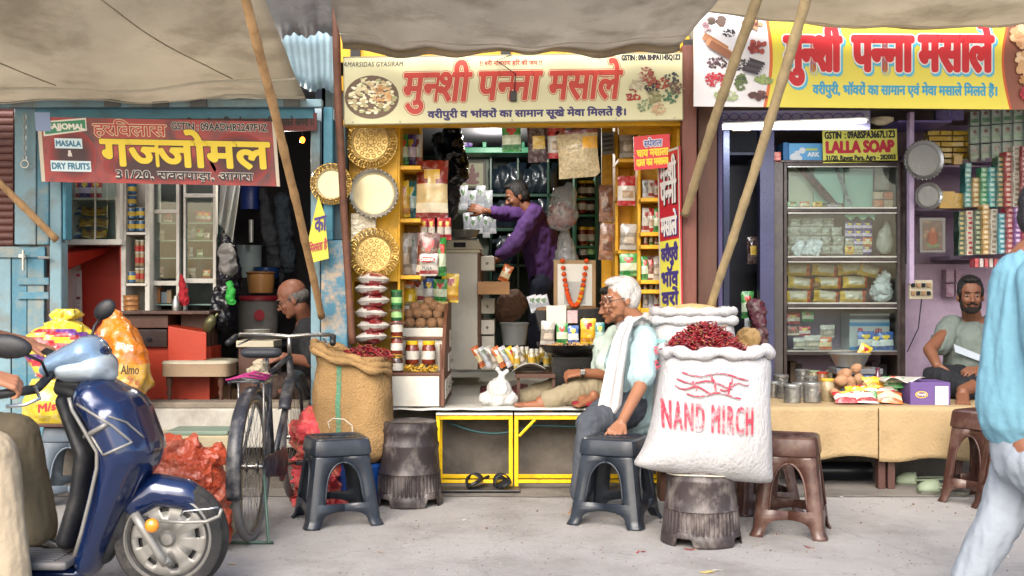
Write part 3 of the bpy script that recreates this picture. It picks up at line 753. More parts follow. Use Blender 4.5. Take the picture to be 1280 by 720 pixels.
def jar_thing(name, r, h, body, lid, labc, lab, lidh=.16, cat='jar', neck=.85, n=14):
    t = thing(name, (0, 0, 0), lab, cat)
    hb = h * (1 - lidh)
    MB().lathe([(r * .9, 0), (r, h * .04), (r, hb * .82), (r * neck, hb * .96), (r * neck, hb)], n=n).build('body', M('jar_' + body, body, .15, bump=.4, bs=45, var=.3, vs=30, coat=.6), t, smooth=40)
    MB().lathe([(r * neck * 1.05, hb + .0005), (r * neck * 1.07, h - .003), (r * neck, h)], n=n).build('lid', M('lid_' + lid, lid, .35, bump=0), t, smooth=40)
    if labc: MB().lathe([(r * 1.012, hb * .25), (r * 1.012, hb * .68)], n=n, cap=False).build('label', M('lab_' + labc, labc, .5, bump=0, var=.25, vs=25), t, smooth=True)
    return t

# ---------------------------------------------------------------- chillies and other loose goods
def pile(name, n, fn, shape, mats, label, cat, seed=0):
    rr = random.Random(seed); mb = MB()
    for k in range(n):
        p = fn(rr); shape(mb, p, rr)
    return mb.build(name, mats, smooth=True, label=label, cat=cat, kind='stuff')
def chilli(mb, p, rr, ln=.05):
    d = Vector((rr.uniform(-1, 1), rr.uniform(-1, 1), rr.uniform(-.45, .6))).normalized(); l_ = ln * rr.uniform(.7, 1.3)
    b = Vector((rr.uniform(-1, 1), rr.uniform(-1, 1), rr.uniform(-1, 1))) * l_ * .25
    p = Vector(p); r = rr.uniform(.0028, .0048)
    mb.tube([p - d * l_ / 2, p - d * l_ * .1 + b, p + d * l_ * .25 + b * .8, p + d * l_ / 2], [r * .5, r, r * .9, .0006], 5, mi=rr.choice([0, 0, 0, 1, 1, 2]))
    if rr.random() < .45: mb.tube([p - d * l_ / 2, p - d * (l_ / 2 + .014) + b * .2], [.0012, .001], 4, mi=3)
chm = [M('chilli_red', '761019', .4, var=.3, vs=20, bump=.4, coat=.3), M('chilli_dark', '5c0c18', .4, var=.3, coat=.3), M('chilli_bright', '8e1620', .4, var=.2, coat=.3), M('chilli_stem', 'b08a4a', .7)]
def mound(cx, cy, z0, rx, ry, hz, sh=.85):
    def f(rr):
        a = rr.uniform(0, 2 * PI); q = math.sqrt(rr.random())
        return (cx + rx * q * math.cos(a), cy + ry * q * math.sin(a), z0 + hz * (1 - q ** 1.6) * rr.uniform(sh, 1.05))
    return f

# ---------------------------------------------------------------- sacks
def sack_mb(c, prof, n=48, pw=2.6, seed=0, amp=.012, fz=.12, lean=(0, 0)):
    """prof: list of (z, rx, ry, dx, dy)"""
    rs = []
    for z, rx, ry, dx, dy in prof:
        ring = []
        for j in range(n):
            a = 2 * PI * j / n; ca, sa = math.cos(a), math.sin(a)
            k = (abs(ca) ** pw + abs(sa) ** pw) ** (-1 / pw)
            p = Vector((c[0] + dx + rx * k * ca, c[1] + dy + ry * k * sa, c[2] + z))
            w = noise.noise(Vector((p.x / fz + seed, p.y / fz, p.z / fz * .7))) + .5 * noise.noise(Vector((p.x / fz * 2.5, p.y / fz * 2.5 + seed, p.z / fz * 1.2)))
            p += Vector((ca, sa, 0)) * amp * w
            ring.append(p)
        rs.append(ring)
    return MB().rings(rs, cap=True), rs
def interp(keys, m=26):
    out = []
    for i in range(m + 1):
        z = keys[0][0] + (keys[-1][0] - keys[0][0]) * i / m
        for a, b in zip(keys, keys[1:]):
            if a[0] <= z <= b[0] + 1e-9:
                u = (z - a[0]) / max(1e-9, b[0] - a[0]); u = u * u * (3 - 2 * u) * .5 + u * .5
                out.append(tuple(p + (q - p) * u for p, q in zip(a, b))); break
    out[0] = keys[0]; return out

# ================================================================ MIDDLE SHOP
wsheet = M('white_plastic_sheet', 'b9b8b0', .35, bump=.35, bs=9, var=.07, vs=3, dirt='8f8a80', ds=4, damt=.5)
def bench(px0, px1, lab, brace):
    t = thing('metal_bench', P((px0 + px1) / 2, 612, 6.62), lab, 'bench')
    Y0, Y1 = 6.60, 6.86; z1 = Z(519, Y0); x0, x1 = X(px0, Y0), X(px1, Y0); w = .023
    def bar(a, b, nm): MB().box(min(a[0], b[0]), max(a[0], b[0]), min(a[1], b[1]), max(a[1], b[1]), min(a[2], b[2]), max(a[2], b[2])).build(nm, yelb, t, bevel=.002)
    bar((x0, Y0, z1 - .026), (x1, Y0 + w, z1), 'rail'); 
    for x in (x0, x1 - w): bar((x, Y0 + .002, .03), (x + w, Y0 + w - .002, z1 - .0265), 'leg'); bar((x, Y1 - w, .03), (x + w, Y1, z1 - .002), 'leg')
    bar((x0 + w, Y0 + .004, Z(604, Y0)), (x1 - w, Y0 + .024, Z(600, Y0)), 'rail'); bar((x0 + w, Y1 - .03, Z(597, Y1)), (x1 - w, Y1 - .01, Z(592, Y1)), 'rail')
    if brace: MB().tube([P(px0 + 6, 545, 6.61), P(px0 + 26, 524, 6.61)], .009, 6).build('brace', yelb, t)
    bar((x0, Y0 + w, z1 - .03), (x0 + w, Y1, z1 - .001), 'rail'); bar((x1 - w, Y0 + w, z1 - .03), (x1, Y1, z1 - .001), 'rail')
    MB().box(x0 - .0, x1 + .0, Y0 - .01, Y1 + .02, z1 + .001, z1 + .014).build('top_board', white, t, bevel=.002)
    return t
bench(545, 641, 'yellow steel bench frame on the left, under the white bag', 0)
bench(643, 832, 'yellow steel bench frame with corner brace, behind the old man and his stool', 1)
mb = MB(); mb.grid(lambda u, v: (X(488, 6.6) + u * (X(835, 6.6) - X(488, 6.6)) * 1.02, 6.585 + 3.3 * v ** 1.2, .489 + .006 * noise.noise(Vector((u * 14, v * 16, 0))) + .004 * math.sin(v * 30) - .006 * (v == 0)), 90, 60)
mb.build('floor_sheet', wsheet, smooth=True, solid=.004, label='creased white plastic sheet covering the floor of the middle shop', cat='sheet')
MB().box(X(548, 6.5), X(650, 6.5), 6.5, 6.62, .018, .026).build('metal_strip', M('dark_strip', '4a4a4c', .5, .4, dirt='7d756a'), bevel=.002, label='thin grey metal strip lying at the foot of the cement wall', cat='strip')
cb = M('green_cable', '1f4344', .5)
pts = [P(560 + 9 * k, 528 + 12 * math.sin(PI * min(1, k / 12)) + .3 * k, 6.70) for k in range(30)]
MB().tube(pts, .008, 6).build('hose', cb, smooth=True, label='dark green hose sagging along the cement wall under the benches', cat='hose')

# yellow shelving left
ys = thing('yellow_shelf_unit', P(480, 500, 6.75), 'tall yellow shelf unit hung with golden trays left of the middle shop', 'shelf')
def yb(px0, px1, py0, py1, Y0, Y1, nm='board', m=yel, t=None): return MB().box(X(px0, Y0), X(px1, Y0), Y0, Y1, Z(py1, Y0), Z(py0, Y0)).build(nm, m, t or ys, bevel=.003)
yb(436, 497, 156, 352, 6.78, 6.81); yb(497, 500, 156, 380, 6.78, 7.2, 'side_panel'); yb(524, 527, 156, 352, 7.1, 7.2, 'post')
for q in (207, 273, 344): yb(500, 526, q, q + 5, 6.80, 7.19, 'shelf')
yb(500, 527, 158, 376, 7.2, 7.22, 'back_panel'); yb(436, 442, 352, 420, 6.75, 6.80, 'post')
yb(436, 480, 353, 368, 7.0, 7.02)
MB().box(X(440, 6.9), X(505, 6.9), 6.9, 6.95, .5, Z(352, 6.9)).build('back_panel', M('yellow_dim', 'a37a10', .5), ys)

gold = M('gold_metal', 'b59452', .28, .7, bump=.35, bs=50, var=.15, vs=20)
goldp = M('gold_plate', 'c7ab6c', .32, .45, bump=.25, bs=30, var=.12, vs=8)
cream = M('cream_film', 'cdbf98', .25, .1, bump=.25, bs=10, var=.1, vs=5, coat=.6)
def tray(px, py, rpx, Y, lab, disc, rim, loops, orn, rimw=.22, tilt=0):
    t = thing('round_tray', P(px, py, Y), lab, 'tray'); c = P(px, py, Y); r = L(rpx, Y); ri = r * (1 - rimw)
    MB().lathe([(.001, .012), (ri * .9, .012), (ri * .93, .004), (ri, 0), (ri * 1.03, -.006), (ri * 1.05, .0), (ri * 1.04, .012), (.001, .02)], c, 40, axis='Y').build('dish', disc, t, smooth=40)
    mb = MB()
    if loops:
        for k in range(loops):
            a = 2 * PI * k / loops; rr_ = (ri + r) / 2
            for s_ in (-1, 1):
                pts = []
                for j in range(9):
                    b_ = 2 * PI * j / 8
                    u = rr_ + (r - ri) * .42 * math.cos(b_); w_ = a + s_ * .06 + (PI / loops) * .75 * math.sin(b_)
                    pts.append(c + Vector((u * math.cos(w_), -.008 + .004 * s_ * math.cos(b_), u * math.sin(w_))))
                mb.tube(pts, r * .026, 5, cap=False)
        pts = [c + Vector((r * .985 * math.cos(a), 0, r * .985 * math.sin(a))) for a in [2 * PI * j / 48 for j in range(49)]]
        mb.tube(pts, r * .03, 6, cap=False)
    else:
        mb.lathe([(ri * .98, -.004), (r * .95, -.014), (r, -.006), (r, .002), (r * .94, -.006), (ri * .98, .004)], c, 44, axis='Y', cap=False)
        for k in range(30):
            a = 2 * PI * k / 30; mb.ell(c + Vector((r * .985 * math.cos(a), -.008, r * .985 * math.sin(a))), (r * .05, .006, r * .05), n=7, m=4)
    mb.build('rim', rim, t, smooth=60)
    if orn:
        mb = MB(); rr = random.Random(px)
        for ly in range(3):
            nn = 6 + 4 * ly; rq = ri * (.2 + .26 * ly)
            for k in range(nn):
                a = 2 * PI * (k + .5 * ly) / nn; cc = c + Vector((rq * math.cos(a), .008, rq * math.sin(a)))
                pts = [cc + Vector((ri * .12 * math.cos(a + b_) * (1 - .5 * abs(b_) / 4), 0, ri * .12 * math.sin(a + b_) * (1 - .5 * abs(b_) / 4))) for b_ in [-4 + j for j in range(9)]]
                mb.tube(pts, r * .012, 4)
        mb.build('engraving', rim, t, smooth=True)
    return t
tray(463, 177, 34, 6.70, 'large golden filigree tray with engraved dish under the left end of the cream signboard', goldp, gold, 26, 1, .30)
tray(414, 230, 26, 6.52, 'small golden tray with pale centre beside the blue pillar', cream, gold, 24, 0, .28)
tray(467, 242, 31, 6.62, 'plain cream disc tray with silver rim, middle one of the column', cream, M('silver_rim', 'a8a294', .3, .7, bump=.3, bs=40), 0, 0, .14)
tray(467, 317, 32, 6.66, 'lowest golden filigree tray with dotted gold dish', goldp, gold, 26, 1, .30)
tg = thing('silver_tray', P(452, 292, 6.74), 'grey square tray half hidden between two golden trays', 'tray')
MB().box(X(438, 6.74), X(470, 6.74), 6.74, 6.765, Z(302, 6.74), Z(266, 6.74)).build('plate', M('silver_rim'), tg, bevel=.004)

# --- pouches: prototypes and placements
pk = {}
pk['wheat'] = (.16, .22, .05, ['7a2018', 'c8b07c', 'd8cdb0', 'c9a030'], pat_std)
pk['green'] = (.13, .19, .04, ['2f8a3a', 'b8c4a8', '1f6a30', 'b42a20'], pat_std)
pk['maroon'] = (.14, .24, .05, ['48201c', '34181a', 'b8962e', '48201c'], pat_lab)
pk['redwin'] = (.13, .22, .05, ['a81e24', 'c4c0b8', '9a8060', 'a81e24'], pat_win)
pk['seed'] = (.20, .24, .08, ['7a3220', 'c0ae84', 'cdbc8c', 'd29a2a'], lambda u, v: 0 if v > .88 else (3 if (u > .55 and .5 < v < .8) else 1))
pk['yellow'] = (.13, .18, .04, ['cfae1e', 'c89a1a', 'a87010', 'a01e1e'], pat_std)
pk['blue'] = (.13, .18, .04, ['2456a0', 'c0c4c4', '18407c', 'd0b020'], pat_std)
pk['teal'] = (.13, .18, .04, ['2a7a80', 'a8c4c0', '1e6068', 'd0c040'], pat_std)
pk['orange'] = (.13, .18, .04, ['c0601e', 'c8b890', 'a04814', 'd0c8b8'], pat_std)
pk['white'] = (.13, .18, .05, ['c4c2ba', 'b8b4a8', '8a3030', '88302c'], pat_std)
pk['brownw'] = (.14, .20, .04, ['5a281c', '6a3828', 'c4bcac', 'b83020'], pat_std)
pk['silver'] = (.13, .19, .03, ['a8aab0', '8c9098', 'b8bac0', '4a6a48'], pat_std)
pk['clear'] = (.14, .20, .05, ['a8a49c', '7c7468', 'a89c8c', 'b0aca4'], pat_win)
pk['redp'] = (.13, .18, .04, ['a81c28', 'b8b0a4', '8c1420', 'c8a828'], pat_std)
pk['almond'] = (.05, .2, .03, ['7a5038', '8a5c40', '5e3a28', 'a88460'], pat_win)
pk['purple'] = (.13, .18, .04, ['4a2a78', 'b8a8c0', '38205c', 'c8b030'], pat_std)
_pr = {}
def pou(kind, px, py, Y, hpx, label, rot=None, rz=0, wf=1, name='packet', cat='packet', group=None):
    w, h, t, cols, pat = pk[kind]
    if kind not in _pr:
        _pr[kind] = mk_pouch(name, w, h, t, cols, pat, label, cat, seed=len(_pr))
    s = L(hpx, Y) / h; o = put(_pr[kind], px, py, Y, label, rot=rot or (R.uniform(-.06, .06), R.uniform(-.05, .05), rz), sc=(s * wf, s, s), group=group)
    return o
HK = thing('hanging_rail', P(640, 153, 6.7), 'thin rod carrying hanging packets under the signboard', 'rail')
MB().tube([P(528, 156, 6.75), P(752, 155, 6.75)], .004, 6).build('rod', st, HK)
pou('green', 640, 190, 6.74, 36, 'green snack packet hanging leftmost under the signboard', wf=1.0)
pou('maroon', 673, 203, 6.74, 49, 'dark maroon packet with small yellow label hanging under the signboard', wf=.9)
pou('redwin', 696, 198, 6.76, 42, 'red topped packet of nuts hanging beside the maroon one', wf=.95)
pou('brownw', 728, 192, 6.80, 32, 'brown harvest packet hanging behind the big bag of seeds', rot=(0, .1, 0), wf=1.6)
pou('seed', 725, 222, 6.70, 60, 'big clear bag of white seeds hanging from the rod', rot=(0, -.08, 0), wf=1.05)
pou('wheat', 540, 272, 6.95, 72, 'tall cream and maroon packets with criss-cross cord hanging beside the yellow shelf', wf=.78)
def stick(o, p):
    o.parent = p; bpy.context.view_layer.update(); o.matrix_parent_inverse = p.matrix_world.inverted()
def on_pack(p, tx, a, b, py0, py1, Y, c, bo=.01, oval=None):
    f_ = panel(P(a, py1, Y), P(b, py1, Y), P(a, py0, Y))
    if oval: o_ = flat(ngon(.5, .45, .62, .95, 22), pm(oval), f_, -.001, 'printed_label', None); stick(o_, p)
    stick(lettering(tx, 0, 1, 0, 1, pm(c), f_, .001, bo, 0, 'lettering', None, steps=4), p)
_p = [o for o in COL.objects if o.name.startswith('packet') and 'brown harvest' in o.get('label', '')][0]; on_pack(_p, 'HARVEST', 724, 744, 168, 173, 6.75, 'd0c8bc')
for k in range(4): pou('redp', 530 + 10 * k, 300, 6.95, 28, 'row of slim red sachets hanging under the tall cream packets', wf=.45, group='red sachets in a hanging strip')
pou('brownw', 534, 345, 6.85, 54, 'maroon pouch with white figure above the display box', wf=.75)
_p = pou('white', 536, 345, 6.82, 28, 'white pouch with red emblem below the maroon pouch', wf=1.15); on_pack(_p, 'CHOZHA', 525, 542, 322.5, 326, 6.775, 'd8d4cc', .02, 'b01e28'); on_pack(_p, 'PUSA', 528, 540, 333, 337, 6.775, '5a5a62')
pou('green', 552, 345, 6.88, 48, 'bright green packet edge beside the white pouch', wf=.45, rz=.5)
for j, (q, kk) in enumerate(((206, ['green', 'purple', 'white']), (272, ['yellow', 'teal', 'green']), (343, ['clear', 'silver', 'redwin']))):
    for i in range(3): pou(kk[i], 505 + 8 * i, q, 7.0 + .04 * i, [38, 46, 52][j], '%s packet, %s on the %s shelf of the left yellow unit' % ({'green': 'green', 'purple': 'purple', 'white': 'white', 'yellow': 'yellow', 'teal': 'teal', 'clear': 'clear', 'silver': 'silver', 'redwin': 'red'}[kk[i]], ['first', 'second', 'third'][i], ['top', 'middle', 'bottom'][j]), wf=.5, rz=R.uniform(-.3, .3))
# lying stack beside the rusty pole
for k, (py, kk) in enumerate([(422, 'maroon'), (408, 'white'), (392, 'brownw'), (377, 'maroon'), (362, 'brownw'), (350, 'white')]):
    w, h, t_, cols, pat = pk[kk]
    mb = pouch_mb(.2, .17, .085, lambda u, v, k=k: (0 if (u - .5) ** 2 + (v - .5) ** 2 > .17 else 1), seed=k)
    mb.xf(Matrix.Translation(P(464 + (k % 2) * 3, py, 6.62)) @ Euler((PI / 2 - .1, .05 * (k % 3 - 1), .1)).to_matrix().to_4x4() @ Matrix.Translation((0, 0, -.085)))
    mb.build('packet', [foil('b8b4ac'), foil('7a1c20')], smooth=True, label='%s maroon and white spice bag in the stack beside the rusty pole' % ['lowest', 'second lowest', 'third from the bottom', 'third from the top', 'second highest', 'topmost'][k], cat='packet')
# jar column
jm = {'dark': jar_thing('jar', .042, .125, '3a2018', 'c9a41e', 'a8a49a', 'dark pickle jar'), 'red': jar_thing('jar', .043, .14, '6a2a1c', 'cfa81e', 'b8b4a8', 'pickle jar with yellow lid'),
      'green': jar_thing('tin', .042, .14, '1e4a2a', '2a6a3a', '8ab070', 'green printed tin', .1, 'tin', 1), 'yel': jar_thing('jar', .042, .09, 'c9a81e', 'b89018', None, 'small yellow jar between the pouches of the top display step'),
      'steel': jar_thing('storage_tin', .05, .11, '8f8f8c', 'a8a8a4', None, 'steel tin', .14, 'tin', 1)}
MATS['jar_8f8f8c'].node_tree.nodes['Principled BSDF'].inputs['Metallic'].default_value = .7
MATS['lid_a8a8a4'].node_tree.nodes['Principled BSDF'].inputs['Metallic'].default_value = .8
def jar(k, px, py, Y, sc, lab, name=None, group=None): return put(jm[k], px, py, Y, lab, sc=sc, group=group)
jar('dark', 496, 468, 6.64, .95, 'lowest dark jar in the column beside the display box'); jar('red', 496, 443, 6.64, .85, 'amber jar with yellow lid, second lowest in its column')
jar('red', 496, 420, 6.64, .85, 'jar with pale label in the middle of its column'); jar('green', 496, 402, 6.64, .8, 'green printed tin near the top of the jar column'); jar('green', 496, 386, 6.64, .8, 'green tin on top of the jar column')
bx = thing('jar_rack', P(496, 500, 6.66), 'small dark rack under the column of jars', 'rack')
MB().box(X(486, 6.62), X(506, 6.62), 6.62, 6.72, .5, Z(469, 6.62)).build('base', wood, bx); 
for q in (444, 421, 403, 387): MB().box(X(486, 6.6), X(506, 6.6), 6.6, 6.69, Z(q + 1.6, 6.6), Z(q, 6.6)).build('shelf', wood, bx)

# stepped display box
db = thing('display_box', P(525, 508, 6.62), 'white stepped display box with brown edging holding brown nuts and jars', 'display box')
def dbx(px0, px1, py0, py1, Y0, Y1, m=whitec, nm='panel'): return MB().box(X(px0, Y0), X(px1, Y0), Y0, Y1, Z(py1, Y0), Z(py0, Y0)).build(nm, m, db, bevel=.003)
bw = M('brown_edging', '5c3a2a', .5, bump=.2, var=.2)
dbx(490, 549, 470, 508, 6.60, 7.3); dbx(489, 551, 466, 470, 6.595, 6.75, bw, 'edging'); dbx(549.5, 552, 430, 508, 6.60, 6.606, bw, 'edging')
dbx(502, 556, 424, 466, 6.86, 7.3); dbx(500, 557, 421, 424.5, 6.84, 7.0, bw, 'edging'); dbx(500, 556, 410, 421, 6.87, 6.9); 
dbx(503, 558, 380, 410, 7.06, 7.4); dbx(502, 560, 377, 381, 7.04, 7.38, M('khaki_mat', '8f7f4e', .8), 'mat'); dbx(502, 559, 382, 389, 7.045, 7.055)
sp = [(6.60, 508), (6.60, 430), (6.86, 424), (6.86, 400), (7.06, 398), (7.06, 378), (7.4, 376), (7.4, 508)]
xs_ = X(549.5, 6.6) + .006
MB().prism([(y, Z(py, y)) for y, py in [(6.6, 508), (6.6, 462), (6.84, 405), (7.05, 378), (7.4, 365)]] + [(7.4, .5)], xs_, xs_ + .02, 'YZ').build('side_panel', bw, db)
for i in range(4):
    for j in range(3):
        y0 = 6.66 + .17 * i; z0 = .54 + .14 * j
        if z0 + .11 < .66 + .5 * (y0 - 6.6): MB().box(xs_ + .0205, xs_ + .026, y0, y0 + .14, z0, z0 + .11).build('drawer', whitec, db, bevel=.002); MB().ell((xs_ + .034, y0 + .07, z0 + .055), (.008, .008, .008), n=8, m=5).build('knob', st, db)
bn = M('brown_nut', '7a5a3e', .8, bump=.8, bs=60, var=.2, vs=30, dirt='4a3424', ds=20)
nut = MB().ell((0, 0, .035), (.036, .036, .035), n=14, m=10).build('dried_nut', bn, smooth=True, label='brown nut', cat='nut', disp=.003, dsz=.03)
for k, (px, py) in enumerate([(512, 411), (526, 411), (540, 411), (551, 411), (511, 400), (523, 399), (534, 400), (547, 400), (519, 391), (531, 392), (542, 389), (506, 405), (550, 393), (536, 384)]):
    put(nut, px, py, 6.90 + .04 * (k % 4 == 3) + (.05 if k > 3 else 0) + (.04 if k > 7 else 0), 'round brown dried nut in the pile on the middle step of the display box', sc=1.0, rz=k, group='brown nuts on the display step')
jar('red', 515, 455, 6.76, 1.0, 'left jar with yellow lid on the lower display step'); jar('red', 536, 455, 6.78, 1.0, 'right jar with yellow lid on the lower display step')
pile('yellow_fryums', 170, lambda rr: (X(rr.uniform(502, 546), 6.7), 6.65 + rr.random() * .14, Z(467, 6.7) + rr.random() * .045), lambda mb, p, rr: chilli(mb, p, rr, .035), [M('fry_yellow', 'c39a2a', .5, var=.2), M('fry_yellow2', 'a87c1c', .5), M('fry_pale', 'cdb056', .5), M('fry_yellow2')], 'heap of small yellow crisps on the lowest display step', 'snacks', 5)
for k, (kk, px, h, wf) in enumerate([('orange', 512, 27, .85), ('white', 526, 32, .8), ('yellow', 519, 16, 1.2), ('blue', 541, 30, .7), ('green', 554, 29, .9), ('yellow', 566, 36, .85)]):
    pou(kk, px - 4, 378, 7.12 + .03 * (k % 2), h, ['orange pouch', 'white pouch with black print', 'short yellow pouch', 'blue pouch', 'dark green pouch', 'tall yellow pouch of noodles'][k] + ' standing on the top step of the display box', wf=wf)
jm['yel'].location = P(512, 378, 7.1)
# white cabinet with drawers and the scale
wc = thing('drawer_cabinet', P(590, 470, 8.2), 'white laminate cabinet with brown edged drawers behind the display box', 'cabinet')
def wcb(px0, px1, py0, py1, Y0, Y1, m=whitec, nm='panel'): return MB().box(X(px0, Y0), X(px1, Y0), Y0, Y1, Z(py1, Y0), Z(py0, Y0)).build(nm, m, wc, bevel=.003)
wcb(556, 597, 316, 462, 8.0, 8.9); wcb(554, 600, 312, 316, 7.98, 8.92, M('cream_top', 'b7ad92', .4), 'top'); wcb(597.5, 600, 316, 460, 7.99, 8.02, bw, 'edging')
for k, q in enumerate((318, 345, 372, 398)):
    if k == 1: continue
    wcb(601, 618, q + 2, q + 20, 8.1, 8.5, whitec, 'drawer'); MB().ell(P(609, q + 11, 8.09), (.01, .01, .01), n=8, m=5).build('knob', st, wc)
wcb(600.5, 602, 316, 450, 8.1, 8.6, bw, 'edging'); wcb(601, 618, 420, 462, 8.12, 8.5, whitec, 'door')
dr = thing('open_drawer', P(618, 370, 8.0), 'open wooden drawer pulled out of the white cabinet', 'drawer')
for a in ((597, 637, 352, 368, 7.72, 7.735, woodl), (597, 599, 352, 368, 7.74, 8.1, woodl), (635, 637, 352, 368, 7.74, 8.1, bw)): MB().box(X(a[0], a[4]), X(a[1], a[4]), a[4], a[5], Z(a[3], a[4]), Z(a[2], a[4])).build('side', a[6], dr, bevel=.002)
MB().box(X(597, 7.74), X(637, 7.74), 7.74, 8.1, Z(368, 7.74), Z(367, 7.74)).build('bottom', woodl, dr)
pou('orange', 628, 352, 7.8, 22, 'small orange and white pouch standing on the open drawer', wf=.8, rot=(0, .4, 0))
sc_ = thing('weighing_scale', P(580, 312, 8.1), 'cream weighing scale with a round steel pan on the white cabinet', 'scale')
MB().prism([(X(558, 8), Z(312, 8)), (X(604, 8), Z(312, 8)), (X(598, 8), Z(300, 8)), (X(560, 8), Z(300, 8))], 8.0, 8.3).build('body', M('scale_cream', 'a8a08a', .45), sc_, bevel=.006)
MB().box(X(567, 7.99), X(582, 7.99), 7.99, 7.999, Z(309, 8), Z(303, 8)).build('display', drk, sc_)
MB().lathe([(.03, 0), (.09, .012), (.115, .06), (.12, .066), (.112, .062), (.085, .018), (.001, .01)], P(580, 299, 8.15), 24).build('pan', st, sc_, smooth=40)
# deep interior: green shelving, deity picture, dark shelves with glinting packs
gs = thing('green_shelving', P(640, 300, 10.3), 'dark green wall shelving at the back of the middle shop', 'shelf')
def gb(px0, px1, py0, py1, Y0, Y1, m=grn, nm='board', t=gs): return MB().box(X(px0, Y0), X(px1, Y0), Y0, Y1, Z(py1, Y0), Z(py0, Y0)).build(nm, m, t, bevel=.004)
gb(566, 720, 184, 191, 9.6, 9.9, grn, 'shelf'); gb(603, 608, 155, 184, 9.6, 9.62, grn, 'post'); gb(652, 656, 155, 184, 9.6, 9.62, grn, 'post')
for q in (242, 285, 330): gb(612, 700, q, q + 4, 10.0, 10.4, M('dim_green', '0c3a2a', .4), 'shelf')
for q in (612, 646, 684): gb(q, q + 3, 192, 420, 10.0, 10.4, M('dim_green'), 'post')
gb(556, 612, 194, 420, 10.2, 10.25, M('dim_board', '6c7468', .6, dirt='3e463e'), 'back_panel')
dk_pack = M('dark_glint_foil', '16222c', .35, .1, bump=.6, bs=18, var=.5, vs=10, coat=.3)
dkp = pouch_mb(.13, .2, .06, lambda u, v: 0).build('dark_packet', dk_pack, smooth=True, label='d', cat='packet')
for j, q in enumerate((241, 284, 329)):
    for i in range(6): put(dkp, 620 + 13 * i, q, 10.05, 'shiny dark packet on the dim green shelves at the back', hpx=30 + (i % 3) * 4, native=.2, rz=.2 * (i % 3 - 1), group='dark packets on the dim back shelves')
for i in range(4): pou('purple', 580 + 6 * i if i < 2 else 614 + 9 * i, 183, 9.65, 22, 'dim purple packet in the high green cupboard', wf=.6, group='purple packets in the high cupboard')
pt = thing('deity_picture', P(590, 235, 10.1), 'framed brown print of a seated deity on the dim back wall', 'picture')
gb(574, 607, 201, 236, 10.10, 10.13, M('pic_frame', '3a3428', .5), 'frame', pt); gb(577, 604, 204, 233, 10.095, 10.099, M('pic_paper', '8d8c74', .6), 'print', pt)
fp = panel(P(577, 233, 10.094), P(604, 233, 10.094), P(577, 204, 10.094))
for cx, cz, rx, rz in ((.5, .70, .13, .13), (.5, .42, .2, .22), (.5, .18, .32, .1), (.5, .88, .08, .08), (.26, .5, .08, .12), (.74, .5, .08, .12)): flat(ngon(cx, cz, rx, rz, 14), pm('5c3430'), fp, .001 + rx * .004, 'printed_picture', pt)
# hanging silver strips & black bags
for k in range(4): pou('silver', 580 + 10 * k, 262 + 6 * (k % 2), 9.78, 30, 'strip of silver sachets hanging over the weighing scale', wf=.6, group='silver sachet strips over the scale')
for k in range(5): pou('silver', 584 + 8 * k, 292 + 5 * (k % 2), 9.7, 26, 'lower strip of silver sachets beside the shopkeeper', wf=.5, group='silver sachet strips beside the shopkeeper')
def bag(name, items, m, lab, cat='bag', vox=.012, disp=.014, dsz=.08, seed=0, kind=None):
    return blob(items, vox, 3, disp * .8, dsz, seed, ridge=1).build(name, m, smooth=40, label=lab, cat=cat)
blk = M('black_bag', '14141a', .25, bump=.6, bs=20, coat=.4)
bag('black_bag', [(P(565, 165, 8.0), .06, P(570, 215, 8.0), .09), (P(570, 215, 8), .09, P(560, 190, 8), .07)], blk, 'crumpled black polythene bag hanging by the yellow shelf')
bag('grey_bag', [(P(566, 270, 8.3), .03, P(563, 200, 8.3), .09), (P(549, 175, 8.3), .05, P(562, 210, 8.3), .07)], M('grey_bag', '34363e', .3, bump=.6, bs=20), 'long dark grey bag hanging above the weighing scale')
# narrow green jar shelf right
gj = thing('green_jar_shelf', P(733, 325, 8.4), 'narrow green shelf of jars right of the shopkeeper', 'shelf')
for q in (718, 744): gb(q, q + 3, 220, 326, 8.3, 8.55, grn, 'post', gj)
for q in (247, 268, 307, 324): gb(718, 747, q, q + 3, 8.3, 8.55, grn, 'shelf', gj)
gb(718, 747, 220, 326, 8.56, 8.58, dkgrn, 'back_panel', gj)
for k, (px, py, kk) in enumerate([(728, 246, 'dark'), (739, 246, 'dark'), (727, 267, 'red'), (739, 267, 'dark'), (728, 306, 'red'), (740, 306, 'red'), (729, 323, 'dark'), (740, 323, 'green')]):
    jar(kk, px, py, 8.4, .95, '%s jar on the %s level of the narrow green shelf' % (['left', 'right'][k % 2], ['top', 'second', 'third', 'lowest'][k // 2]))
film = M('clear_film', 'b8bcc0', .12, bump=.7, bs=16, alpha=.38, coat=.8)
on = [(P(700 + dx, 262 + dy, 7.6)) for dx, dy in ((-8, 0), (3, -4), (12, 3), (-4, 10), (8, 12), (1, 18), (-10, 14), (14, 14))]
ob = MB()
for c in on: ob.ell(c, (.035, .03, .035), n=10, m=8)
t = thing('bag_of_onions', P(703, 285, 7.6), 'clear polythene bag of reddish onions hanging beside the green jar shelf', 'bag')
for k, c in enumerate(on): MB().ell(c, (.036, .032, .036), n=12, m=8).build('onion', M('onion_red', '8a4a38', .4, var=.25, vs=20, stretch=(1, 1, .2)), t, smooth=True)
blob([(P(712, 230, 7.6), .012, P(706, 246, 7.6), .05), (P(706, 246, 7.6), .07, P(703, 268, 7.6), .1)], .012, 3, .02, .07).build('film', film, t, smooth=True)
bag('polythene_bag', [(P(706, 290, 7.75), .03, P(708, 325, 7.75), .08), (P(708, 325, 7.75), .08, P(708, 345, 7.75), .07)], film, 'pale clear polythene bag hanging below the onions')
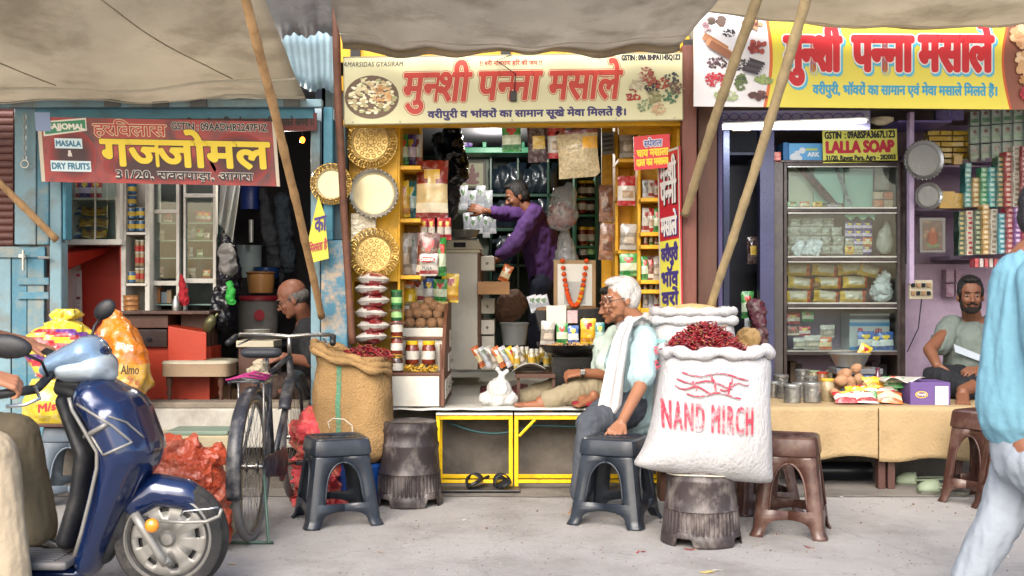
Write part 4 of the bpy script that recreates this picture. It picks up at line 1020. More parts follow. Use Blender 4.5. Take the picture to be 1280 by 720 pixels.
# --- right yellow shelves
yr = thing('yellow_shelf_unit', P(800, 500, 6.8), 'tall yellow shelf unit with packets on the right side of the middle shop', 'shelf')
def yy(px0, px1, py0, py1, Y0, Y1, nm='board', m=yel): return yb(px0, px1, py0, py1, Y0, Y1, nm, m, yr)
yy(752, 770, 152, 395, 7.5, 7.53); yy(769, 773, 152, 395, 7.2, 7.5, 'post'); yy(773, 806, 152, 470, 7.3, 7.33, 'back_panel'); yy(797, 801, 168, 395, 6.85, 7.3, 'post'); yy(801, 852, 152, 480, 7.0, 7.03, 'back_panel'); yy(846, 852, 152, 500, 6.62, 7.0, 'side_panel')
for q in (198, 244, 312, 375): yy(773, 798, q, q + 5, 6.95, 7.3, 'shelf')
for q in (247, 290, 306, 350, 362): yy(801, 846, q, q + 5, 6.72, 7.0, 'shelf')
yy(773, 852, 152, 168, 6.8, 6.83); yy(801, 846, 385, 470, 6.72, 6.74, 'door'); yy(773, 798, 395, 470, 6.95, 6.97, 'door')
nb = board('notice_sheet', P(753, 194, 7.3), P(768, 192, 7.3), P(752, 166, 7.3), M('grey_sheet', '7d7f78', .5), .004, 'small grey printed notice at the top of the right yellow post', 'notice')
for k in range(4): flat(rect(.1, .9, .15 + .2 * k, .25 + .2 * k), pm('4a4a4a'), nb[1], .001, 'printed_lines', nb[0])
pou('clear', 784, 197, 6.98, 32, 'clear packet on the top shelf of the right yellow unit', wf=.85); pou('redwin', 783, 257, 6.92, 37, 'red topped nut packet hanging on the right yellow unit', wf=1.05)
pou('clear', 785, 312, 6.92, 32, 'clear white packet hanging below the red topped one', wf=.95); pou('green', 786, 345, 6.9, 28, 'green packet hanging lowest on the right yellow unit', wf=1.2)
pou('almond', 758, 277, 7.2, 46, 'upper long clear strip of almonds on the yellow post', wf=1.6); pou('almond', 757, 325, 7.2, 46, 'lower long clear strip of almonds on the yellow post', wf=1.6)
pou('almond', 790, 380, 6.95, 34, 'brown sachet strip under the green packet', wf=1.6)
kk = ['clear', 'silver', 'white', 'redwin', 'green', 'brownw']
for j, (q, h) in enumerate(((170, 0), (247, 22), (290, 30), (306, 14), (350, 30), (362, 12), (385, 20))):
    if not h: continue
    for i in range(4): pou(kk[(i + j) % 6], 807 + 7 * i, q, 6.84, h, 'small packet in the %s row of the right yellow shelves behind the vertical banner' % ['', 'top', 'second', 'third', 'fourth', 'fifth', 'lowest'][j], wf=.5, group='packets in the %s row of the right yellow shelves' % ['', 'top', 'second', 'third', 'fourth', 'fifth', 'lowest'][j])
for i in range(5): pou(['yellow', 'clear', 'orange', 'white', 'yellow'][i], 803 + 10 * i, 171, 6.84, 22, '%s packet near the top of the right yellow shelves, under the beam' % ['leftmost yellow', 'clear', 'orange', 'white', 'rightmost yellow'][i], wf=.7)
# --- garlanded portrait frame and black display case
gf = thing('garlanded_frame', P(718, 385, 7.4), 'wooden photo frame with an orange marigold garland', 'picture frame')
Yg = 7.4
MB().box(X(692, Yg), X(745, Yg), Yg, Yg + .03, Z(386, Yg), Z(325, Yg)).build('frame', M('frame_wood', '8a6f4a', .4, bump=.2, stretch=(1, 1, .2)), gf, bevel=.005)
MB().box(X(697, Yg), X(740, Yg), Yg - .004, Yg - .001, Z(382, Yg), Z(330, Yg)).build('photograph', M('pale_photo', 'b4b6b2', .15, bump=0, var=.12, vs=2, coat=.8), gf)
MB().box(X(705, Yg), X(732, Yg), Yg - .006, Yg - .0045, Z(380, Yg), Z(352, Yg)).build('paper', M('paper_grey', '9c9c98', .6, var=.15), gf)
rr = random.Random(4); mo = [M('marigold', 'cc4a10', .7, bump=1, bs=120, var=.2), M('marigold_yellow', 'cc9a18', .7, bump=1, bs=120)]
for k in range(30):
    u = k / 29
    px = 703 + 30 * u; py = 326 + 56 * (1 - abs(2 * u - 1) ** 2.4)
    MB().ell(P(px, py, Yg - .03), (.017, .014, .015), n=9, m=6).build('marigold', mo[1 if k in (20, 22, 24) else 0], gf, disp=.003, dsz=.01)
bc = thing('black_display_case', P(718, 450, 7.1), 'open black display case holding small coloured packets in front of the frame', 'display case')
blkp = M('black_lacquer', '0d0d0f', .3, bump=.1)
MB().prism([(X(668, 7.15), Z(388, 7.15)), (X(758, 7.15), Z(385, 7.15)), (X(756, 7.15), Z(412, 7.15)), (X(674, 7.15), Z(414, 7.15))], 7.15, 7.2).build('back_panel', blkp, bc, bevel=.004)
MB().box(X(672, 7.0), X(756, 7.0), 6.95, 7.3, Z(434, 7.0), Z(430, 7.0)).build('shelf', blkp, bc, bevel=.004)
bp_ = thing('black_pan', P(712, 448, 6.95), 'wide shallow black pan heaped with nuts under the black display case', 'pan')
MB().lathe([(.04, 0), (.15, .03), (.195, .075), (.2, .08), (.19, .078), (.14, .04), (.001, .02)], P(712, 446, 6.95), 36).build('bowl', blkp, bp_, smooth=40)
MB().box(X(690, 7), X(740, 7), 6.95, 7.2, .5, Z(446, 7)).build('stand', blkp, bp_)
pile('mixed_nuts', 220, mound(X(712, 6.95), 6.95, Z(432, 6.95), .18, .18, .02), lambda mb, p, rr: mb.ell(p, (.008, .006, .006), (rr.random() * 3, rr.random() * 3, 0), 6, 4, mi=rr.randrange(3)), [M('nut_a', 'a5814e', .6), M('nut_b', 'b8955e', .6), M('nut_c', '7a5230', .6)], 'pale nuts heaped in the wide black pan', 'nuts', 6)
for k, (kk_, px, h, wf) in enumerate([('clear', 684, 30, .85), ('green', 703, 26, .85), ('blue', 717, 24, .8), ('yellow', 735, 32, .85), ('teal', 750, 28, .6)]):
    pou(kk_, px, 431 - (k % 2), 6.93 + .03 * (k % 2), h, ['grey printed card packet', 'green packet', 'blue and white packet', 'tall yellow packet', 'slim teal packet'][k] + ' standing in the black display case', wf=wf)
MB().box(X(683, 7.05), X(708, 7.05), 7.05, 7.07, Z(406, 7.05), Z(382, 7.05)).build('white_card', whitec, bevel=.003, label='white card with a small slot standing at the back of the black case', cat='card')
MB().box(X(709, 7.06), X(722, 7.06), 7.06, 7.07, Z(404, 7.06), Z(388, 7.06)).build('red_card', M('card_red', 'b8a0a0', .5, dirt='9a3040', ds=30), bevel=.002, label='small pink and white picture card in the black case', cat='card')
for k in range(3): pou('silver', 670 + 7 * k, 390, 7.2, 22, 'silver sachet leaning on the left of the garlanded frame', rot=(.2, -.3, 0), wf=.8, group='silver sachets left of the garlanded frame')
for k, px in enumerate((682, 735)): MB().ell(P(px, 387, 7.2), (.07, .05, .02), n=14, m=6).build('brown_heap', bn, smooth=True, label='low brown heap on the %s edge of the black case' % ['left', 'right'][k], cat='heap', disp=.01, dsz=.04)
# spice bottles and tilted packs on the floor
for k in range(7): pou(['orange', 'silver', 'clear', 'orange', 'silver', 'yellow', 'clear'][k], 605 + 8.5 * k, 458 + .7 * (k % 2), 7.5 - .03 * k, 28, '%s tilted foil spice pack in the row on the shop floor' % ['first', 'second', 'third', 'fourth', 'fifth', 'sixth', 'last'][k], rot=(-.2, -.45, .3), wf=.5)
jb = jar_thing('bottle', .022, .10, 'a8a488', 'c4c2b8', 'b0902a', 'small bottle', .22, 'bottle', .6, 10)
for k in range(12): put(jb, 646 + 6.2 * k, 458 - (k % 3) * 3, 7.3 + .1 * (k % 3), 'small pale bottle in the cluster beside the low table, %s row' % ['front', 'middle', 'rear'][k % 3], sc=1 + .15 * (k % 2), group='small spice bottles beside the low table, %s row' % ['front', 'middle', 'rear'][k % 3])
# white bucket, brown round sack
bk = thing('white_bucket', P(643, 430, 8.4), 'white plastic bucket behind the spice packs', 'bucket')
MB().lathe([(.085, 0), (.105, .15), (.112, .155), (.112, .165), (.1, .168), (.001, .168)], P(643, 431, 8.4), 24).build('body', M('white_bucket_plastic', '8d9294', .35), bk, smooth=40)
bag('brown_sack', [(P(636, 388, 8.6), .1, P(640, 380, 8.6), .11)], M('brown_sack', '5c4334', .8, bump=.8, bs=40), 'round dull brown sack behind the open drawer', 'sack', .014)
MB().grid(lambda u, v: (X(600 + 60 * u, 7.6), 7.5 + .35 * v, .505 + .02 * math.sin(u * 9) * v + .02 * noise.noise(Vector((u * 5, v * 4, 1)))), 20, 8).build('maroon_mat', M('maroon_cloth', '4e1a22', .9, bump=.6), smooth=True, solid=.012, label='maroon cloth mat on the floor by the white cabinet', cat='mat')
# white plastic carrier bag
bag('carrier_bag', [(P(622, 500, 6.72), .045, P(624, 488, 6.74), .075), (P(607, 498, 6.74), .04, P(638, 498, 6.74), .045), (P(624, 486, 6.74), .06, P(628, 470, 6.74), .016), (P(628, 470, 6.74), .012, P(622, 462, 6.74), .014), (P(628, 470, 6.74), .012, P(634, 463, 6.74), .012)], M('white_polythene', 'c4c4c0', .25, bump=.6, bs=14, var=.04, transl=.2), 'knotted white plastic carrier bag at the front of the shop floor', vox=.009, disp=.006, dsz=.05)
# low table with paper
lt = thing('low_table', P(668, 494, 6.95), 'tiny dark wooden table with papers beside the white carrier bag', 'table')
MB().box(X(644, 6.9), X(694, 6.9), 6.85, 7.1, Z(472, 6.9), Z(467, 6.9)).build('table_top', wood, lt, bevel=.003)
for q in (646, 690):
    for y_ in (6.87, 7.07): MB().box(X(q, y_), X(q + 4, y_), y_, y_ + .02, .497, Z(472, 6.9)).build('leg', wood, lt)
MB().grid(lambda u, v: (X(640 + 42 * u, 6.85), 6.86 + .18 * v, Z(464, 6.86) + .05 * math.sin(PI * u * .9) * (1 - .4 * v) - .02 * v), 14, 4).build('newspaper', M('newsprint', 'a9a59b', .8, var=.2, vs=14), smooth=True, solid=.003, label='curled newspaper lying on the low dark table', cat='newspaper')
bag('green_bag', [(P(690, 480, 7.15), .04, P(700, 478, 7.15), .05)], M('green_polythene', '2a7a4a', .3, bump=.5, bs=20), 'small bright green polythene bag behind the low table', vox=.01)
MB().box(X(658, 7.0), X(690, 7.0), 7.0, 7.2, .5, .56).build('cloth_bundle', M('blue_print_cloth', '2a3240', .9, dirt='8a8a7a', ds=20, damt=.8), disp=.02, dsz=.05, bevel=.01, label='folded dark patterned cloth under the low table', cat='cloth')
MB().box(X(714, 6.68), X(752, 6.68), 6.58, 6.8, .505, .53).build('red_cushion', M('red_cushion_cloth', '7c1a26', .9, bump=.5, bs=40), bevel=.01, label='flat red cloth cushion on the bench edge behind the old man', cat='cushion', disp=.006)
# slippers on the lower bench rail
def slipper_mb(l=.25, w=.09):
    mb = MB(); pts = []
    return mb
def slipper(loc, rz, m, strap, lab, name='slipper', cat='slipper', clog=False, tilt=0):
    t = thing(name, (0, 0, 0), lab, cat)
    out = [(-.5, .30), (-.42, .42), (-.2, .38), (.05, .40), (.3, .48), (.45, .36), (.5, .1), (.47, -.2), (.35, -.42), (.1, -.42), (-.15, -.36), (-.4, -.36), (-.5, -.1)]
    MB().prism([(a * .25, b * .1) for a, b in out], 0, .018, 'XY').build('sole', m, t, bevel=.004)
    if clog:
        rs = []
        for i in range(9):
            u = i / 8; a = .02 + .105 * u; w = .042 * math.sqrt(max(.05, 1 - (max(0, u - .45) / .56) ** 2)) ; h = .055 * math.sqrt(max(.04, 1 - (max(0, u - .2) / .82) ** 2))
            rs.append([(a, w * math.cos(PI * j / 10), .018 + h * math.sin(PI * j / 10)) for j in range(11)])
        MB().rings(rs, cap=False, closed=False).build('upper', strap, t, smooth=True, solid=.005)
        MB().tube([(.03, .042, .04), (-.05, .045, .045), (-.11, .03, .05), (-.122, 0, .05), (-.11, -.03, .05), (-.05, -.045, .045), (.03, -.042, .04)], .006, 6).build('heel_strap', strap, t, smooth=True)
    else:
        MB().grid(lambda u, v: (.01 + .06 * v, .046 * math.cos(PI * u), .015 + .05 * math.sin(PI * u)), 12, 3).build('strap', strap, t, smooth=True, solid=.006)
    t.location = loc; t.rotation_euler = (tilt, 0, rz); return t
blks = M('black_rubber', '1c1e22', .5)
slipper(P(598, 604, 6.62), -1.9, blks, M('black_strap', '24282e', .5), 'black slipper on the bench rail, left one', tilt=.5); slipper(P(627, 604, 6.62), -1.3, blks, M('black_strap'), 'black slipper on the bench rail, right one', tilt=.5)

lb_ = thing('lit_bulb', P(616, 165, 9.3), 'bright lit bulb high up inside the middle shop', 'light bulb')
MB().ell(P(616, 165, 9.3), (.035, .035, .04), n=14, m=9).build('bulb', M('bulb_glow', 'fff6e4', .3, emit=6, bump=0, var=0), lb_, smooth=True)
l_ = bpy.data.objects.new('bulb_lamp', bpy.data.lights.new('bulb_lamp', 'POINT')); COL.objects.link(l_); l_.data.energy = 20; l_.data.shadow_soft_size = .05; l_.data.color = (1, .95, .88); l_.location = P(616, 165, 9.0) + Vector((0, 0, -.1))
# ================================================================ STOOLS AND DRUMS
def stool(m, lab, name='plastic_stool', H=.46, wt=.145, wb=.205):
    t = thing(name, (0, 0, 0), lab, 'stool'); c = .035; za, zi0, zi1 = .375, .125, .34
    Wd = lambda z: wb + (wt - wb) * z / (H - .03) + .012 * max(0, 1 - z / .03)
    def I(z):   # inner half width of the big opening / lower arch
        w = Wd(z) - c
        if z >= zi0 and z <= zi1: 
            q = max(0, (z - .22) / (zi1 - .22)); return (w - .045) * math.sqrt(max(0, 1 - q ** 2.4))
        if z < .085: return (w - .04) * math.sqrt(max(0, 1 - (max(0, z - .03) / .055) ** 3))
        return 0
    zs = [0, .012, .03, .045, .06, .07, .078, .084, .0851, .1, .1249, .125, .16, .22, .25, .275, .295, .31, .322, .331, .337, .34, .3401, .36, .375]
    def side(k):
        rot = Matrix.Rotation(PI / 2 * k, 4, 'Z')
        return lambda x, z, o=0: rot @ Vector((x, -Wd(z) - o, z))
    for k in range(4):
        mb = MB(); f0, f1 = side(k), side((k + 1) % 4)
        for a, b in zip(zs, zs[1:]):
            ia, ib = I(a), I(b)
            wa, wb_ = Wd(a) - c, Wd(b) - c
            if a > .34 or (.0849 < a < .1245): ia = ib = 0
            # right strip of side k, left strip of side k+1, corner between them
            A = [f0(max(ia, 0), a), f0(wa, a), f0(wb_, b), f0(max(ib, 0), b)]; B = [f1(-wa, a), f1(-ia, a), f1(-ib, b), f1(-wb_, b)]
            mb.add(A, [(0, 1, 2, 3)]); mb.add(B, [(0, 1, 2, 3)])
            mid = lambda z, w: (f0(w, z) + f1(-w, z)) / 2 + (rotv(k) * .010)
            rotv = lambda k: (Matrix.Rotation(PI / 2 * k, 4, 'Z') @ Vector((1, -1, 0)).normalized())
            ma, mb2 = mid(a, wa), mid(b, wb_)
            mb.add([f0(wa, a), ma, mb2, f0(wb_, b)], [(0, 1, 2, 3)]); mb.add([ma, f1(-wa, a), f1(-wb_, b), mb2], [(0, 1, 2, 3)])
        o = mb.build('leg', m, t, smooth=35, solid=.007, merge=.0008)
        # moulded rim round the opening
        pts = [f0(I(z) , z, .003) for z in zs if .125 <= z <= .34]; pts = pts + [Vector((0, 0, 0)) + f0(-I(z), z, .003) for z in reversed([z for z in zs if .125 <= z <= .34])]
        MB().tube(pts, .006, 6).build('moulding', m, t, smooth=True)
    rs = []
    for z, w in ((.375, wt + .022), (.385, wt + .024), (.435, wt + .016), (.452, wt + .012), (.46, wt + .002), (.46, wt - .016), (.455, wt - .022), (.455, .03)):
        ring = []
        for j in range(40):
            a = 2 * PI * j / 40; ca, sa = math.cos(a), math.sin(a); kk = (abs(ca) ** 7 + abs(sa) ** 7) ** (-1 / 7)
            ring.append((w * kk * ca, w * kk * sa, z))
        rs.append(ring)
    mb = MB().rings(rs, cap=False)
    mb.lathe([(.03, .4551), (.012, .4545), (.012, .445)], n=16, cap=False)
    for k in range(3):
        r_ = .05 + .03 * k
        mb.tube([(r_ * math.cos(a), r_ * math.sin(a), .456) for a in [2 * PI * j / 24 for j in range(25)]], .002, 4, cap=False)
    mb.build('seat', m, t, smooth=35)
    return t
slate = M('slate_plastic', '1d232c', .4, bump=.1, bs=15, var=.12, vs=6, dirt='3d434a', ds=5, damt=.4, coat=.15)
brnp = M('brown_plastic', '3f261f', .4, bump=.1, bs=15, var=.15, vs=6, dirt='7b665c', ds=6, damt=.4, coat=.15)
s1 = stool(slate, 'dark slate plastic stool in front of the burlap sack')
s1.location = (X(421, 5.78), 5.78, 0); s1.scale = (.93, .93, .95); s1.rotation_euler[2] = .38; register(s1)
copy_tree(s1, (X(769, 5.78), 5.78, 0), -.42, 'dark slate plastic stool on which the old man rests his hand')
s2 = stool(brnp, 'worn brown plastic stool with a broken crossbar right of the white sack')
s2.location = (X(990, 5.5), 5.52, 0); s2.rotation_euler[2] = -.33; s2.scale = (.84, .84, 1.04); register(s2)
copy_tree(s2, (X(945, 6.1), 6.1, 0), .3, 'brown plastic stool in shadow behind the drum stool and the white sack', sc=(.9, .9, .9))
copy_tree(s2, (X(1236, 6.2), 6.25, 0), .55, 'brown plastic stool at the right end of the counter', sc=(.85, .85, 1.13))
copy_tree(s2, (X(1275, 6.0), 6.0, 0), .2, 'brown plastic stool behind the jeans of the passer-by', sc=(.85, .85, 1.1))
s3 = stool(M('grey_blue_plastic', '59636c', .45, bump=.1, var=.12, dirt='3a4046', ds=8), 'grey blue plastic stool in the shade behind the scooter')
s3.location = (X(92, 6.3), 6.3, 0); s3.rotation_euler[2] = .2; s3.scale = (.9, .9, .95)

drum_m = M('dusty_brown_plastic', '2a2324', .45, bump=.25, bs=25, var=.2, vs=6, dirt='857c77', ds=9, damt=.45, stretch=(1, 1, .6))
drum_m2 = M('dusty_grey_plastic', '332b2b', .45, bump=.25, bs=25, var=.2, vs=6, dirt='968d87', ds=9, damt=.45, stretch=(1, 1, .6))
def drum(m, lab, rt, rb, H, cord=None, rot=0):
    t = thing('drum_stool', (0, 0, 0), lab, 'stool'); n = 192; rs = []
    lv = [0, .012, .03, .05, .06, .065, .10, .14, .175, .18, .19, .25, .3, .33, .335, .345, .38, .40, .41, .43, .455, .46]
    for q in lv:
        u = q / .46; r0 = rb + (rt - rb) * u
        if q <= .012: r0 += .007
        elif q <= .05: r0 += .006
        if .175 < q < .185: r0 += .006
        if .33 <= q <= .34: r0 += .006
        if .40 < q < .415: r0 += .005
        if q == .46: r0 -= .012
        ring = []
        for j in range(n):
            a = 2 * PI * j / n + rot; d = abs((a - rot + PI / 4 + PI / 8) % (PI / 2) - PI / 4)  # four notches
            lift = .045 * max(0, min(1, (.26 - d) / .07)); z = lift + q * (.46 - lift) / .46 if q < .1 else q
            if q < .1: z = lift * (1 - q / .1) + q
            rib = .0035 * (1 if (j // 2) % 2 else -1) if .06 < q < .178 else 0
            ring.append(((r0 + rib) * math.cos(a), (r0 + rib) * math.sin(a), z * H / .46))
        rs.append(ring)
    MB().rings(rs, cap=False).build('body', m, t, smooth=50, solid=.005)
    MB().lathe([(rt - .012, H), (rt - .02, H - .004), (.02, H - .004), (.015, H - .012)], n=48, cap=False).build('seat', m, t, smooth=30)
    if cord: MB().tube([((rb + (rt - rb) * .79 + .012) * math.cos(a), (rb + (rt - rb) * .79 + .012) * math.sin(a), H * .79 + .004 * math.sin(a * 3)) for a in [2 * PI * j / 48 for j in range(49)]], .0035, 6).build('cord', rope, t)
    return t
d1 = drum(drum_m, 'round ribbed brown drum stool scuffed white beside the burlap sack', .148, .178, .46); d1.location = (X(511, 6.2), 6.25, 0); d1.rotation_euler[2] = -.35
d2 = drum(drum_m2, 'dusty round drum stool with a white cord carrying the big white sack', .148, .182, .42, 1); d2.location = (X(877, 5.3), 5.32, 0); d2.rotation_euler[2] = -.2

# ================================================================ SACKS
bur = M('burlap', '8f7148', .9, bump=1, bs=90, var=.12, vs=5, dirt='6c5434', ds=4, damt=.4)
Yb = 6.3; cx = X(441, Yb)
t = thing('burlap_sack', (cx, Yb, .0), 'open brown burlap sack of dried red chillies with rolled rim', 'sack')
h0 = Z(566, Yb); top = Z(447, Yb)
keys = [(h0 - .04, .17, .15, 0, 0), (h0 + .0, .215, .19, 0, 0), (h0 + .1, .225, .2, .005, 0), (h0 + .3, .22, .19, 0, 0), (top - .04, .205, .18, 0, 0), (top + .01, .21, .18, -.005, 0)]
mb, rs = sack_mb((cx, Yb + .02, 0), interp(keys), seed=3, amp=.018); mb.build('sack_body', bur, t, smooth=True)
ring = [Vector(p) for p in rs[-1]]; ring = [p + Vector((0, -.012, .008 * math.sin(j * .9) - .06 * (p.x - cx) / .2)) for j, p in enumerate(ring)] 
MB().tube(ring + ring[:1], [.022 + .006 * math.sin(j * 1.7) for j in range(len(ring) + 1)], 9, cap=False).build('rolled_rim', bur, t, smooth=True)
r2 = [p * 1 + Vector((0, -.004, -.028)) for p in ring]; r2 = [Vector((cx + (p.x - cx) * 1.03, Yb + (p.y - Yb) * 1.05, p.z)) for p in r2]
MB().tube(r2 + r2[:1], [.02 + .006 * math.sin(j * 1.1 + 1) for j in range(len(ring) + 1)], 8, cap=False).build('rolled_rim', bur, t, smooth=True)
def sstripe(u, v):
    i = int(2 + v * 22); r_ = rs[min(i, len(rs) - 1)]; a = (252 + 7 * u) / 360 * 48; j = int(a) % 48; f_ = a - int(a)
    p = Vector(r_[j]).lerp(Vector(r_[(j + 1) % 48]), f_); return p + (p - Vector((cx, Yb + .02, p.z))).normalized() * .004
MB().grid(sstripe, 3, 22).build('green_stripe', M('green_stripe_dye', '4e7a60', .9, bump=1, bs=90, dirt='8f7148', ds=15), t, smooth=True)
MB().tube([P(412, 535, 6.09), P(410, 528, 6.085), P(416, 523, 6.08), P(430, 524, 6.085), P(440, 532, 6.09), P(441, 545, 6.08)], .003, 5).build('string', rope, t)
pile('dried_chillies', 330, mound(cx + .07, Yb + .03, top - .0, .155, .14, .06), chilli, chm, 'dried red chillies filling the brown burlap sack', 'chillies', 11)
# red mesh sack of roots and the red/beige bag behind the left stool
nets = M('red_net_bag', 'a8353a', .6, bump=1, bs=30, var=.2, vs=8, dirt='b08060', ds=7, damt=.8)
bag('red_net_sack', [(P(398, 630, 6.28), .10, P(400, 560, 6.3), .12), (P(400, 560, 6.3), .12, P(420, 545, 6.3), .11), (P(440, 545, 6.3), .05, P(395, 540, 6.28), .1), (P(385, 635, 6.2), .05, P(420, 635, 6.3), .08)], nets, 'torn red and beige net sack standing behind the left dark stool', 'sack', .014, .05, .12, 3)
bl = thing('blue_bucket', P(460, 600, 6.4), 'bright blue plastic bucket half hidden between stool and drum', 'bucket')
MB().lathe([(.12, .0), (.15, .20), (.155, .205), (.155, .225), (.001, .225)], (X(450, 6.3), 6.33, 0), 28).build('body', M('blue_plastic', '1f4f9c', .35), bl, smooth=40)
# big white sack reading NAND MIRCH
wov = M('white_woven_sack', 'aeadae', .5, bump=.8, bs=70, var=.05, vs=5, dirt='98938c', ds=4, damt=.5, stretch=(1, 1, .5))
Yw = 5.28; cxw = X(880, Yw)
t = thing('white_sack', (cxw, Yw, 0), 'large white woven sack printed NAND MIRCH tilted on the drum stool', 'sack')
H1 = .42; keys = []
def wprof():
    out = []
    K = [(598, 868, 812, 968 - 812 + 10), (590, 877, 0, 184), (578, 879, 0, 178), (560, 884, 0, 158), (530, 889, 0, 146), (500, 893, 0, 136), (470, 894, 0, 132), (452, 893, 0, 128), (438, 890, 0, 130)]
    return K
zs_ = [(592, 789, 968), (584, 791, 967), (570, 800, 965), (550, 810, 963), (520, 817, 962), (490, 822, 961), (465, 826, 961), (450, 829, 962), (440, 831, 959)]
rsw = []; n = 64
for i, (py, pa, pb_) in enumerate(zs_):
    xa, xb = X(pa, Yw), X(pb_, Yw); rx = (xb - xa) / 2; cxx = (xa + xb) / 2; ry = [.05, .12, .17, .19, .2, .2, .19, .19, .19][i]; ring = []
    for j in range(n):
        a = 2 * PI * j / n; ca, sa = math.cos(a), math.sin(a); kq = (abs(ca) ** 2.5 + abs(sa) ** 2.5) ** (-.4)
        z0 = Z(py, Yw) + [-.035, -.03, -.022, -.01, 0, 0, 0, 0, 0][i] * (ca + .35) * 1.3
        p = Vector((cxx + rx * kq * ca, Yw + ry * kq * sa, z0))
        w = noise.noise(Vector((p.x * 6, p.z * 9, p.y * 4))) + .4 * noise.noise(Vector((p.x * 17, p.z * 22, p.y * 9)))
        w += .9 * (abs(noise.noise(Vector((p.x * 9 + p.z * 6, p.z * 3 - p.x * 4, p.y * 5)))) - .25) + .5 * (abs(noise.noise(Vector((p.x * 20, p.z * 8, 4)))) - .2); p += Vector((ca, sa, 0)) * .011 * w; ring.append(p)
    rsw.append(ring)
mb = MB().rings(rsw, cap=True); mb.build('sack_body', wov, t, smooth=True, sub=1)
rg = rsw[-1]; rg = [Vector(p) + Vector((0, -.004, .008 * math.sin(j * .7) + .004)) for j, p in enumerate(rg)]
MB().tube(rg + rg[:1], [.026 + .007 * math.sin(j * 1.3) for j in range(n + 1)], 10, cap=False).build('rolled_rim', wov, t, smooth=True)
for c_ in (P(789, 566, 5.6), P(967, 600, 5.6)): pass
red_ink = M('faded_red_ink', 'b0384a', .6, bump=0, var=.1, dirt='b4b3b4', ds=25, damt=.85)
def wsurf(x, z, d=0):
    px, py = x, z
    cc = (825 + 962) / 2 ; k_ = min(1, abs(px - cc) / 70)
    yy_ = Yw - .2 * (1 - k_ ** 2.5) ** .4 - .012 - d
    return Vector((X(px, Yw), yy_, Z(py, Yw)))
from mathutils.bvhtree import BVHTree
_vv = [Vector(p) for r_ in rsw for p in r_]; _ff = [(i * n + j, i * n + (j + 1) % n, (i + 1) * n + (j + 1) % n, (i + 1) * n + j) for i in range(len(rsw) - 1) for j in range(n)]
bvh = BVHTree.FromPolygons(_vv, _ff)
def wsurf(px, py, d=0):
    hit = bvh.ray_cast(Vector((X(px, Yw), Yw - 1, Z(py, Yw))), Vector((0, 1, 0)))
    y_ = hit[0].y if hit[0] else Yw - .1
    return Vector((X(px, Yw), y_ - .011 - d, Z(py, Yw)))
def wfm(x, z, d=0):   # unit frame of the print, slightly rotated
    return wsurf(820 + 120 * x, 530 - 40 * z + 9 * x, d)
lettering('NAND MIRCH', .03, .92, .02, .86, red_ink, wfm, .0, .006, .0, 'lettering', t, steps=6, track=.13)
for (a, b, c_, d_) in ((840, 470, 905, 478), (846, 462, 925, 468), (838, 478, 880, 484), (890, 482, 925, 474), (850, 487, 915, 490), (858, 472, 862, 480), (880, 466, 885, 480), (905, 468, 900, 484)):
    pts = [wsurf(a + (c_ - a) * k / 8, b + (d_ - b) * k / 8 + 3 * math.sin(k), .0) for k in range(9)]
    MB().tube(pts, .0042, 4).build('printed_mark', red_ink, t)
pile('dried_chillies', 620, mound(cxw, Yw, Z(440, Yw) + .01, .19, .15, .125), chilli, chm, 'dried red chillies heaped in the big white sack', 'chillies', 12)
MB().lathe([(.001, 0), (.165, 0), (.11, .07), (.001, .12)], (cxw, Yw + .02, Z(440, Yw) - .02), 20).build('chilli_heap', chm[1], smooth=True, label='dark red core of the chilli heap in the white sack', cat='chillies', kind='stuff')
# rear white sack with grain
Yr = 6.35; cxr = X(866, Yr)
t = thing('white_sack', (cxr, Yr, 0), 'white printed sack of pale grain standing behind the chilli sack', 'sack')
keys = [(.2, .19, .17, 0, 0), (.35, .23, .19, 0, 0), (.7, .235, .2, 0, 0), (Z(412, Yr), .225, .19, .0, 0), (Z(394, Yr), .21, .18, -.0, 0), (Z(389, Yr), .215, .18, 0, 0)]
mb, rs = sack_mb((cxr, Yr, 0), interp(keys), seed=9, amp=.02); mb.build('sack_body', wov, t, smooth=True)
ring = [Vector(p) for p in rs[-1]]
MB().tube(ring + ring[:1], [.024 + .006 * math.sin(j * 1.7) for j in range(len(ring) + 1)], 9, cap=False).build('rolled_rim', wov, t, smooth=True)
r2 = [Vector((cxr + (p.x - cxr) * 1.05, Yr + (p.y - Yr) * 1.05, p.z - .05)) for p in ring]
MB().tube(r2 + r2[:1], [.024 + .008 * math.sin(j * 1.2) for j in range(len(ring) + 1)], 9, cap=False).build('rolled_rim', wov, t, smooth=True)
MB().lathe([(.001, .045), (.1, .035), (.19, .0), (.001, -.01)], (cxr, Yr, Z(389, Yr)), 28).build('grain', M('pale_grain', 'b8a070', .9, bump=1, bs=150, var=.2, vs=60), smooth=True, kind='stuff', label='heap of pale grain in the rear white sack', cat='grain', disp=.004, dsz=.03)
fr2 = panel(P(820, 470, Yr - .235), P(860, 470, Yr - .235), P(820, 405, Yr - .235))
lettering('सनमाज', -.06, .55, .42, .56, red_ink, fr2, 0, .008, 0, 'lettering', t)
cluster(fr2, .1, .1, .35, .2, ['b0384a', '9a3a4a', 'b07080'], 26, .07, .3, .001, t, 'printed_picture', .6, 5)
lettering('मसाला', .0, .6, .62, .70, M('teal_ink', '6aa0a0', .6), fr2, 0, .008, 0, 'lettering', t)
bag('brown_paper_bag', [(P(930, 440, 6.9), .06, P(935, 425, 6.9), .07), (P(915, 470, 6.9), .09, P(925, 440, 6.9), .08)], M('brown_paper', '8a6f45', .8, bump=.8, bs=18, var=.15), 'crumpled brown paper bag peeking out behind the chilli sack')
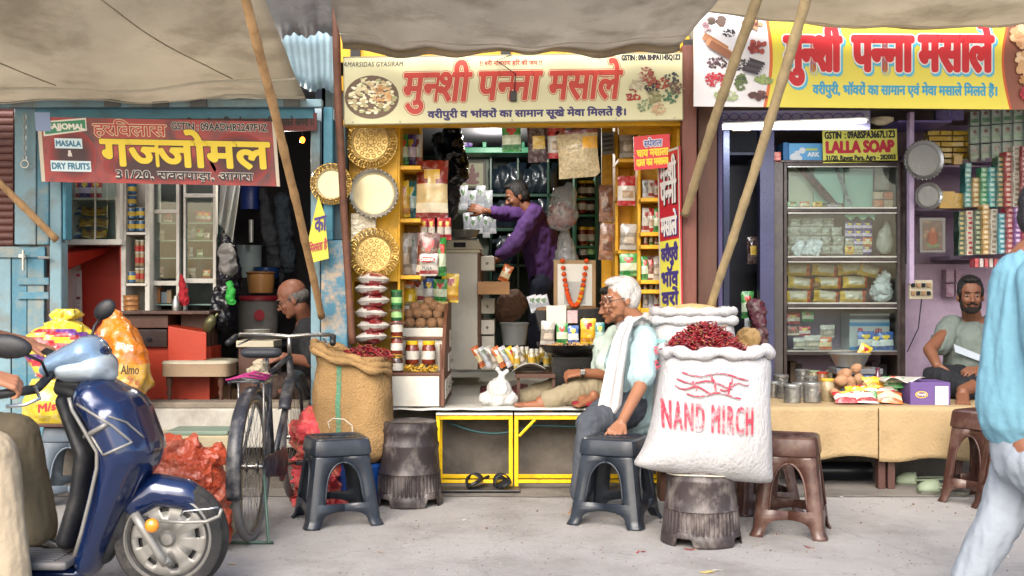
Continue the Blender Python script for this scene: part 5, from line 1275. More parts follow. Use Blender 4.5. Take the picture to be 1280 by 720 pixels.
# stand under rear sack
rsb = thing('sack_stand', (cxr, 6.4, 0), 'low dark wooden stand under the rear white sack', 'stand')
MB().box(cxr - .2, cxr + .2, 6.25, 6.5, .17, .2).build('top_board', wood, rsb, bevel=.003)
for q in (-.19, .16): MB().box(cxr + q, cxr + q + .03, 6.3, 6.45, 0, .17).build('leg', wood, rsb)

# ================================================================ LEFT SHOP
YL = 6.9
gl = glass('cabinet_glass')
def lb(t, px0, px1, py0, py1, Y0, Y1, m, nm, bv=.003): return MB().box(X(px0, Y0), X(px1, Y0), Y0, Y1, Z(py1, Y0), Z(py0, Y0)).build(nm, m, t, bevel=bv)
lf = thing('whitewashed_step', P(240, 520, 6.55), 'whitewashed step along the front of the left shop floor', 'step')
lb(lf, 62, 386, 511, 560, 6.5, 6.64, M('whitewash', 'a9a59a', .8, bump=.5, bs=20, var=.08, dirt='6f695f', ds=4, damt=.6), 'step', .01)
lb(lf, 62, 386, 503, 511, 6.52, 6.7, M('step_edge', '7c7264', .8, bump=.5, dirt='4b443c', ds=6), 'edge', .01)
MB().grid(lambda u, v: (X(160, 6.6) + 1.0 * u, 6.62 + 1.3 * v, .508 + .003 * noise.noise(Vector((u * 20, v * 20, 0)))), 30, 20).build('floor_mat', M('woven_mat', '7a5f42', .85, bump=1, bs=40, var=.2, vs=12, stretch=(1, 8, 1), dirt='44342a', ds=9), smooth=True, solid=.006, label='worn brown woven mat on the floor of the left shop', cat='mat')
MB().grid(lambda u, v: (X(163, 6.62) + .28 * u, 6.64 + .5 * v, .518 + .004 * math.sin(u * 20)), 20, 8).build('doormat', M('red_black_rug', '5c1f22', .9, bump=1, bs=60, dirt='17161a', ds=14, damt=.95), smooth=True, solid=.01, label='small red and black rug beside the orange sack', cat='rug')
# display case upper left
dc = thing('wall_case', P(115, 305, 6.95), 'white framed glass wall case with yellow snack packets at the upper left', 'cabinet')
lb(dc, 79, 83, 215, 305, YL, 7.2, white, 'frame'); lb(dc, 145, 150, 215, 305, YL, 7.2, white, 'frame'); lb(dc, 79, 152, 299, 306, YL - .01, 7.2, white, 'frame'); lb(dc, 83, 145, 215, 299, 7.18, 7.2, M('case_back', '8a8e88', .6), 'back_panel')
lb(dc, 83, 145, 247, 250, 6.95, 7.18, whitec, 'shelf'); lb(dc, 83, 145, 218, 299, YL + .01, YL + .014, gl, 'pane', 0); lb(dc, 118, 119.5, 215, 299, YL + .004, YL + .016, white, 'glazing_bar', 0)
for k in range(9):
    kk_ = 'blue' if k % 3 == 0 else 'yellow'; pou(kk_, [92, 108, 124][k % 3], [297, 283, 269][k // 3], 7.02 + .03 * (k % 2), 17, '%s snack bag, %s of the %s row in the wall case' % (kk_, ['left', 'middle', 'right'][k % 3], ['bottom', 'middle', 'top'][k // 3]), rot=(-.9, .3 * (k % 2) - .1, .2), wf=1.5)
for k in range(3): pou('purple' if k % 2 else 'redp', 92 + 14 * k, 247, 7.05, 22, '%s packet on the upper shelf of the wall case' % ['left red', 'middle purple', 'right red'][k], wf=1)
# red panel
rp = thing('red_alcove', P(110, 460, 7.0), 'bright red painted alcove with a wall calendar below the glass case', 'alcove')
Yp = 7.0
MB().add([P(63, 320, 6.72), P(95, 308, 7.1), P(150, 308, 7.25), P(62, 347, 6.72)], [(0, 1, 2, 3)]).build('sloping_board', redp, rp, solid=.01)
lb(rp, 62, 153, 345, 500, 7.26, 7.28, redp, 'back_panel'); MB().add([P(151, 308, 6.95), P(151, 308, 7.27), P(152, 470, 7.27), P(152, 470, 6.95)], [(0, 1, 2, 3)]).build('side_panel', redp, rp, solid=.012)
lb(rp, 82, 152, 306, 347, 7.27, 7.29, redp, 'back_panel')
cal = thing('wall_calendar', P(91, 405, 7.2), 'pale paper calendar with red heading hanging on the red panel', 'calendar')
fmc = panel(P(78, 404, 7.2), P(103, 402, 7.2), P(77, 340, 7.2))
MB().add([fmc(0, 0), fmc(1, 0), fmc(1, 1), fmc(0, 1)], [(0, 1, 2, 3)]).build('sheet', M('calendar_paper', 'b0a39c', .7, bump=.1), cal, solid=.003)
flat(rect(.08, .92, .88, .94), pm('a04048'), fmc, .003, 'printed_lines', cal); flat(rect(.08, .92, .44, .49), pm('6a2a34'), fmc, .003, 'printed_lines', cal); flat(ngon(.5, .63, .14, .06, 12), pm('6a7a5a'), fmc, .003, 'printed_picture', cal)
for k in range(5):
    for j in range(6): flat(rect(.1 + .14 * j, .17 + .14 * j, .05 + .075 * k, .085 + .075 * k), pm('77706c'), fmc, .003, 'printed_lines', cal)
# shelf column with tins
sc2 = thing('tin_shelf', P(168, 390, 7.0), 'narrow white shelf column stacked with blue tins', 'shelf')
lb(sc2, 151, 157, 215, 392, 6.95, 7.2, white, 'post'); lb(sc2, 181, 187, 215, 392, 6.97, 7.2, white, 'post'); lb(sc2, 157, 181, 215, 392, 7.18, 7.2, M('shelf_back', '9a948a', .6), 'back_panel')
for q in (290, 354, 388): lb(sc2, 156, 183, q, q + 3.5, 6.96, 7.2, whitec, 'shelf')
tb = jar_thing('tin', .034, .068, '2c5a80', 'b0aa90', 'c0a440', 'blue and yellow printed tin', .06, 'tin', .98)
for k, (px, py) in enumerate([(164, 289), (164, 273.5), (164, 258), (164, 242.5), (177, 289), (177, 273), (164, 353)]): put(tb, px, py, 7.02, ['lowest blue tin of the left pile', 'second blue tin of the left pile', 'third blue tin of the left pile', 'topmost blue tin of the left pile', 'lower blue tin of the right pile', 'upper blue tin of the right pile', 'single blue tin on the middle shelf'][k] + ' in the tin shelf', sc=1)
tc_ = jar_thing('tin', .018, .10, '8a7a5a', 'a8a8a0', '9a3028', 'slim tin', .1, 'tin', .98, 10)
for k, (px, py) in enumerate([(172, 353), (178, 353), (172, 333), (178, 333), (172, 318), (178, 318)]): put(tc_, px, py, 7.02, 'slim brown and red tin in the pile on the middle shelf', sc=.9, group='slim tins piled on the middle shelf')
wj = jar_thing('wooden_box', .05, .03, '9a6a3e', '8a5c34', None, 'round wooden box', .3, 'box', 1)
for k in range(3): put(wj, 164, 388 - 6.5 * k, 6.98, '%s of three round wooden boxes under the tin shelf' % ['bottom', 'middle', 'top'][k], sc=1)
# glazed cabinets
gc = thing('glazed_cabinet', P(228, 420, 7.1), 'tall white framed glass cabinet with dim shelves in the left shop', 'cabinet')
for a, b in ((186, 223), (229, 269)):
    lb(gc, a, a + 3, 215, 395, 7.05, 7.1, white, 'frame'); lb(gc, b - 3, b + 1, 215, 500, 7.05, 7.1, white, 'frame')
    for q in ((262, 266, 260, 264) if a == 186 else (242, 247, 242, 247))[:1]: lb(gc, a, b, q, q + 5, 7.048, 7.1, white, 'frame')
    lb(gc, a, b, 348 + (a == 186) * 3, 354 + (a == 186) * 3, 7.046, 7.1, white, 'frame'); lb(gc, a + 3, b - 3, 218, 348, 7.07, 7.074, gl, 'pane', 0)
    for q in (278, 300, 322, 380): lb(gc, a, b, q, q + 1.6, 7.1, 7.35, M('glass_shelf', '6f8a84', .2), 'shelf', 0)
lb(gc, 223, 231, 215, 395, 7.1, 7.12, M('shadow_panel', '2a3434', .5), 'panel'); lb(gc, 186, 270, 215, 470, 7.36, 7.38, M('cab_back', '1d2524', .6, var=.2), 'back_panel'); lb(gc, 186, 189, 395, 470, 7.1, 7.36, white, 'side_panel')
for k, (kk_, px, py, h) in enumerate([('maroon', 195, 278, 14), ('redp', 250, 277, 13), ('redp', 258, 277, 12), ('silver', 238, 298, 16), ('green', 248, 299, 14), ('white', 258, 299, 8), ('maroon', 194, 322, 12), ('silver', 236, 321, 12), ('green', 250, 321, 9), ('clear', 200, 300, 12), ('brownw', 210, 278, 12), ('orange', 258, 347, 10), ('clear', 240, 347, 12), ('brownw', 198, 347, 14)]):
    pou(kk_, px, py, 7.18, h, 'small %s packet %s on the %s shelf of the glazed cabinet' % ({'maroon': 'maroon', 'redp': 'red', 'silver': 'silver', 'green': 'green', 'white': 'white', 'clear': 'clear', 'brownw': 'brown', 'orange': 'orange'}[kk_], ['left of centre', 'in the middle', 'near the right end', 'at the left', 'at centre', 'at the right', 'in the far left', 'behind the bar', 'at the inner right', 'between others', 'at the left door edge', 'in the right corner', 'at the right door', 'in the left corner'][k], 'top' if py < 285 else ('second' if py < 305 else 'lower')), wf=1.3)
for k, (px, w_, h, c_) in enumerate([(197, 10, 14, '8a5a2e'), (207, 8, 10, '5f6a70'), (213, 6, 12, '7c6a50')]):
    MB().box(X(px - w_ / 2, 7.15), X(px + w_ / 2, 7.15), 7.12, 7.2, Z(379, 7.15), Z(379 - h * 1.4, 7.15)).build('carton', M('carton_' + c_, c_, .7), bevel=.003, label='%s carton on the open lower shelf of the glazed cabinet' % ['brown', 'grey', 'tan'][k], cat='carton')
fl = thing('steel_flask', P(219, 390, 6.95), 'steel flask standing on the dark wooden counter', 'flask')
MB().lathe([(.02, 0), (.024, .01), (.024, .07), (.014, .085), (.014, .1)], P(220, 390, 6.95), 16).build('body', st, fl, smooth=40)
bag('red_cloth', [(P(227, 344, 6.98), .008, P(230, 375, 6.98), .03)], M('red_cloth', '9a1c26', .8, bump=.5), 'small pointed red cloth hanging from the cabinet frame', 'cloth', .008, .01, .04)
# dark counter with drawers, orange box
ct = thing('wooden_counter', P(205, 505, 6.8), 'dark brown wooden counter with drawers and orange boards', 'counter')
lb(ct, 148, 262, 389, 393, 6.74, 7.2, M('counter_top', '3f2a22', .4, var=.3, dirt='7a4a3a', ds=4), 'top'); lb(ct, 151, 210, 394, 410, 6.78, 7.1, wood, 'drawer'); lb(ct, 156, 209, 412, 434, 6.79, 7.1, M('dark_drawer', '2a1c1a', .4, var=.3), 'drawer')
lb(ct, 150, 262, 434, 500, 6.82, 7.1, orgp, 'base_panel'); lb(ct, 226, 262, 393, 434, 6.9, 7.1, wood, 'panel'); MB().lathe([(.006, 0), (.018, .008), (.012, .016)], P(186, 424, 6.78), 14, axis='Y').build('knob', drk, ct)
MB().add([P(210, 408, 6.68), P(258, 416, 6.68), P(258, 450, 6.68), P(210, 452, 6.68), P(212, 404, 6.95), P(258, 410, 6.95), P(258, 450, 6.95), P(210, 452, 6.95)], [(0, 1, 2, 3), (4, 5, 6, 7), (0, 1, 5, 4), (1, 2, 6, 5), (0, 3, 7, 4), (2, 3, 7, 6)]).build('orange_box', orgp, bevel=.004, label='orange red painted box with sloping lid in front of the counter', cat='box')
sc3 = thing('metal_scoop', P(262, 410, 6.9), 'dull metal grain scoop leaning at the end of the counter', 'scoop')
MB().lathe([(.005, -.02), (.03, 0), (.035, .06), (.02, .1)], (0, 0, 0), 14).xf(Matrix.Translation(P(258, 412, 6.75)) @ Euler((.3, .55, 0)).to_matrix().to_4x4()).build('bowl', M('dull_brass', '5d5a3e', .4, .6), sc3, smooth=True)
MB().tube([P(264, 402, 6.76), P(272, 392, 6.78)], .007, 6).build('handle', M('dull_brass'), sc3)
# padded low stool with turned legs
ps = thing('padded_stool', P(242, 500, 6.5), 'low padded stool with cream top and turned wooden legs', 'stool')
Yq = 6.62; rs = []
for z_, k_ in ((Z(471, Yq), 1), (Z(458, Yq), 1.0), (Z(455, Yq), 1.02), (Z(452, Yq), .98), (Z(451, Yq), .8)):
    rs.append([(X(242, Yq) + .205 * k_ * (abs(math.cos(a)) ** .3) * (1 if math.cos(a) > 0 else -1), 6.78 + .15 * k_ * (abs(math.sin(a)) ** .3) * (1 if math.sin(a) > 0 else -1), z_) for a in [2 * PI * j / 40 + .01 for j in range(40)]])
MB().rings(rs[:3]).build('seat_band', M('tan_vinyl', '8f7a62', .5, bump=.2, var=.1), ps, smooth=40); MB().rings(rs[2:]).build('seat_top', M('grey_cream_vinyl', '9f9a86', .35, bump=.3, bs=12, var=.1, coat=.3), ps, smooth=60)
for x in (X(208, Yq), X(273, Yq)):
    for y_ in (6.68, 6.88): MB().lathe([(.012, .512), (.016, .53), (.01, .55), (.018, .575), (.011, .6), (.02, .625), (.02, Z(470, Yq))], (x, y_, 0), 12).build('leg', wood, ps, smooth=40)
# hanging cloths and bags, dark interior vessels
gcl = M('pale_cloth', '9a9d96', .9, bump=.5, bs=12)
def cloth(name, pts, m, lab, cat='cloth', fold=.02, nf=5):
    a, b, c_, d_ = map(Vector, pts)
    return MB().grid(lambda u, v: a.lerp(b, u).lerp(d_.lerp(c_, u), v) + Vector((0, fold * math.sin(u * nf * PI + v * 2) * (.3 + v), 0)), 30, 16).build(name, m, smooth=True, solid=.005, label=lab, cat=cat)
cloth('hanging_towel', [P(276, 228, 6.95), P(300, 228, 6.98), P(292, 304, 7.0), P(272, 276, 6.95)], gcl, 'pale grey towel hanging beside the glazed cabinet')
bag('black_bag', [(P(283, 290, 7.1), .03, P(287, 345, 7.1), .07), (P(287, 345, 7.1), .07, P(276, 400, 7.1), .08)], blk, 'long black bag hanging under the pale towel')
bag('grey_pouch', [(P(283, 315, 6.92), .045, P(285, 335, 6.92), .05)], M('grey_rexine', '6f6c68', .6), 'small grey shoulder bag hanging on the black bag')
bag('green_cloth', [(P(287, 355, 6.95), .015, P(290, 376, 6.95), .025)], M('lime_cloth', '2f9a3a', .6), 'scrap of bright green polythene beside the black bag', 'cloth', .008)
cloth('dark_curtain', [P(268, 228, 7.2), P(280, 228, 7.2), P(276, 470, 7.2), P(266, 470, 7.2)], M('dark_green_cloth', '12282a', .8), 'narrow dark green curtain edge beside the cabinet')
def vessel(name, px, py, Y, rpx, hpx, m, lab, cat, rim=None, prof=None, lidm=None):
    t = thing(name, P(px, py, Y), lab, cat); r = L(rpx, Y); h = L(hpx, Y)
    MB().lathe(prof or [(r * .9, 0), (r * .98, h * .5), (r, h * .97), (r * 1.05, h), (r * .97, h * 1.01), (.001, h * .99)], P(px, py, Y), 28).build('body', m, t, smooth=40)
    if lidm: MB().lathe([(r * 1.06, h * 1.012), (r * 1.06, h * 1.07), (r * .9, h * 1.11), (.001, h * 1.12)], P(px, py, Y), 28).build('lid', lidm, t, smooth=40)
    return t
stn = thing('dark_stand', P(325, 460, 8.0), 'dark low stand carrying the drums in the left shop', 'stand'); lb(stn, 296, 352, 433, 508, 7.6, 8.3, drk, 'body')
vessel('water_drum', 323, 432, 7.8, 25, 56, M('grey_drum', '6f6c68', .5, dirt='4a4644', ds=6), 'grey drum with a dark red rim and red printed badge', 'drum', lidm=M('maroon_lid', '6a1420', .4))
fb = panel(P(312, 405, 7.8 - .155), P(334, 405, 7.8 - .155), P(312, 385, 7.8 - .155)); flat(ngon(.55, .55, .3, .35, 16), pm('8a1c2a'), fb, 0, 'printed_badge', COL.objects['water_drum'])
vessel('brown_canister', 326, 366, 7.8, 17, 24, M('tan_canister', '8a6238', .35, coat=.3), 'tan canister with a brown rim standing on the grey drum', 'canister', lidm=M('tan_lid', '6a4626', .4))
vessel('white_tub', 311, 347, 8.2, 16, 40, M('pale_tub', '6f7a7c', .5), 'pale bluish white tub behind the tan canister', 'tub')
vessel('blue_can', 333, 348, 8.1, 16, 14, M('navy_plastic', '122a4e', .3, coat=.5), 'small dark blue can beside the pale tub', 'can')
vessel('blue_crate_bucket', 313, 262, 8.4, 13, 32, M('royal_plastic', '10245c', .4), 'deep blue bucket hanging high in the dark left shop', 'bucket')
vessel('steel_bottle', 314, 303, 8.0, 3, 28, st, 'slim steel bottle in the dark left shop', 'bottle')
bag('dark_garment', [(P(340, 290, 8.3), .03, P(345, 350, 8.3), .06), (P(330, 240, 8.3), .03, P(338, 300, 8.3), .05)], M('charcoal_cloth', '1e2026', .8, bump=.5), 'charcoal garment hanging in the dark left shop', 'garment')
bag('dark_bundle', [(P(352, 250, 8.5), .05, P(356, 330, 8.5), .08)], M('slate_cloth', '2c343c', .8, bump=.5), 'slate coloured bundle hanging beside the charcoal garment', 'bundle')
for k, (px, py, c_, on_) in enumerate([(378, 175, 'ff7a20', 1), (393, 172, 'fff4e0', 1)]):
    t = thing('hanging_bulb', P(px, py, 6.7), ['small orange lit bulb', 'small white lit bulb'][k] + ' hanging behind the red banner', 'light bulb')
    MB().ell(P(px, py, 6.7), (.016, .016, .02), n=12, m=8).build('bulb', M('bulb_' + c_, c_, .3, emit=3, bump=0, var=0), t, smooth=True); MB().tube([P(px, py - 4, 6.7), P(px, py - 25, 6.7)], .003, 5).build('wire', drk, t)
bw_ = thing('steel_bowl', P(322, 418, 6.7), 'shallow steel pan on the scale before the bald man', 'bowl')
MB().lathe([(.03, 0), (.07, .015), (.085, .04), (.082, .04), (.065, .018), (.001, .006)], P(322, 420, 6.85), 24).build('body', st, bw_, smooth=40)
ws = thing('weighing_scale', P(318, 450, 6.85), 'low pale weighing scale on a box before the bald man', 'scale')
lb(ws, 295, 342, 426, 434, 6.75, 7.0, M('scale_cream'), 'body'); lb(ws, 298, 338, 434, 508, 6.8, 7.0, wood, 'box')
# bags at far left
def zig(u, v):
    return 0 if v > .8 else (1 if (u * 3 + v * 4) % 1 < .4 else 2)
mc = [foil('c8b02a'), foil('b01e2c'), foil('5a2a7a'), foil('c4c0b4')]
t = thing('printed_bag', P(78, 470, 6.2), 'tied colourful printed bag in yellow red and purple at the far left', 'bag')
keys = [(Z(470, 6.2), .15, .11, 0, 0), (Z(440, 6.2), .19, .14, 0, 0), (Z(418, 6.2), .18, .13, 0, 0), (Z(404, 6.2), .09, .08, 0, 0), (Z(400, 6.2), .045, .045, 0, 0), (Z(395, 6.2), .08, .06, .01, 0), (Z(386, 6.2), .055, .04, .02, 0)]
mb, rs = sack_mb((X(78, 6.2), 6.2, 0), interp(keys, 24), n=40, seed=5, amp=.05, fz=.06)
mb.m = [[0, 1, 2, 0, 3, 1][int((i // 40) / 2 + (i % 40) / 5) % 6] if (i // 40) < 17 else 0 for i in range(len(mb.f))]
mb.build('bag_body', mc, t, smooth=True)
t = thing('printed_bag', P(62, 520, 6.0), 'lower yellow printed bag on the stool behind the rider', 'bag')
keys = [(Z(532, 6.15), .10, .08, 0, 0), (Z(518, 6.15), .17, .12, 0, 0), (Z(500, 6.15), .19, .14, .02, 0), (Z(486, 6.15), .17, .12, .02, 0), (Z(474, 6.15), .14, .11, .02, 0)]
mb, rs = sack_mb((X(66, 6.15), 6.2, 0), interp(keys, 20), n=40, seed=8, amp=.03, fz=.08); mb.build('bag_body', [foil('c8b02a')], t, smooth=True)
fq = panel(P(48, 522, 6.0), P(88, 515, 6.0), P(48, 502, 6.0)); lettering('M/s V', .0, .9, .3, .8, pm('a01e2c'), fq, .0, .015, 0, 'lettering', t)
yst = thing('bag_stand', P(62, 600, 6.3), 'rough wooden sticks propping the printed bags', 'stand')
for a, b in (((30, 535), (28, 600)), ((62, 535), (55, 605)), ((96, 535), (84, 560))): MB().tube([P(a[0], a[1] - 4, 6.25), P(b[0], b[1], 6.25)], .012, 7).build('leg', bam, yst)
lb(yst, 25, 100, 530, 534, 6.1, 6.4, wood, 'top_board')
t = thing('orange_sack', P(140, 505, 6.35), 'tied orange printed sack of almonds beside the red rug', 'sack')
keys = [(Z(497, 6.35), .12, .10, .03, 0), (Z(480, 6.35), .155, .12, .03, 0), (Z(440, 6.35), .15, .12, .02, 0), (Z(412, 6.35), .11, .09, 0, 0), (Z(398, 6.35), .06, .05, -.02, 0), (Z(394, 6.35), .04, .035, -.02, 0), (Z(390, 6.35), .06, .04, -.04, 0), (Z(382, 6.35), .03, .02, -.06, 0)]
om = [foil('cf7410'), foil('c99a3a'), foil('b8601a')]
mb, rs = sack_mb((X(142, 6.35), 6.4, 0), interp(keys, 28), n=40, seed=15, amp=.035, fz=.07); mb.m = [1 if (i // 40) < 10 else 0 for i in range(len(mb.f))]; mb.build('sack_body', om, t, smooth=True)
fq = panel(P(146, 440, 6.235), P(172, 446, 6.235), P(146, 420, 6.235)); lettering('BENG', .05, .8, .3, .65, pm('d0cabc'), fq, .01, .015, 0, 'lettering', t)
fq = panel(P(152, 480, 6.235), P(176, 480, 6.235), P(152, 455, 6.235)); lettering('Almo', .0, .95, .5, .95, pm('3a2a1c'), fq, .015, .012, .1, 'lettering', t)
cluster(fq, .5, .05, .45, .3, ['8a5028', 'a0643a', 'c08a50'], 18, .13, .6, .02, t, asp=1, seed=4)
# orange polythene heap and cream carton
MB().box(X(180, 5.35), X(288, 5.35), 5.35, 5.6, 0, Z(545, 5.35)).build('cream_carton', M('cream_board', 'a59a7c', .7, bump=.2, dirt='7c7256', ds=4), bevel=.006, label='tall cream carton standing behind the bicycle wheel', cat='carton')
MB().box(X(205, 5.35), X(283, 5.35), 5.37, 5.58, Z(545, 5.35) + .002, Z(540, 5.35)).build('green_board', M('grey_green_board', '6f8070', .5), bevel=.003, label='thin grey green board on top of the cream carton', cat='board')
opm = M('orange_polythene', 'bb5236', .3, bump=1, bs=40, var=.2, vs=9, coat=.3, transl=.25, dirt='c08a74', ds=7, damt=.6)
YB = 5.1
bag('orange_bag', [(P(238, 650, YB), .13, P(236, 600, YB), .15), (P(225, 590, YB), .12, P(215, 572, YB), .09), (P(250, 590, YB), .09, P(272, 566, YB), .035), (P(272, 665, YB), .05, P(255, 620, YB), .10), (P(215, 575, YB), .04, P(242, 556, YB), .03), (P(205, 560, YB), .05, P(200, 570, YB), .06)], opm, 'crumpled orange red polythene sack behind the scooter wheel', 'sack', .008, .022, .085, 4)

l_ = bpy.data.objects.new('bulb_lamp', bpy.data.lights.new('bulb_lamp', 'POINT')); COL.objects.link(l_); l_.data.energy = 9; l_.data.shadow_soft_size = .04; l_.data.color = (1, .93, .82); l_.location = P(393, 176, 6.75) + Vector((-.25, .3, -.05))

pile('spilled_chillies', 12, lambda rr: (X(880, 5.3) + rr.uniform(-.35, .5), rr.uniform(4.95, 6.0), .006), lambda mb, p, rr: chilli(mb, p, rr, .04), chm, 'few dried chillies spilled on the road round the drum stool', 'chillies', 31)
# ================================================================ RIGHT SHOP
def rb(t, px0, px1, py0, py1, Y0, Y1, m, nm, bv=.003): return MB().box(X(px0, Y0), X(px1, Y0), Y0, Y1, Z(py1, Y0), Z(py0, Y0)).build(nm, m, t, bevel=bv)
# counter with cloth
ctn = thing('shop_counter', P(1090, 605, 6.7), 'counter draped with beige cloth along the front of the right shop', 'counter')
cl_ = M('beige_cloth', '9d8763', .85, bump=.6, bs=60, var=.08, vs=3, dirt='7c6748', ds=3, damt=.5)
x0, x1 = X(962, 6.55), X(1262, 6.55)
MB().box(x0, x1, 6.6, 8.1, .455, .49).build('counter_top', wood, ctn, bevel=.003)
MB().grid(lambda u, v: (x0 - .01 + (x1 - x0 + .02) * u, 6.57 + 1.5 * v, .497 + .003 * noise.noise(Vector((u * 12, v * 9, 0)))), 40, 24).build('cloth_top', cl_, ctn, smooth=True, solid=.004)
def drape(px0, px1, seed, py1=576):
    a, b = X(px0, 6.56), X(px1, 6.56)
    def fn(u, v):
        zz = .499 + (Z(py1, 6.56) - .499) * v + .012 * math.sin(u * 9 + seed) * v
        return (a + (b - a) * u, 6.565 - .01 * v - .014 * math.sin(u * (b - a) * 26 + seed) * v ** .7 * .6 - .006 * noise.noise(Vector((u * 6, v * 3, seed))) , zz)
    MB().grid(fn, 60, 12).build('cloth_drape', cl_, ctn, smooth=True, solid=.004)
drape(962, 1098, 1, 572); drape(1099, 1262, 4, 575)
for q in (965, 1098, 1110, 1195, 1250): MB().box(X(q, 6.62), X(q + 9, 6.62), 6.62, 6.68, 0, .455).build('leg', M('dull_brown', '4a302a', .6, bump=.2, dirt='7a655a', ds=9), ctn, bevel=.003)
pp = thing('black_pipe', P(1080, 598, 6.8), 'fat black pipe lying under the right counter', 'pipe')
MB().tube([P(1000, 588, 6.95), P(1088, 588, 6.95)], .055, 14).build('pipe', M('black_pipe_plastic', '14161c', .3, bump=.2, bs=20), pp, smooth=40)
# glass cabinet
YC = 8.0
gcb = thing('glass_cabinet', P(1046, 480, YC), 'dark framed glass display cabinet of four lit shelves in the right shop', 'cabinet')
dfm = M('dark_steel_frame', '38302e', .4, .3, bump=.1, dirt='6a5a52', ds=9)
for a, b in ((980, 984), (1122, 1126)): rb(gcb, a, b, 203, 505, YC, YC + .05, dfm, 'frame')
for q in (203, 261, 322, 380, 440): rb(gcb, 984, 1122, q, q + 4, YC + .002, YC + .05, dfm, 'frame')
for i, (q0, q1) in enumerate(((207, 261), (265, 322), (326, 380), (384, 440))):
    rb(gcb, 985, 1121, q0 + .5, q0 + 2, YC - .004, YC + .0, st, 'trim', 0); rb(gcb, 985, 1121, q1 - 2, q1 - .5, YC - .004, YC, st, 'trim', 0)
    rb(gcb, 985, 1121, q0, q1, YC + .02, YC + .024, gl, 'pane', 0); rb(gcb, 984, 1122, q1 - 1, q1 + 2, YC + .055, YC + .5, whitec, 'shelf', 0)
rb(gcb, 984, 1122, 203, 505, YC + .5, YC + .52, M('cab_lilac', '8a7a92', .6), 'back_panel'); rb(gcb, 965, 979, 203, 505, YC + .01, YC + .5, M('side_steel', '4b4542', .45, .3, bump=.15, dirt='6a625a', ds=5), 'side_panel'); rb(gcb, 1126, 1132, 203, 505, YC + .05, YC + .5, dfm, 'side_panel')
rb(gcb, 966, 1130, 200, 203, YC, YC + .5, dfm, 'top')
# cabinet contents
tl = M('pale_teal_card', '8fb5a8', .4, bump=.05, var=.06); cg = M('pale_sheet', 'b4b8a4', .4, bump=.1, var=.06)
def card(px0, px1, py0, py1, Y, m, lab, skew=0, nm='card', dep=.02):
    a, b, c_, d_ = P(px0, py1, Y), P(px1, py1, Y), P(px1 + skew, py0, Y), P(px0 + skew, py0, Y)
    o = Vector((0, dep, 0))
    return MB().add([a, b, c_, d_, a + o, b + o, c_ + o, d_ + o], [(0, 1, 2, 3), (4, 5, 6, 7), (0, 1, 5, 4), (1, 2, 6, 5), (2, 3, 7, 6), (3, 0, 4, 7)]).build(nm, m, label=lab, cat='card')
card(986, 1052, 208, 259, 8.3, cg, 'large pale cream card leaning in the top tier of the glass cabinet'); card(1018, 1054, 209, 254, 8.25, tl, 'pale teal card behind the patterned strip in the top tier'); card(1056, 1091, 211, 259, 8.28, tl, 'pale teal card right of centre in the top tier')
for nm_, a, b, lab in (('strip', (995, 209), (1032, 252), 'broad black and red patterned strip slanting across the top tier'), ('strip', (1043, 209), (1060, 256), 'narrow grey patterned strip slanting in the top tier')):
    w_ = 13 if a[0] < 1000 else 5
    MB().add([P(a[0], a[1], 8.2), P(a[0] + w_, a[1], 8.2), P(b[0] + w_, b[1], 8.12), P(b[0], b[1], 8.12)], [(0, 1, 2, 3)]).build(nm_, M('black_floral' if w_ > 6 else 'grey_floral', '1c1a1e' if w_ > 6 else '5c6468', .4, dirt='7a3038' if w_ > 6 else 'a8a8a8', ds=28, damt=.9), solid=.004, label=lab, cat='strip')
for j in range(2):
    for i in range(2): rbx = card(1093 + 12 * i, 1104 + 12 * i, 240 + 10 * j, 249 + 10 * j, 8.2, foil('b8603a') if (i + j) % 2 else foil('b89a80'), '%s %s little orange printed box in the top tier' % (['upper', 'lower'][j], ['left', 'right'][i]), nm='box', dep=.06)
card(1093, 1112, 209, 237, 8.3, M('pale_print', '9a948a', .5, dirt='8a5a50', ds=18), 'pale printed carton above the orange boxes in the top tier', 2, 'carton')
for k, px in enumerate((990, 1006, 1022, 1040)): pou(['green', 'orange', 'yellow', 'purple'][k], px, 260, 8.2, 8, '%s flat packet lying along the floor of the top tier' % ['green', 'orange', 'yellow', 'purple'][k], wf=2.2)
# second tier: grey silver packets stacked
k = 0
for j in range(4):
    for i in range(5):
        px = 992 + 13.5 * i + 2 * (j % 2); py = 318 - 11.5 * j
        if j == 3 and i > 3: continue
        w, h, t_, cols, pat = pk['silver']
        if k == 0:
            proto_s = pouch_mb(.085, .062, .05, lambda u, v: 1 if .3 < v < .7 else 0).build('silver_packet', [foil('a4a39c'), foil('8a8a84')], smooth=True, label='x', cat='packet')
        put(proto_s, px, py, 8.15 + .03 * (i % 2), 'small silver grey packet in the %s row of the second tier' % ['bottom', 'second', 'third', 'top'][j], rz=.3 * math.sin(k), sc=1.05, group='silver packets in the %s row of the second cabinet tier' % ['bottom', 'second', 'third', 'top'][j]); k += 1
for j in range(4):
    for i in range(3): pou(['yellow', 'clear', 'purple', 'orange'][(i + j) % 4] if j < 2 else 'purple', 1062 + 11 * i, 318 - 10 * j, 8.16, 11, 'small %s sachet, %s in the %s row of the mixed sachets' % (['yellow', 'clear', 'purple', 'orange'][(i + j) % 4] if j < 2 else 'dark purple', ['left', 'middle', 'right'][i], ['bottom', 'second', 'third', 'top'][j]), wf=1.5)
zg = [(X(1056 + 7.5 * i, 8.1), Z(270 + 6 * (i % 2), 8.1)) for i in range(6)]
MB().prism([(X(1056, 8.1), Z(266, 8.1))] + zg + [(X(1094, 8.1), Z(266, 8.1))], 8.1, 8.105).build('scalloped_paper', M('mint_paper', '7fae98', .6), label='mint scalloped paper edging in the second tier', cat='paper')
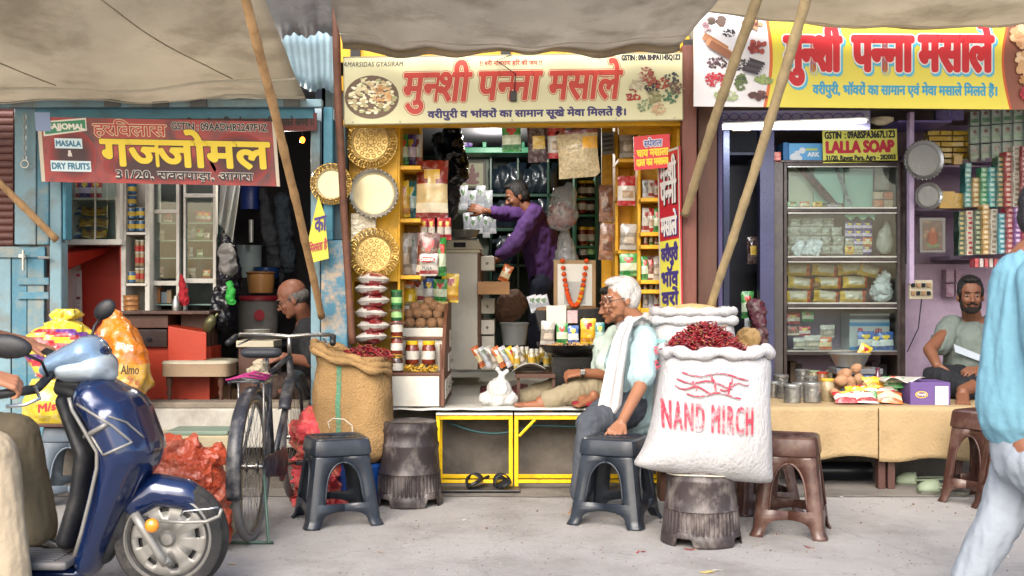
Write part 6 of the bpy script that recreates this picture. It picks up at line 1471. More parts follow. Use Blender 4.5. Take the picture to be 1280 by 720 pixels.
sb_ = thing('knotted_bag', P(1106, 318, 8.15), 'knotted half filled grey polythene pouch at the right of the second tier', 'bag')
blob([('e', P(1106, 304, 8.2), (.06, .05, .08)), (P(1106, 295, 8.2), .05, P(1109, 278, 8.2), .01)], .01, 3, .008, .04).build('pouch', M('grey_white_poly', 'a3a09c', .3, bump=.4, bs=20), sb_, smooth=True)
for k, px in enumerate((996, 1010, 1018)): bag('white_poly_bag', [(P(px, 314, 8.08), .045, P(px + 4, 305, 8.08), .03)], M('white_poly2', 'b4b8bc', .25, bump=.6, bs=20), '%s crumpled white polythene bag at the front of the second tier' % ['left', 'middle', 'right'][k], vox=.01, disp=.012, dsz=.04)
# third tier: snack bags lying
ly = pouch_mb(.20, .085, .10, lambda u, v: 2 if u > .82 else (1 if .12 < u < .8 and v > .25 else 0), nu=12, nv=10, seed=4).build('snack_bag', [foil('c4a03a'), foil('b9b0a0'), foil('b0401e')], smooth=True, label='x', cat='packet')
for k, (px, py, w_) in enumerate([(997, 378, 0), (1032, 378, .1), (1066, 378, 0), (1000, 361, .1), (1035, 361, 0), (1069, 360, 0), (996, 345, 0), (1030, 345, .1), (1064, 343, -.1), (1085, 346, .2)]):
    put(ly, px, py, 8.22, '%s white and yellow snack bag in the %s row of the third tier' % (['left', 'middle', 'right', 'left', 'middle', 'right', 'left', 'second', 'third', 'rightmost'][k], ['bottom', 'middle', 'top', 'top'][k // 3]), rot=(0, w_, .15 * (k % 2)), sc=1.0)
bag('white_poly_bag', [('e', P(1102, 364, 8.15), (.075, .06, .07)), (P(1102, 355, 8.15), .05, P(1108, 344, 8.15), .03)], M('white_poly2'), 'knotted white polythene bag at the right end of the third tier', vox=.01, disp=.015, dsz=.04)
MB().ell(P(1021, 356, 8.08), (.032, .03, .024), n=12, m=8).build('brown_ball', bn, smooth=True, label='small brown ball lying on the snack bags', cat='ball')
# fourth tier
for k, (px, py, h, kk_) in enumerate([(992, 405, 14, 'redp'), (992, 420, 13, 'brownw'), (1006, 420, 12, 'redp'), (1000, 436, 14, 'clear'), (1016, 437, 18, 'clear'), (1010, 402, 13, 'green'), (1030, 437, 16, 'orange'), (1034, 422, 16, 'clear')]):
    pou(kk_, px, py, 8.15, h, '%s packet %s in the fourth tier' % ({'redp': 'red', 'brownw': 'maroon', 'clear': 'clear', 'green': 'green', 'orange': 'orange'}[kk_], ['at the upper left', 'at the middle left', 'right of the maroon one', 'at the lower left', 'beside the lower left one', 'on top', 'near the middle', 'above the orange one'][k]), wf=1.7)
bw4 = thing('white_carton', P(1080, 438, 8.25), 'white and blue carton with red lettering in the fourth tier', 'carton')
MB().box(X(1062, 8.2), X(1112, 8.2), 8.2, 8.42, Z(438, 8.2), Z(392, 8.2)).build('body', M('white_carton', 'a9b0b4', .5), bw4, bevel=.003)
fq = panel(P(1062, 438, 8.197), P(1112, 438, 8.197), P(1062, 392, 8.197))
flat(rect(0, 1, .66, .76), pm('3a78a8'), fq, 0, 'printed_label', bw4); flat(rect(0, 1, .84, .95), pm('4a4a52'), fq, 0, 'printed_label', bw4); flat(rect(0, 1, 0, .1), pm('3a78a8'), fq, 0, 'printed_label', bw4)
lettering('Rosili', .2, .8, .35, .6, pm('a03040'), fq, .001, .01, .1, 'lettering', bw4)
for k in range(3): pou('blue', 1082 + 13 * k, 438, 8.12, 24 - 3 * k % 5, ['left', 'middle', 'right'][k] + ' blue packet before the white carton', wf=1.2)
pou('yellow', 1075, 449, 7.9, 20, 'yellow packet leaning at the steel bowl', rot=(0, .5, 0), wf=1.1)
for k, px in enumerate((988, 994, 1080, 1090, 1100)): MB().box(X(px, 8.3), X(px + 9, 8.3), 8.3, 8.4, .5, Z(452 + k % 3 * 3, 8.3)).build('carton', M('lowcart%d' % k, ['5a4a3a', '3a3434', '6a5a4a', '4a3a4a', '2a2a30'][k], .7), bevel=.004, label=['brown', 'black', 'tan', 'plum', 'slate'][k] + ' carton in the dark bottom compartment of the cabinet', cat='carton')
# blue carton on top
bc2 = thing('blue_carton', P(1003, 203, 8.1), 'light blue detergent carton on top of the glass cabinet', 'carton')
MB().box(X(986, 8.1), X(1028, 8.1), 8.1, 8.35, Z(202, 8.1), Z(179, 8.1)).build('body', M('light_blue_carton', '5a9ac4', .5, var=.08), bc2, bevel=.003)
MB().box(X(979, 8.12), X(985.5, 8.12), 8.12, 8.34, Z(202, 8.12), Z(178, 8.12)).build('side', M('blue_carton_side', '2f6a9a', .5), bc2, bevel=.002)
fq = panel(P(986, 202, 8.097), P(1028, 202, 8.097), P(986, 179, 8.097))
for cx_, cz_, r_ in ((.15, .25, .12), (.3, .18, .1), (.4, .6, .1), (.25, .45, .09)): flat(ngon(cx_, cz_, r_, r_ * 1.7, 12), pm('c8cccc'), fq, cx_ * .001, 'printed_picture', bc2)
lettering('ARK', .56, .9, .28, .5, pm('d4d8d8'), fq, .001, .01, 0, 'lettering', bc2); flat(rect(.5, .85, .6, .72), pm('b0bc60'), fq, .001, 'printed_label', bc2)
card(962, 976, 190, 203, 8.0, foil('b8401e'), 'small orange box on the shelf left of the blue carton', nm='box', dep=.1)
# tube light & pelmet
tbl = thing('tube_light', P(992, 154, 6.9), 'long lit white tube light under the yellow banner', 'tube light')
MB().tube([P(903, 158, 6.9), P(1082, 151, 6.9)], .012, 10).build('tube', M('tube_glow', 'f4f6ff', .3, emit=3.5, bump=0, var=0), tbl, smooth=40)
MB().tube([P(900, 156, 6.93), P(1085, 149, 6.93)], .014, 6).build('fitting', whitec, tbl)
lt_ = bpy.data.objects.new('tube_lamp', bpy.data.lights.new('tube_lamp', 'AREA')); COL.objects.link(lt_); lt_.data.shape = 'RECTANGLE'; lt_.data.size = .9; lt_.data.size_y = .05; lt_.data.energy = 9; lt_.data.color = (.92, .95, 1)
lt_.location = P(992, 158, 6.9) + Vector((0, 0, -.03)); lt_.rotation_euler = (math.radians(35), 0, 0)
pel = thing('patterned_pelmet', P(1000, 160, 7.0), 'pale lilac patterned pelmet board under the yellow banner', 'pelmet')
rb(pel, 898, 1088, 138, 162, 7.0, 7.03, M('pelmet_lilac', '8f8ca8', .5, bump=.1), 'board')
for k in range(14):
    c = P(905 + 13 * k, 146, 6.995); MB().tube([c + Vector((.03 * math.cos(a), 0, .022 * math.sin(a))) for a in [2 * PI * j / 12 for j in range(13)]], .004, 5, cap=False).build('ornament', purp, pel)
rb(pel, 916, 938, 157, 163, 6.97, 6.995, M('tan_tag', '9a7a5a', .6), 'tag')
MB().lathe([(.03, 0), (.07, .02), (.075, .04), (.03, .05)], P(1102, 156, 7.1), 18).build('lamp_base', M('cream_shade', 'a3977c', .5), smooth=40, label='round cream ceiling lamp holder beside the tube light', cat='lamp')
# dark doorway left
dw = thing('dark_cupboard', P(935, 480, 7.2), 'dark blue open cupboard doorway left of the glass cabinet', 'cupboard')
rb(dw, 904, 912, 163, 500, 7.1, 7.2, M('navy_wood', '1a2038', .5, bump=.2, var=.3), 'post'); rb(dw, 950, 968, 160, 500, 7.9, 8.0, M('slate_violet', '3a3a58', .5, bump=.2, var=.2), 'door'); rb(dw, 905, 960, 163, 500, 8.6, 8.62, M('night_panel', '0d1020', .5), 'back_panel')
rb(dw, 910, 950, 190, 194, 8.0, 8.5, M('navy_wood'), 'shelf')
bag('maroon_bundle', [(P(950, 425, 7.8), .05, P(945, 385, 7.8), .06)], M('maroon_cloth2', '4a1826', .7, bump=.6, dirt='8a8078', ds=14, damt=.7), 'dark maroon printed bag standing in the dark doorway', 'bag', .012)
for k in range(3): pou(['green', 'silver', 'maroon'][k], 935 + 3 * k, [398, 430, 330][k], 8.1, 34, ['green', 'silver', 'maroon'][k] + ' packet in the gloom of the dark doorway', wf=.7)
# right wall shelving (back wall and side)
sv = thing('lilac_shelving', P(1200, 320, 8.6), 'lilac painted wall shelving full of boxes in the right shop', 'shelf')
lil = M('lilac_shelf', 'ab98b2', .55, bump=.15, var=.08, dirt='6a5a70', ds=8)
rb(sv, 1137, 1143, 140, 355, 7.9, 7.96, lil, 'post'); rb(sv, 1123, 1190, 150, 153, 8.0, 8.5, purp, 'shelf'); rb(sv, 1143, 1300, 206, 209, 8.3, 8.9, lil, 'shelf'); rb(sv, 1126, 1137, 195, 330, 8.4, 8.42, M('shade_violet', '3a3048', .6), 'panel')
Ysx = 8.3
for a, y0, b, y1, zz in ((1175, 204, 1290, 196, 0), (1128, 261, 1300, 261, 0), (1188, 322, 1300, 318, 0)): 
    MB().add([P(a, y0, 8.5), P(b, y1, 7.9), P(b, y1, 7.9) + Vector((0, 1.0, 0)), P(a, y0, 8.5) + Vector((0, .4, 0))], [(0, 1, 2, 3)]).build('shelf', lil, sv, solid=.03)
rb(sv, 1120, 1300, 130, 330, 8.95, 9.0, lilac, 'back_panel'); rb(sv, 1120, 1300, 330, 500, 8.75, 8.9, lilac, 'lower_panel')
rb(sv, 1170, 1205, 133, 150, 8.2, 8.25, purp, 'carved_board')
for k in range(2):
    c = P(1180 + 18 * k, 142, 8.195)
    for r_ in (.022, .038): MB().tube([c + Vector((r_ * math.cos(a), 0, r_ * math.sin(a))) for a in [2 * PI * j / 14 for j in range(15)]], .003, 4, cap=False).build('ornament', M('pelmet_lilac'), sv)
# yellow boxes
yb1 = MB().box(-.045, .045, -.05, .05, 0, .034).build('yellow_box', foil('c4a01e'), bevel=.002, label='x', cat='box')
k = 0
for j in range(6):
    for i in range(4): put(yb1, 1165 + 15 * i, 205 - 7 * j, 8.4 + .01 * ((i * 3 + j) % 3), 'flat yellow box in the stack on the top right shelf', rz=.1 * math.sin(k * 2.1), sc=.95, group='yellow boxes stacked on the top right shelf'); k += 1
ybg = MB().box(-.06, .06, -.05, .05, 0, .13).build('yellow_box', foil('c4981e'), bevel=.002, label='x', cat='box')
for k, (px, sc__, lb_) in enumerate([(1181, .95, 'left yellow carton on the middle right shelf'), (1197, .85, 'right yellow carton on the middle right shelf'), (1196, .5, 'small bright yellow carton under the stack of flat yellow boxes')]): put(ybg, px, 261 if k < 2 else 206, 8.15, lb_, sc=sc__)
# soap boxes white/green top right
wb = thing('soap_box', (0, 0, 0), 'x', 'box'); MB().box(-.033, .033, -.05, .05, 0, .13).build('carton', M('soap_white', 'aab4ac', .4, dirt='6a9478', ds=14, damt=.8), wb, bevel=.002)
MB().box(-.026, .026, -.0525, -.0505, .02, .05).build('print', foil('5a8a6a'), wb); MB().lathe([(.001, 0), (.014, 0), (.014, .001), (.001, .001)], (0, -.053, .09), 12, axis='Y').build('print', foil('7a5048'), wb)
k = 0
for j in range(3):
    for i in range(7): put(wb, 1217 + 13.5 * i, 203 - 1.0 * i - 22.5 * j, 8.3 - .06 * i, 'white and green soap carton in the %s row of the upper right shelf' % ['bottom', 'middle', 'top'][j], rz=-.2, sc=.96, group='soap cartons in the %s row of the upper right shelf' % ['bottom', 'middle', 'top'][j]); k += 1
# incense boxes: columns
def small_box(c1, c2):
    t = thing('incense_box', (0, 0, 0), 'x', 'box')
    MB().box(-.027, .027, -.06, .06, 0, .042).build('carton', foil(c1), t, bevel=.0015)
    MB().box(-.016, .016, -.0618, -.0605, .010, .032).build('print', foil(c2), t)
    return t
cols_ = [('7a9a4a', 'c0b060'), ('b08a4a', 'd0c0a0'), ('2f8a5a', 'a0c0a0'), ('3a9aa0', 'b0c8c0'), ('2a5a4a', 'b09a60'), ('a02030', 'c8b0a0'), ('a8a498', '6a5a4a'), ('8a1a2c', 'c09a9a'), ('c0b8a8', '9a2030'), ('2a4a3a', 'a0a888'), ('2a8a9a', 'a8c8d0'), ('c46a1e', 'd0c040'), ('6a3a8a', 'c0a8c8')]
protos = [small_box(*c) for c in cols_]
cn = ['olive', 'tan', 'green', 'turquoise', 'dark green', 'red', 'grey', 'crimson', 'cream', 'bottle green', 'teal', 'orange', 'purple']
tiers = [(260, [(1207, 10, 3), (1217, 7, 1), (1227, 9, 2), (1237, 9, 3), (1247, 11, 4), (1257, 12, 5), (1267, 13, 6), (1277, 13, 7), (1287, 13, 9)], 8.1), (320, [(1199, 11, 4), (1209, 11, 8), (1219, 11, 9), (1229, 12, 1), (1239, 11, 6), (1249, 10, 10), (1259, 11, 7), (1269, 11, 12), (1279, 12, 5), (1289, 12, 11)], 8.1)]
for base_y, cl2, Y in tiers:
    for ci, (px, nn, c) in enumerate(cl2):
        for j in range(nn - 1 - (base_y == 320)):
            Yq2 = Y - .04 * ci
            z_ = P(px, base_y - .5 - (base_y == 320) * ci * .4, Yq2); z_.z += .0432 * j * .82
            put_o = place(PS, protos[c], z_, None, 'small %s incense box stacked in column %s of the %s boxed shelf' % (cn[c], ['one', 'two', 'three', 'four', 'five', 'six', 'seven', 'eight', 'nine', 'ten'][ci], 'upper' if base_y == 260 else 'lower'), .82, (0, 0, .06 * math.sin(ci * 3 + j * 5)), 'incense boxes in column %s of the %s boxed shelf' % (['one', 'two', 'three', 'four', 'five', 'six', 'seven', 'eight', 'nine', 'ten'][ci], 'upper' if base_y == 260 else 'lower'))
for i in (0, 12):
    if protos[i].name not in PS:
        place(PS, protos[i], P(1203 + i, 205, 8.4), None, 'single %s incense box lying on the upper right shelf' % cn[i], .9, (0, 0, 0))
for k in range(5): MB().box(X(1219 + 6 * k, 8.0), X(1223.5 + 6 * k, 8.0), 8.0, 8.1, Z(334, 8), Z(323, 8)).build('striped_box', foil('b8404a' if k % 2 == 0 else 'c4bcb8'), bevel=.002, label='%s slim red or white box below the lower boxed shelf' % ['first', 'second', 'third', 'fourth', 'fifth'][k], cat='box')
sil = M('silver_metal', '9a9a98', .35, .8, bump=.4, bs=60, var=.12, vs=15)
tray(1155, 200, 25, 7.8, 'large silver tray with twisted rim hanging on the lilac post', M('silver_disc', '8f8f8c', .35, .6, bump=.6, bs=140, var=.12), sil, 0, 0, .14)
tray(1161, 245, 17, 7.85, 'small silver tray hanging below the large one', M('silver_disc'), sil, 0, 0, .16)
# god picture in frame on right
gp = thing('framed_print', P(1165, 315, 7.9), 'grey framed brown devotional print leaning on the lilac wall', 'picture')
rb(gp, 1150, 1182, 272, 316, 7.9, 7.93, M('grey_frame', '6f6c68', .4, .3, bump=.2), 'frame'); rb(gp, 1154, 1178, 276, 312, 7.894, 7.899, M('brown_print', '4a3a30', .4, dirt='8a6a4a', ds=16, damt=.9, coat=.6), 'print')
fq = panel(P(1154, 312, 7.893), P(1178, 312, 7.893), P(1154, 276, 7.893))
for cx_, cz_, rx_, rz_, c_ in ((.5, .4, .28, .26, '7a4a34'), (.5, .68, .13, .10, '8a6248'), (.5, .15, .36, .08, '5a6a4a'), (.28, .45, .06, .15, '6a4030'), (.72, .45, .06, .15, '6a4030')): flat(ngon(cx_, cz_, rx_, rz_, 12), pm(c_), fq, .001 + cz_ * .001, 'printed_picture', gp)
sbd = thing('switch_board', P(1151, 373, 7.95), 'cream electric switch board with small switches on the lilac wall', 'switch board')
rb(sbd, 1137, 1166, 350, 374, 7.92, 7.95, M('cream_board2', 'a39a84', .5), 'board')
for j in range(2):
    for i in range(4): rb(sbd, 1140 + 6.5 * i, 1144 + 6.5 * i, 354 + 10 * j, 359 + 10 * j, 7.90, 7.92, [drk, M('tan_switch', '8a6a4a', .5)][(i + j) % 2], 'switch', 0)
MB().tube([P(1152, 374, 7.93), P(1148, 410, 7.93), P(1134, 440, 7.93)], .004, 5).build('wire', drk, label='thin dark wire hanging from the switch board', cat='wire')
for k in range(4): MB().box(X(1183 + 12 * (k % 2), 8.6), X(1193 + 12 * (k % 2), 8.6), 8.6, 8.7, Z(353 + 18 * (k // 2), 8.6), Z(337 + 18 * (k // 2), 8.6)).build('hanging_card', M('pinkish_card', 'a08a9a', .6, dirt='7a3a5a', ds=22, damt=.8), bevel=.002, label='%s %s pinkish sachet card on the lilac wall' % (['upper', 'lower'][k // 2], ['left', 'right'][k % 2]), cat='card')
for k in range(6): MB().box(X(1170 + 9 * (k % 3), 8.2), X(1178 + 9 * (k % 3), 8.2), 8.2, 8.3, Z(436 - 9 * (k // 3), 8.2), Z(428.5 - 9 * (k // 3), 8.2)).build('teal_box', foil(['3a8a8a', 'b09a4a', '4a7a9a'][k % 3]), bevel=.002, label='%s %s small box stacked behind the bearded man' % (['lower', 'upper'][k // 3], ['teal', 'mustard', 'blue'][k % 3]), cat='box')
# things on the counter
kc = 0
for k, (px, py, s_) in enumerate([(976, 489, 1.0), (1003, 480, .9), (1014, 488, .85), (981, 502, 1.0), (1000, 500, 1.0), (967, 497, .95), (990, 504, 1.05), (1015, 503, 1.1)]):
    jar('steel', px, py, [7.5, 7.6, 7.4, 7.1, 7.15, 7.2, 6.85, 6.85][k], s_, 'round lidded steel tin, %s of the group at the left of the counter' % ['far left rear', 'rear middle', 'rear right', 'middle left', 'middle', 'outer left', 'front left', 'front right'][k])
cj = {'c': jar_thing('glass_jar', .04, .13, '8f8064', 'c09a2a', None, 'x', .1, 'jar', .85), 'r': jar_thing('glass_jar', .045, .12, '7a5a40', '9a2c22', None, 'x', .1, 'jar', .9), 'g': jar_thing('glass_jar', .045, .12, '8a8068', '7a8a6a', None, 'x', .1, 'jar', .9), 'b': jar_thing('glass_jar', .04, .11, '7a8a94', '2a5a9a', None, 'x', .2, 'jar', .9)}
for k, (kk_, px, py, Y, s_) in enumerate([('g', 1018, 484, 7.6, .95), ('r', 1028, 485, 7.5, .9), ('g', 1040, 484, 7.6, .95), ('c', 1034, 502, 6.95, 1.1), ('r', 1052, 488, 7.4, .9), ('b', 1086, 490, 7.2, .95), ('r', 1078, 486, 7.5, .85)]):
    put(cj[kk_], px, py, Y, ['green lidded jar left of the row behind the potatoes', 'red lidded jar in the row behind the potatoes', 'second green lidded jar in the row', 'clear spice jar with yellow lid in front', 'red lidded jar behind the brown bowl of potatoes', 'blue lidded jar right of the potatoes', 'small red lidded jar behind the blue one'][k], sc=s_)
pbw = thing('steel_bowl', P(1062, 502, 6.9), 'round steel bowl heaped with brown potatoes on the counter', 'bowl'); MB().lathe([(.06, 0), (.10, .03), (.11, .075), (.106, .075), (.095, .03), (.001, .008)], P(1064, 502, 6.95), 24).build('body', st, pbw, smooth=40)
pot = MB().ell((0, 0, 0), (.046, .036, .034), n=14, m=10).build('potato', M('potato_skin', '9a7354', .7, bump=.4, bs=40, var=.12, dirt='6a4a34', ds=14), smooth=True, label='x', cat='potato', disp=.006, dsz=.03)
for k, (px, py, dy_) in enumerate([(1052, 483, 0), (1070, 486, -.03), (1060, 478, .04), (1045, 474, .08), (1076, 476, .06), (1058, 466, .06), (1072, 466, .09), (1084, 484, .05), (1048, 492, -.06), (1066, 494, -.07), (1080, 492, -.03), (1040, 482, .05)]):
    put(pot, px, py, 6.95 + dy_, 'brown potato in the heap on the counter bowl', sc=1.0 + .15 * math.sin(k * 3), rot=(k, k * 2, k * 3), group='potatoes heaped in the counter bowl')
wsc = thing('weighing_scale', P(1075, 470, 7.3), 'flat weighing scale under the steel bowl on the right counter', 'scale'); rb(wsc, 1046, 1104, 461, 468, 7.3, 7.5, M('grey_scale', '6a6c70', .4, .3), 'platform'); rb(wsc, 1050, 1100, 468, 484, 7.32, 7.5, M('dark_scale', '2c2c30', .5), 'body')
sbw = thing('steel_bowl', P(1060, 450, 7.4), 'large steel mixing bowl on the scale in the right shop', 'bowl')
MB().lathe([(.06, 0), (.09, .01), (.125, .085), (.137, .092), (.14, .096), (.122, .088), (.085, .016), (.001, .012)], P(1062, 460, 7.4), 32).build('body', st, sbw, smooth=40)
bt = thing('plum_bottle', P(1093, 492, 7.1), 'plum coloured bottle standing behind the coloured snack packets', 'bottle'); MB().lathe([(.03, 0), (.034, .01), (.034, .09), (.014, .125), (.012, .15), (.015, .152), (.015, .165)], P(1097, 492, 7.1), 18).build('body', M('plum_glass', '4a1c2c', .15, coat=.8), bt, smooth=40)
for k, (kk_, px, py, rx_, lab) in enumerate([('redp', 1052, 512, 0, 'red snack packet at the front left of the snack pile'), ('white', 1078, 513, 0, 'pale pink packet at the front middle of the snack pile'), ('orange', 1104, 512, 0, 'peach packet at the front right of the snack pile'), ('green', 1084, 504, .02, 'green packet in the middle of the snack pile'), ('redp', 1112, 503, .03, 'red and green packet in the second layer of the snack pile'), ('yellow', 1072, 498, .05, 'yellow packet on the left of the snack pile'), ('green', 1106, 494, .08, 'light green packet in the third layer of the snack pile'), ('yellow', 1098, 486, .12, 'yellow packet on top of the snack pile'), ('green', 1122, 490, .10, 'dark green packet at the back of the snack pile')]):
    w, h, t_, cols, pat = pk[kk_]
    mb = pouch_mb(.15, .11, .06, pat, seed=k); mb.xf(Matrix.Translation((X(px, 6.85), 6.72 + .035 * (k // 3) + .05 * (k > 2), .51 + .03 * (k // 3) + (.02 if k > 6 else 0))) @ Euler((-1.0, .08 * math.sin(k), .25 * math.sin(k * 2))).to_matrix().to_4x4())
    mb.build('snack_packet', [foil(c) for c in cols], smooth=True, label=lab, cat='packet')
pb2 = thing('purple_carton', P(1164, 512, 6.75), 'purple carton with a yellow oval and white label on the counter', 'carton')
rb(pb2, 1138, 1188, 478, 512, 6.72, 6.95, M('purple_carton_board', '5a4478', .5, bump=.1, var=.08), 'body'); fq = panel(P(1138, 512, 6.717), P(1188, 512, 6.717), P(1138, 478, 6.717))
flat(ngon(.28, .55, .16, .13, 20), pm('c8a83a'), fq, 0, 'printed_label', pb2); flat(ngon(.28, .55, .13, .09, 20), pm('5a2a6a'), fq, .001, 'printed_label', pb2); flat(rect(.62, .95, .18, .86), pm('c4c4c6'), fq, 0, 'printed_label', pb2); lettering('Royal', .18, .38, .50, .6, pm('d8d0c0'), fq, .002, .004, 0, 'lettering', pb2)
for k in range(5): flat(rect(.66, .91, .26 + .12 * k, .29 + .12 * k), pm('8a8a90'), fq, .001, 'printed_lines', pb2)
MB().grid(lambda u, v: (X(1102 + 50 * u, 6.8), 6.75 + .25 * v, Z(476, 6.8) + .012 + .02 * math.sin(u * 8) * (1 - v) - .04 * (u - .6) ** 2), 20, 8).build('newspaper', M('newsprint'), smooth=True, solid=.003, label='open newspaper lying over the snack packets and purple carton', cat='newspaper')
# clogs
cg1 = M('sage_foam', '7a8670', .6, bump=.15, bs=40); cg2 = M('grey_sole', '55544c', .7, bump=.5, bs=60)
slipper(P(1150, 607, 6.75), PI - .25, cg2, cg1, 'pale green clog lying under the counter, left one', 'clog', 'clog', True); slipper((X(1178, 6.5), 6.5, 0.0), PI - .1, cg2, cg1, 'pale green clog at the foot of the brown stool, right one', 'clog', 'clog', True)
COL.objects[-1]
for o in COL.objects:
    if o.name.startswith('clog'): o.location.z = .002; o.scale = (1.15, 1.15, 1.15)
# litter on the ground
rr = random.Random(9)
for k, (px, py) in enumerate([(580, 651), (560, 645), (883, 716), (896, 714), (474, 691), (704, 645), (1052, 622), (640, 668), (290, 706)]):
    Yl = EYE * F / (py - 360); c = Vector((X(px, Yl), Yl, .003)); s_ = [.012, .006, .03, .02, .012, .008, .014, .008, .014][k]
    MB().add([c + Vector((s_ * rr.uniform(.6, 1.4) * math.cos(a), s_ * .6 * rr.uniform(.5, 1.3) * math.sin(a), rr.uniform(0, .004))) for a in [2 * PI * j / 7 for j in range(7)]], [tuple(range(7))]).build('paper_scrap', M('scrap' + str(k % 3), ['b8b4ac', '8a6a50', 'b09a5a'][k % 3], .8), solid=.001,
        label='%s scrap lying on the road' % ['small white', 'tiny brown', 'large ochre white', 'second pale', 'small tan', 'tiny ochre', 'brownish leaf like', 'tiny brownish', 'yellowish'][k] + [' by the left drum', ' near the drum stool', ' at the bottom edge', ' beside the large one', ' before the left stool', ' before the bench', ' under the counter', ' in the open', ' by the scooter wheel'][k], cat='litter')
# ================================================================ PEOPLE
def hmat(c, yaw, pitch=0, roll=0, s=1):
    return Matrix.Translation(Vector(c)) @ Matrix.Rotation(yaw, 4, 'Z') @ Matrix.Rotation(pitch, 4, 'Y') @ Matrix.Rotation(roll, 4, 'X') @ Matrix.Scale(s, 4)
def head_items(H, neck, rn=.05, s=1):
    e = H.to_euler(); T = lambda *p: H @ Vector(p)
    q = lambda c, r: ('e', T(*c), tuple(v * s for v in r), e)
    it = [q((-.012, 0, .045), (.094, .074, .082)), q((.028, 0, -.012), (.062, .061, .088)), q((.036, 0, -.07), (.045, .044, .034)), q((.066, 0, -.09), (.021, .022, .018)),
          (T(.083, 0, .012), .009 * s, T(.107, 0, -.026), .0125 * s), q((.095, .013, -.03), (.012, .009, .008)), q((.095, -.013, -.03), (.012, .009, .008)),
          q((.074, 0, .032), (.02, .046, .011)), q((.062, .034, -.022), (.024, .022, .024)), q((.062, -.034, -.022), (.024, .022, .024)),
          q((-.006, .076, -.008), (.02, .010, .032)), q((-.006, -.076, -.008), (.02, .010, .032)),
          q((.084, 0, -.052), (.012, .024, .006)), q((.083, 0, -.062), (.012, .021, .006)),
          (T(-.02, 0, -.06), (rn) * s, Vector(neck), rn * 1.12 * s)]
    return it
def head_parts(t, H, s, skin, hairc, brow='2a2422', must=None, glasses=None, hair='full', beard=False, voxh=.006):
    T = lambda *p: H @ Vector(p); e = H.to_euler()
    ew = M('eye_white', '7a726a', .5, bump=0); ir = M('eye_dark', '1c120e', .2, bump=0)
    for y in (.03, -.03):
        eye = MB().ell(T(.0775, y, .006), (.012 * s, .0145 * s, .0058 * s), e, 10, 8).build('eye', ew, t, smooth=True)
        MB().ell(T(.0875, y, .005), (.004 * s, .0058 * s, .0052 * s), e, 8, 6).build('iris', ir, t, smooth=True)
        MB().tube([T(.087, y * .4, .026), T(.094, y, .032), T(.08, y * 1.6, .027)], [.003 * s, .0045 * s, .002 * s], 6).build('eyebrow', M('brow_' + brow, brow, .9), t, smooth=True)
    MB().tube([T(.0875, .024, -.056), T(.0965, .01, -.056), T(.098, 0, -.0575), T(.0965, -.01, -.056), T(.0875, -.024, -.056)], .0022 * s, 5).build('lips', M('lip', '5a3028', .5), t, smooth=True)
    hm = M('hair_' + hairc, hairc, .6, bump=1, bs=160, var=.3, vs=60, stretch=(1, 1, .3))
    q = lambda c, r: ('e', T(*c), tuple(v * s for v in r), e)
    if hair == 'full': it = [q((-.022, 0, .055), (.094, .081, .085)), q((-.045, 0, .0), (.07, .078, .075)), q((.03, 0, .108), (.05, .055, .024)), q((.0, .066, .03), (.035, .018, .04)), q((.0, -.066, .03), (.035, .018, .04))]
    elif hair == 'swept': it = [q((-.022, 0, .058), (.098, .081, .084)), q((-.05, 0, .0), (.066, .078, .08)), q((.02, 0, .112), (.07, .062, .03)), q((-.005, .07, .03), (.03, .018, .05)), q((-.005, -.07, .03), (.03, .018, .05)), q((-.075, 0, .03), (.055, .06, .07))]
    else: it = [q((-.05, 0, -.002), (.066, .079, .052)), q((-.02, .068, .005), (.045, .016, .03)), q((-.02, -.068, .005), (.045, .016, .03))]
    blob(it, voxh, 3, .0025, .014, 3).build('hair', hm, t, smooth=True)
    if must: blob([(T(.096, 0, -.043), .007 * s, T(.085, .032, -.052), .005 * s), (T(.096, 0, -.043), .007 * s, T(.085, -.032, -.052), .005 * s)], .003, 1, .001, .01).build('moustache', M('brow_' + must, must, .9, bump=1, bs=200), t, smooth=True)
    if beard:
        blob([q((.045, 0, -.085), (.046, .046, .028)), q((.02, .05, -.05), (.022, .016, .045)), q((.02, -.05, -.05), (.022, .016, .045)), q((.075, 0, -.09), (.022, .028, .022))], .005, 2, .003, .012).build('beard', M('beard', '17120f', .9, bump=1, bs=200), t, smooth=True)
    if glasses:
        gt = M('glasses_frame', '2a1e1a', .3, coat=.5); mb = MB()
        for y in (.033, -.033): mb.tube([T(.103, y + .026 * math.cos(a), .002 + .019 * math.sin(a)) for a in [2 * PI * j / 16 for j in range(17)]], .0022 * s, 5, cap=False)
        mb.tube([T(.103, -.008, .006), T(.107, 0, .009), T(.103, .008, .006)], .002 * s, 5)
        for sg in (1, -1): mb.tube([T(.103, sg * .058, .006), T(.05, sg * .078, .008), T(-.01, sg * .083, .006)], .0022 * s, 5)
        mb.build('glasses', gt, t, smooth=True)
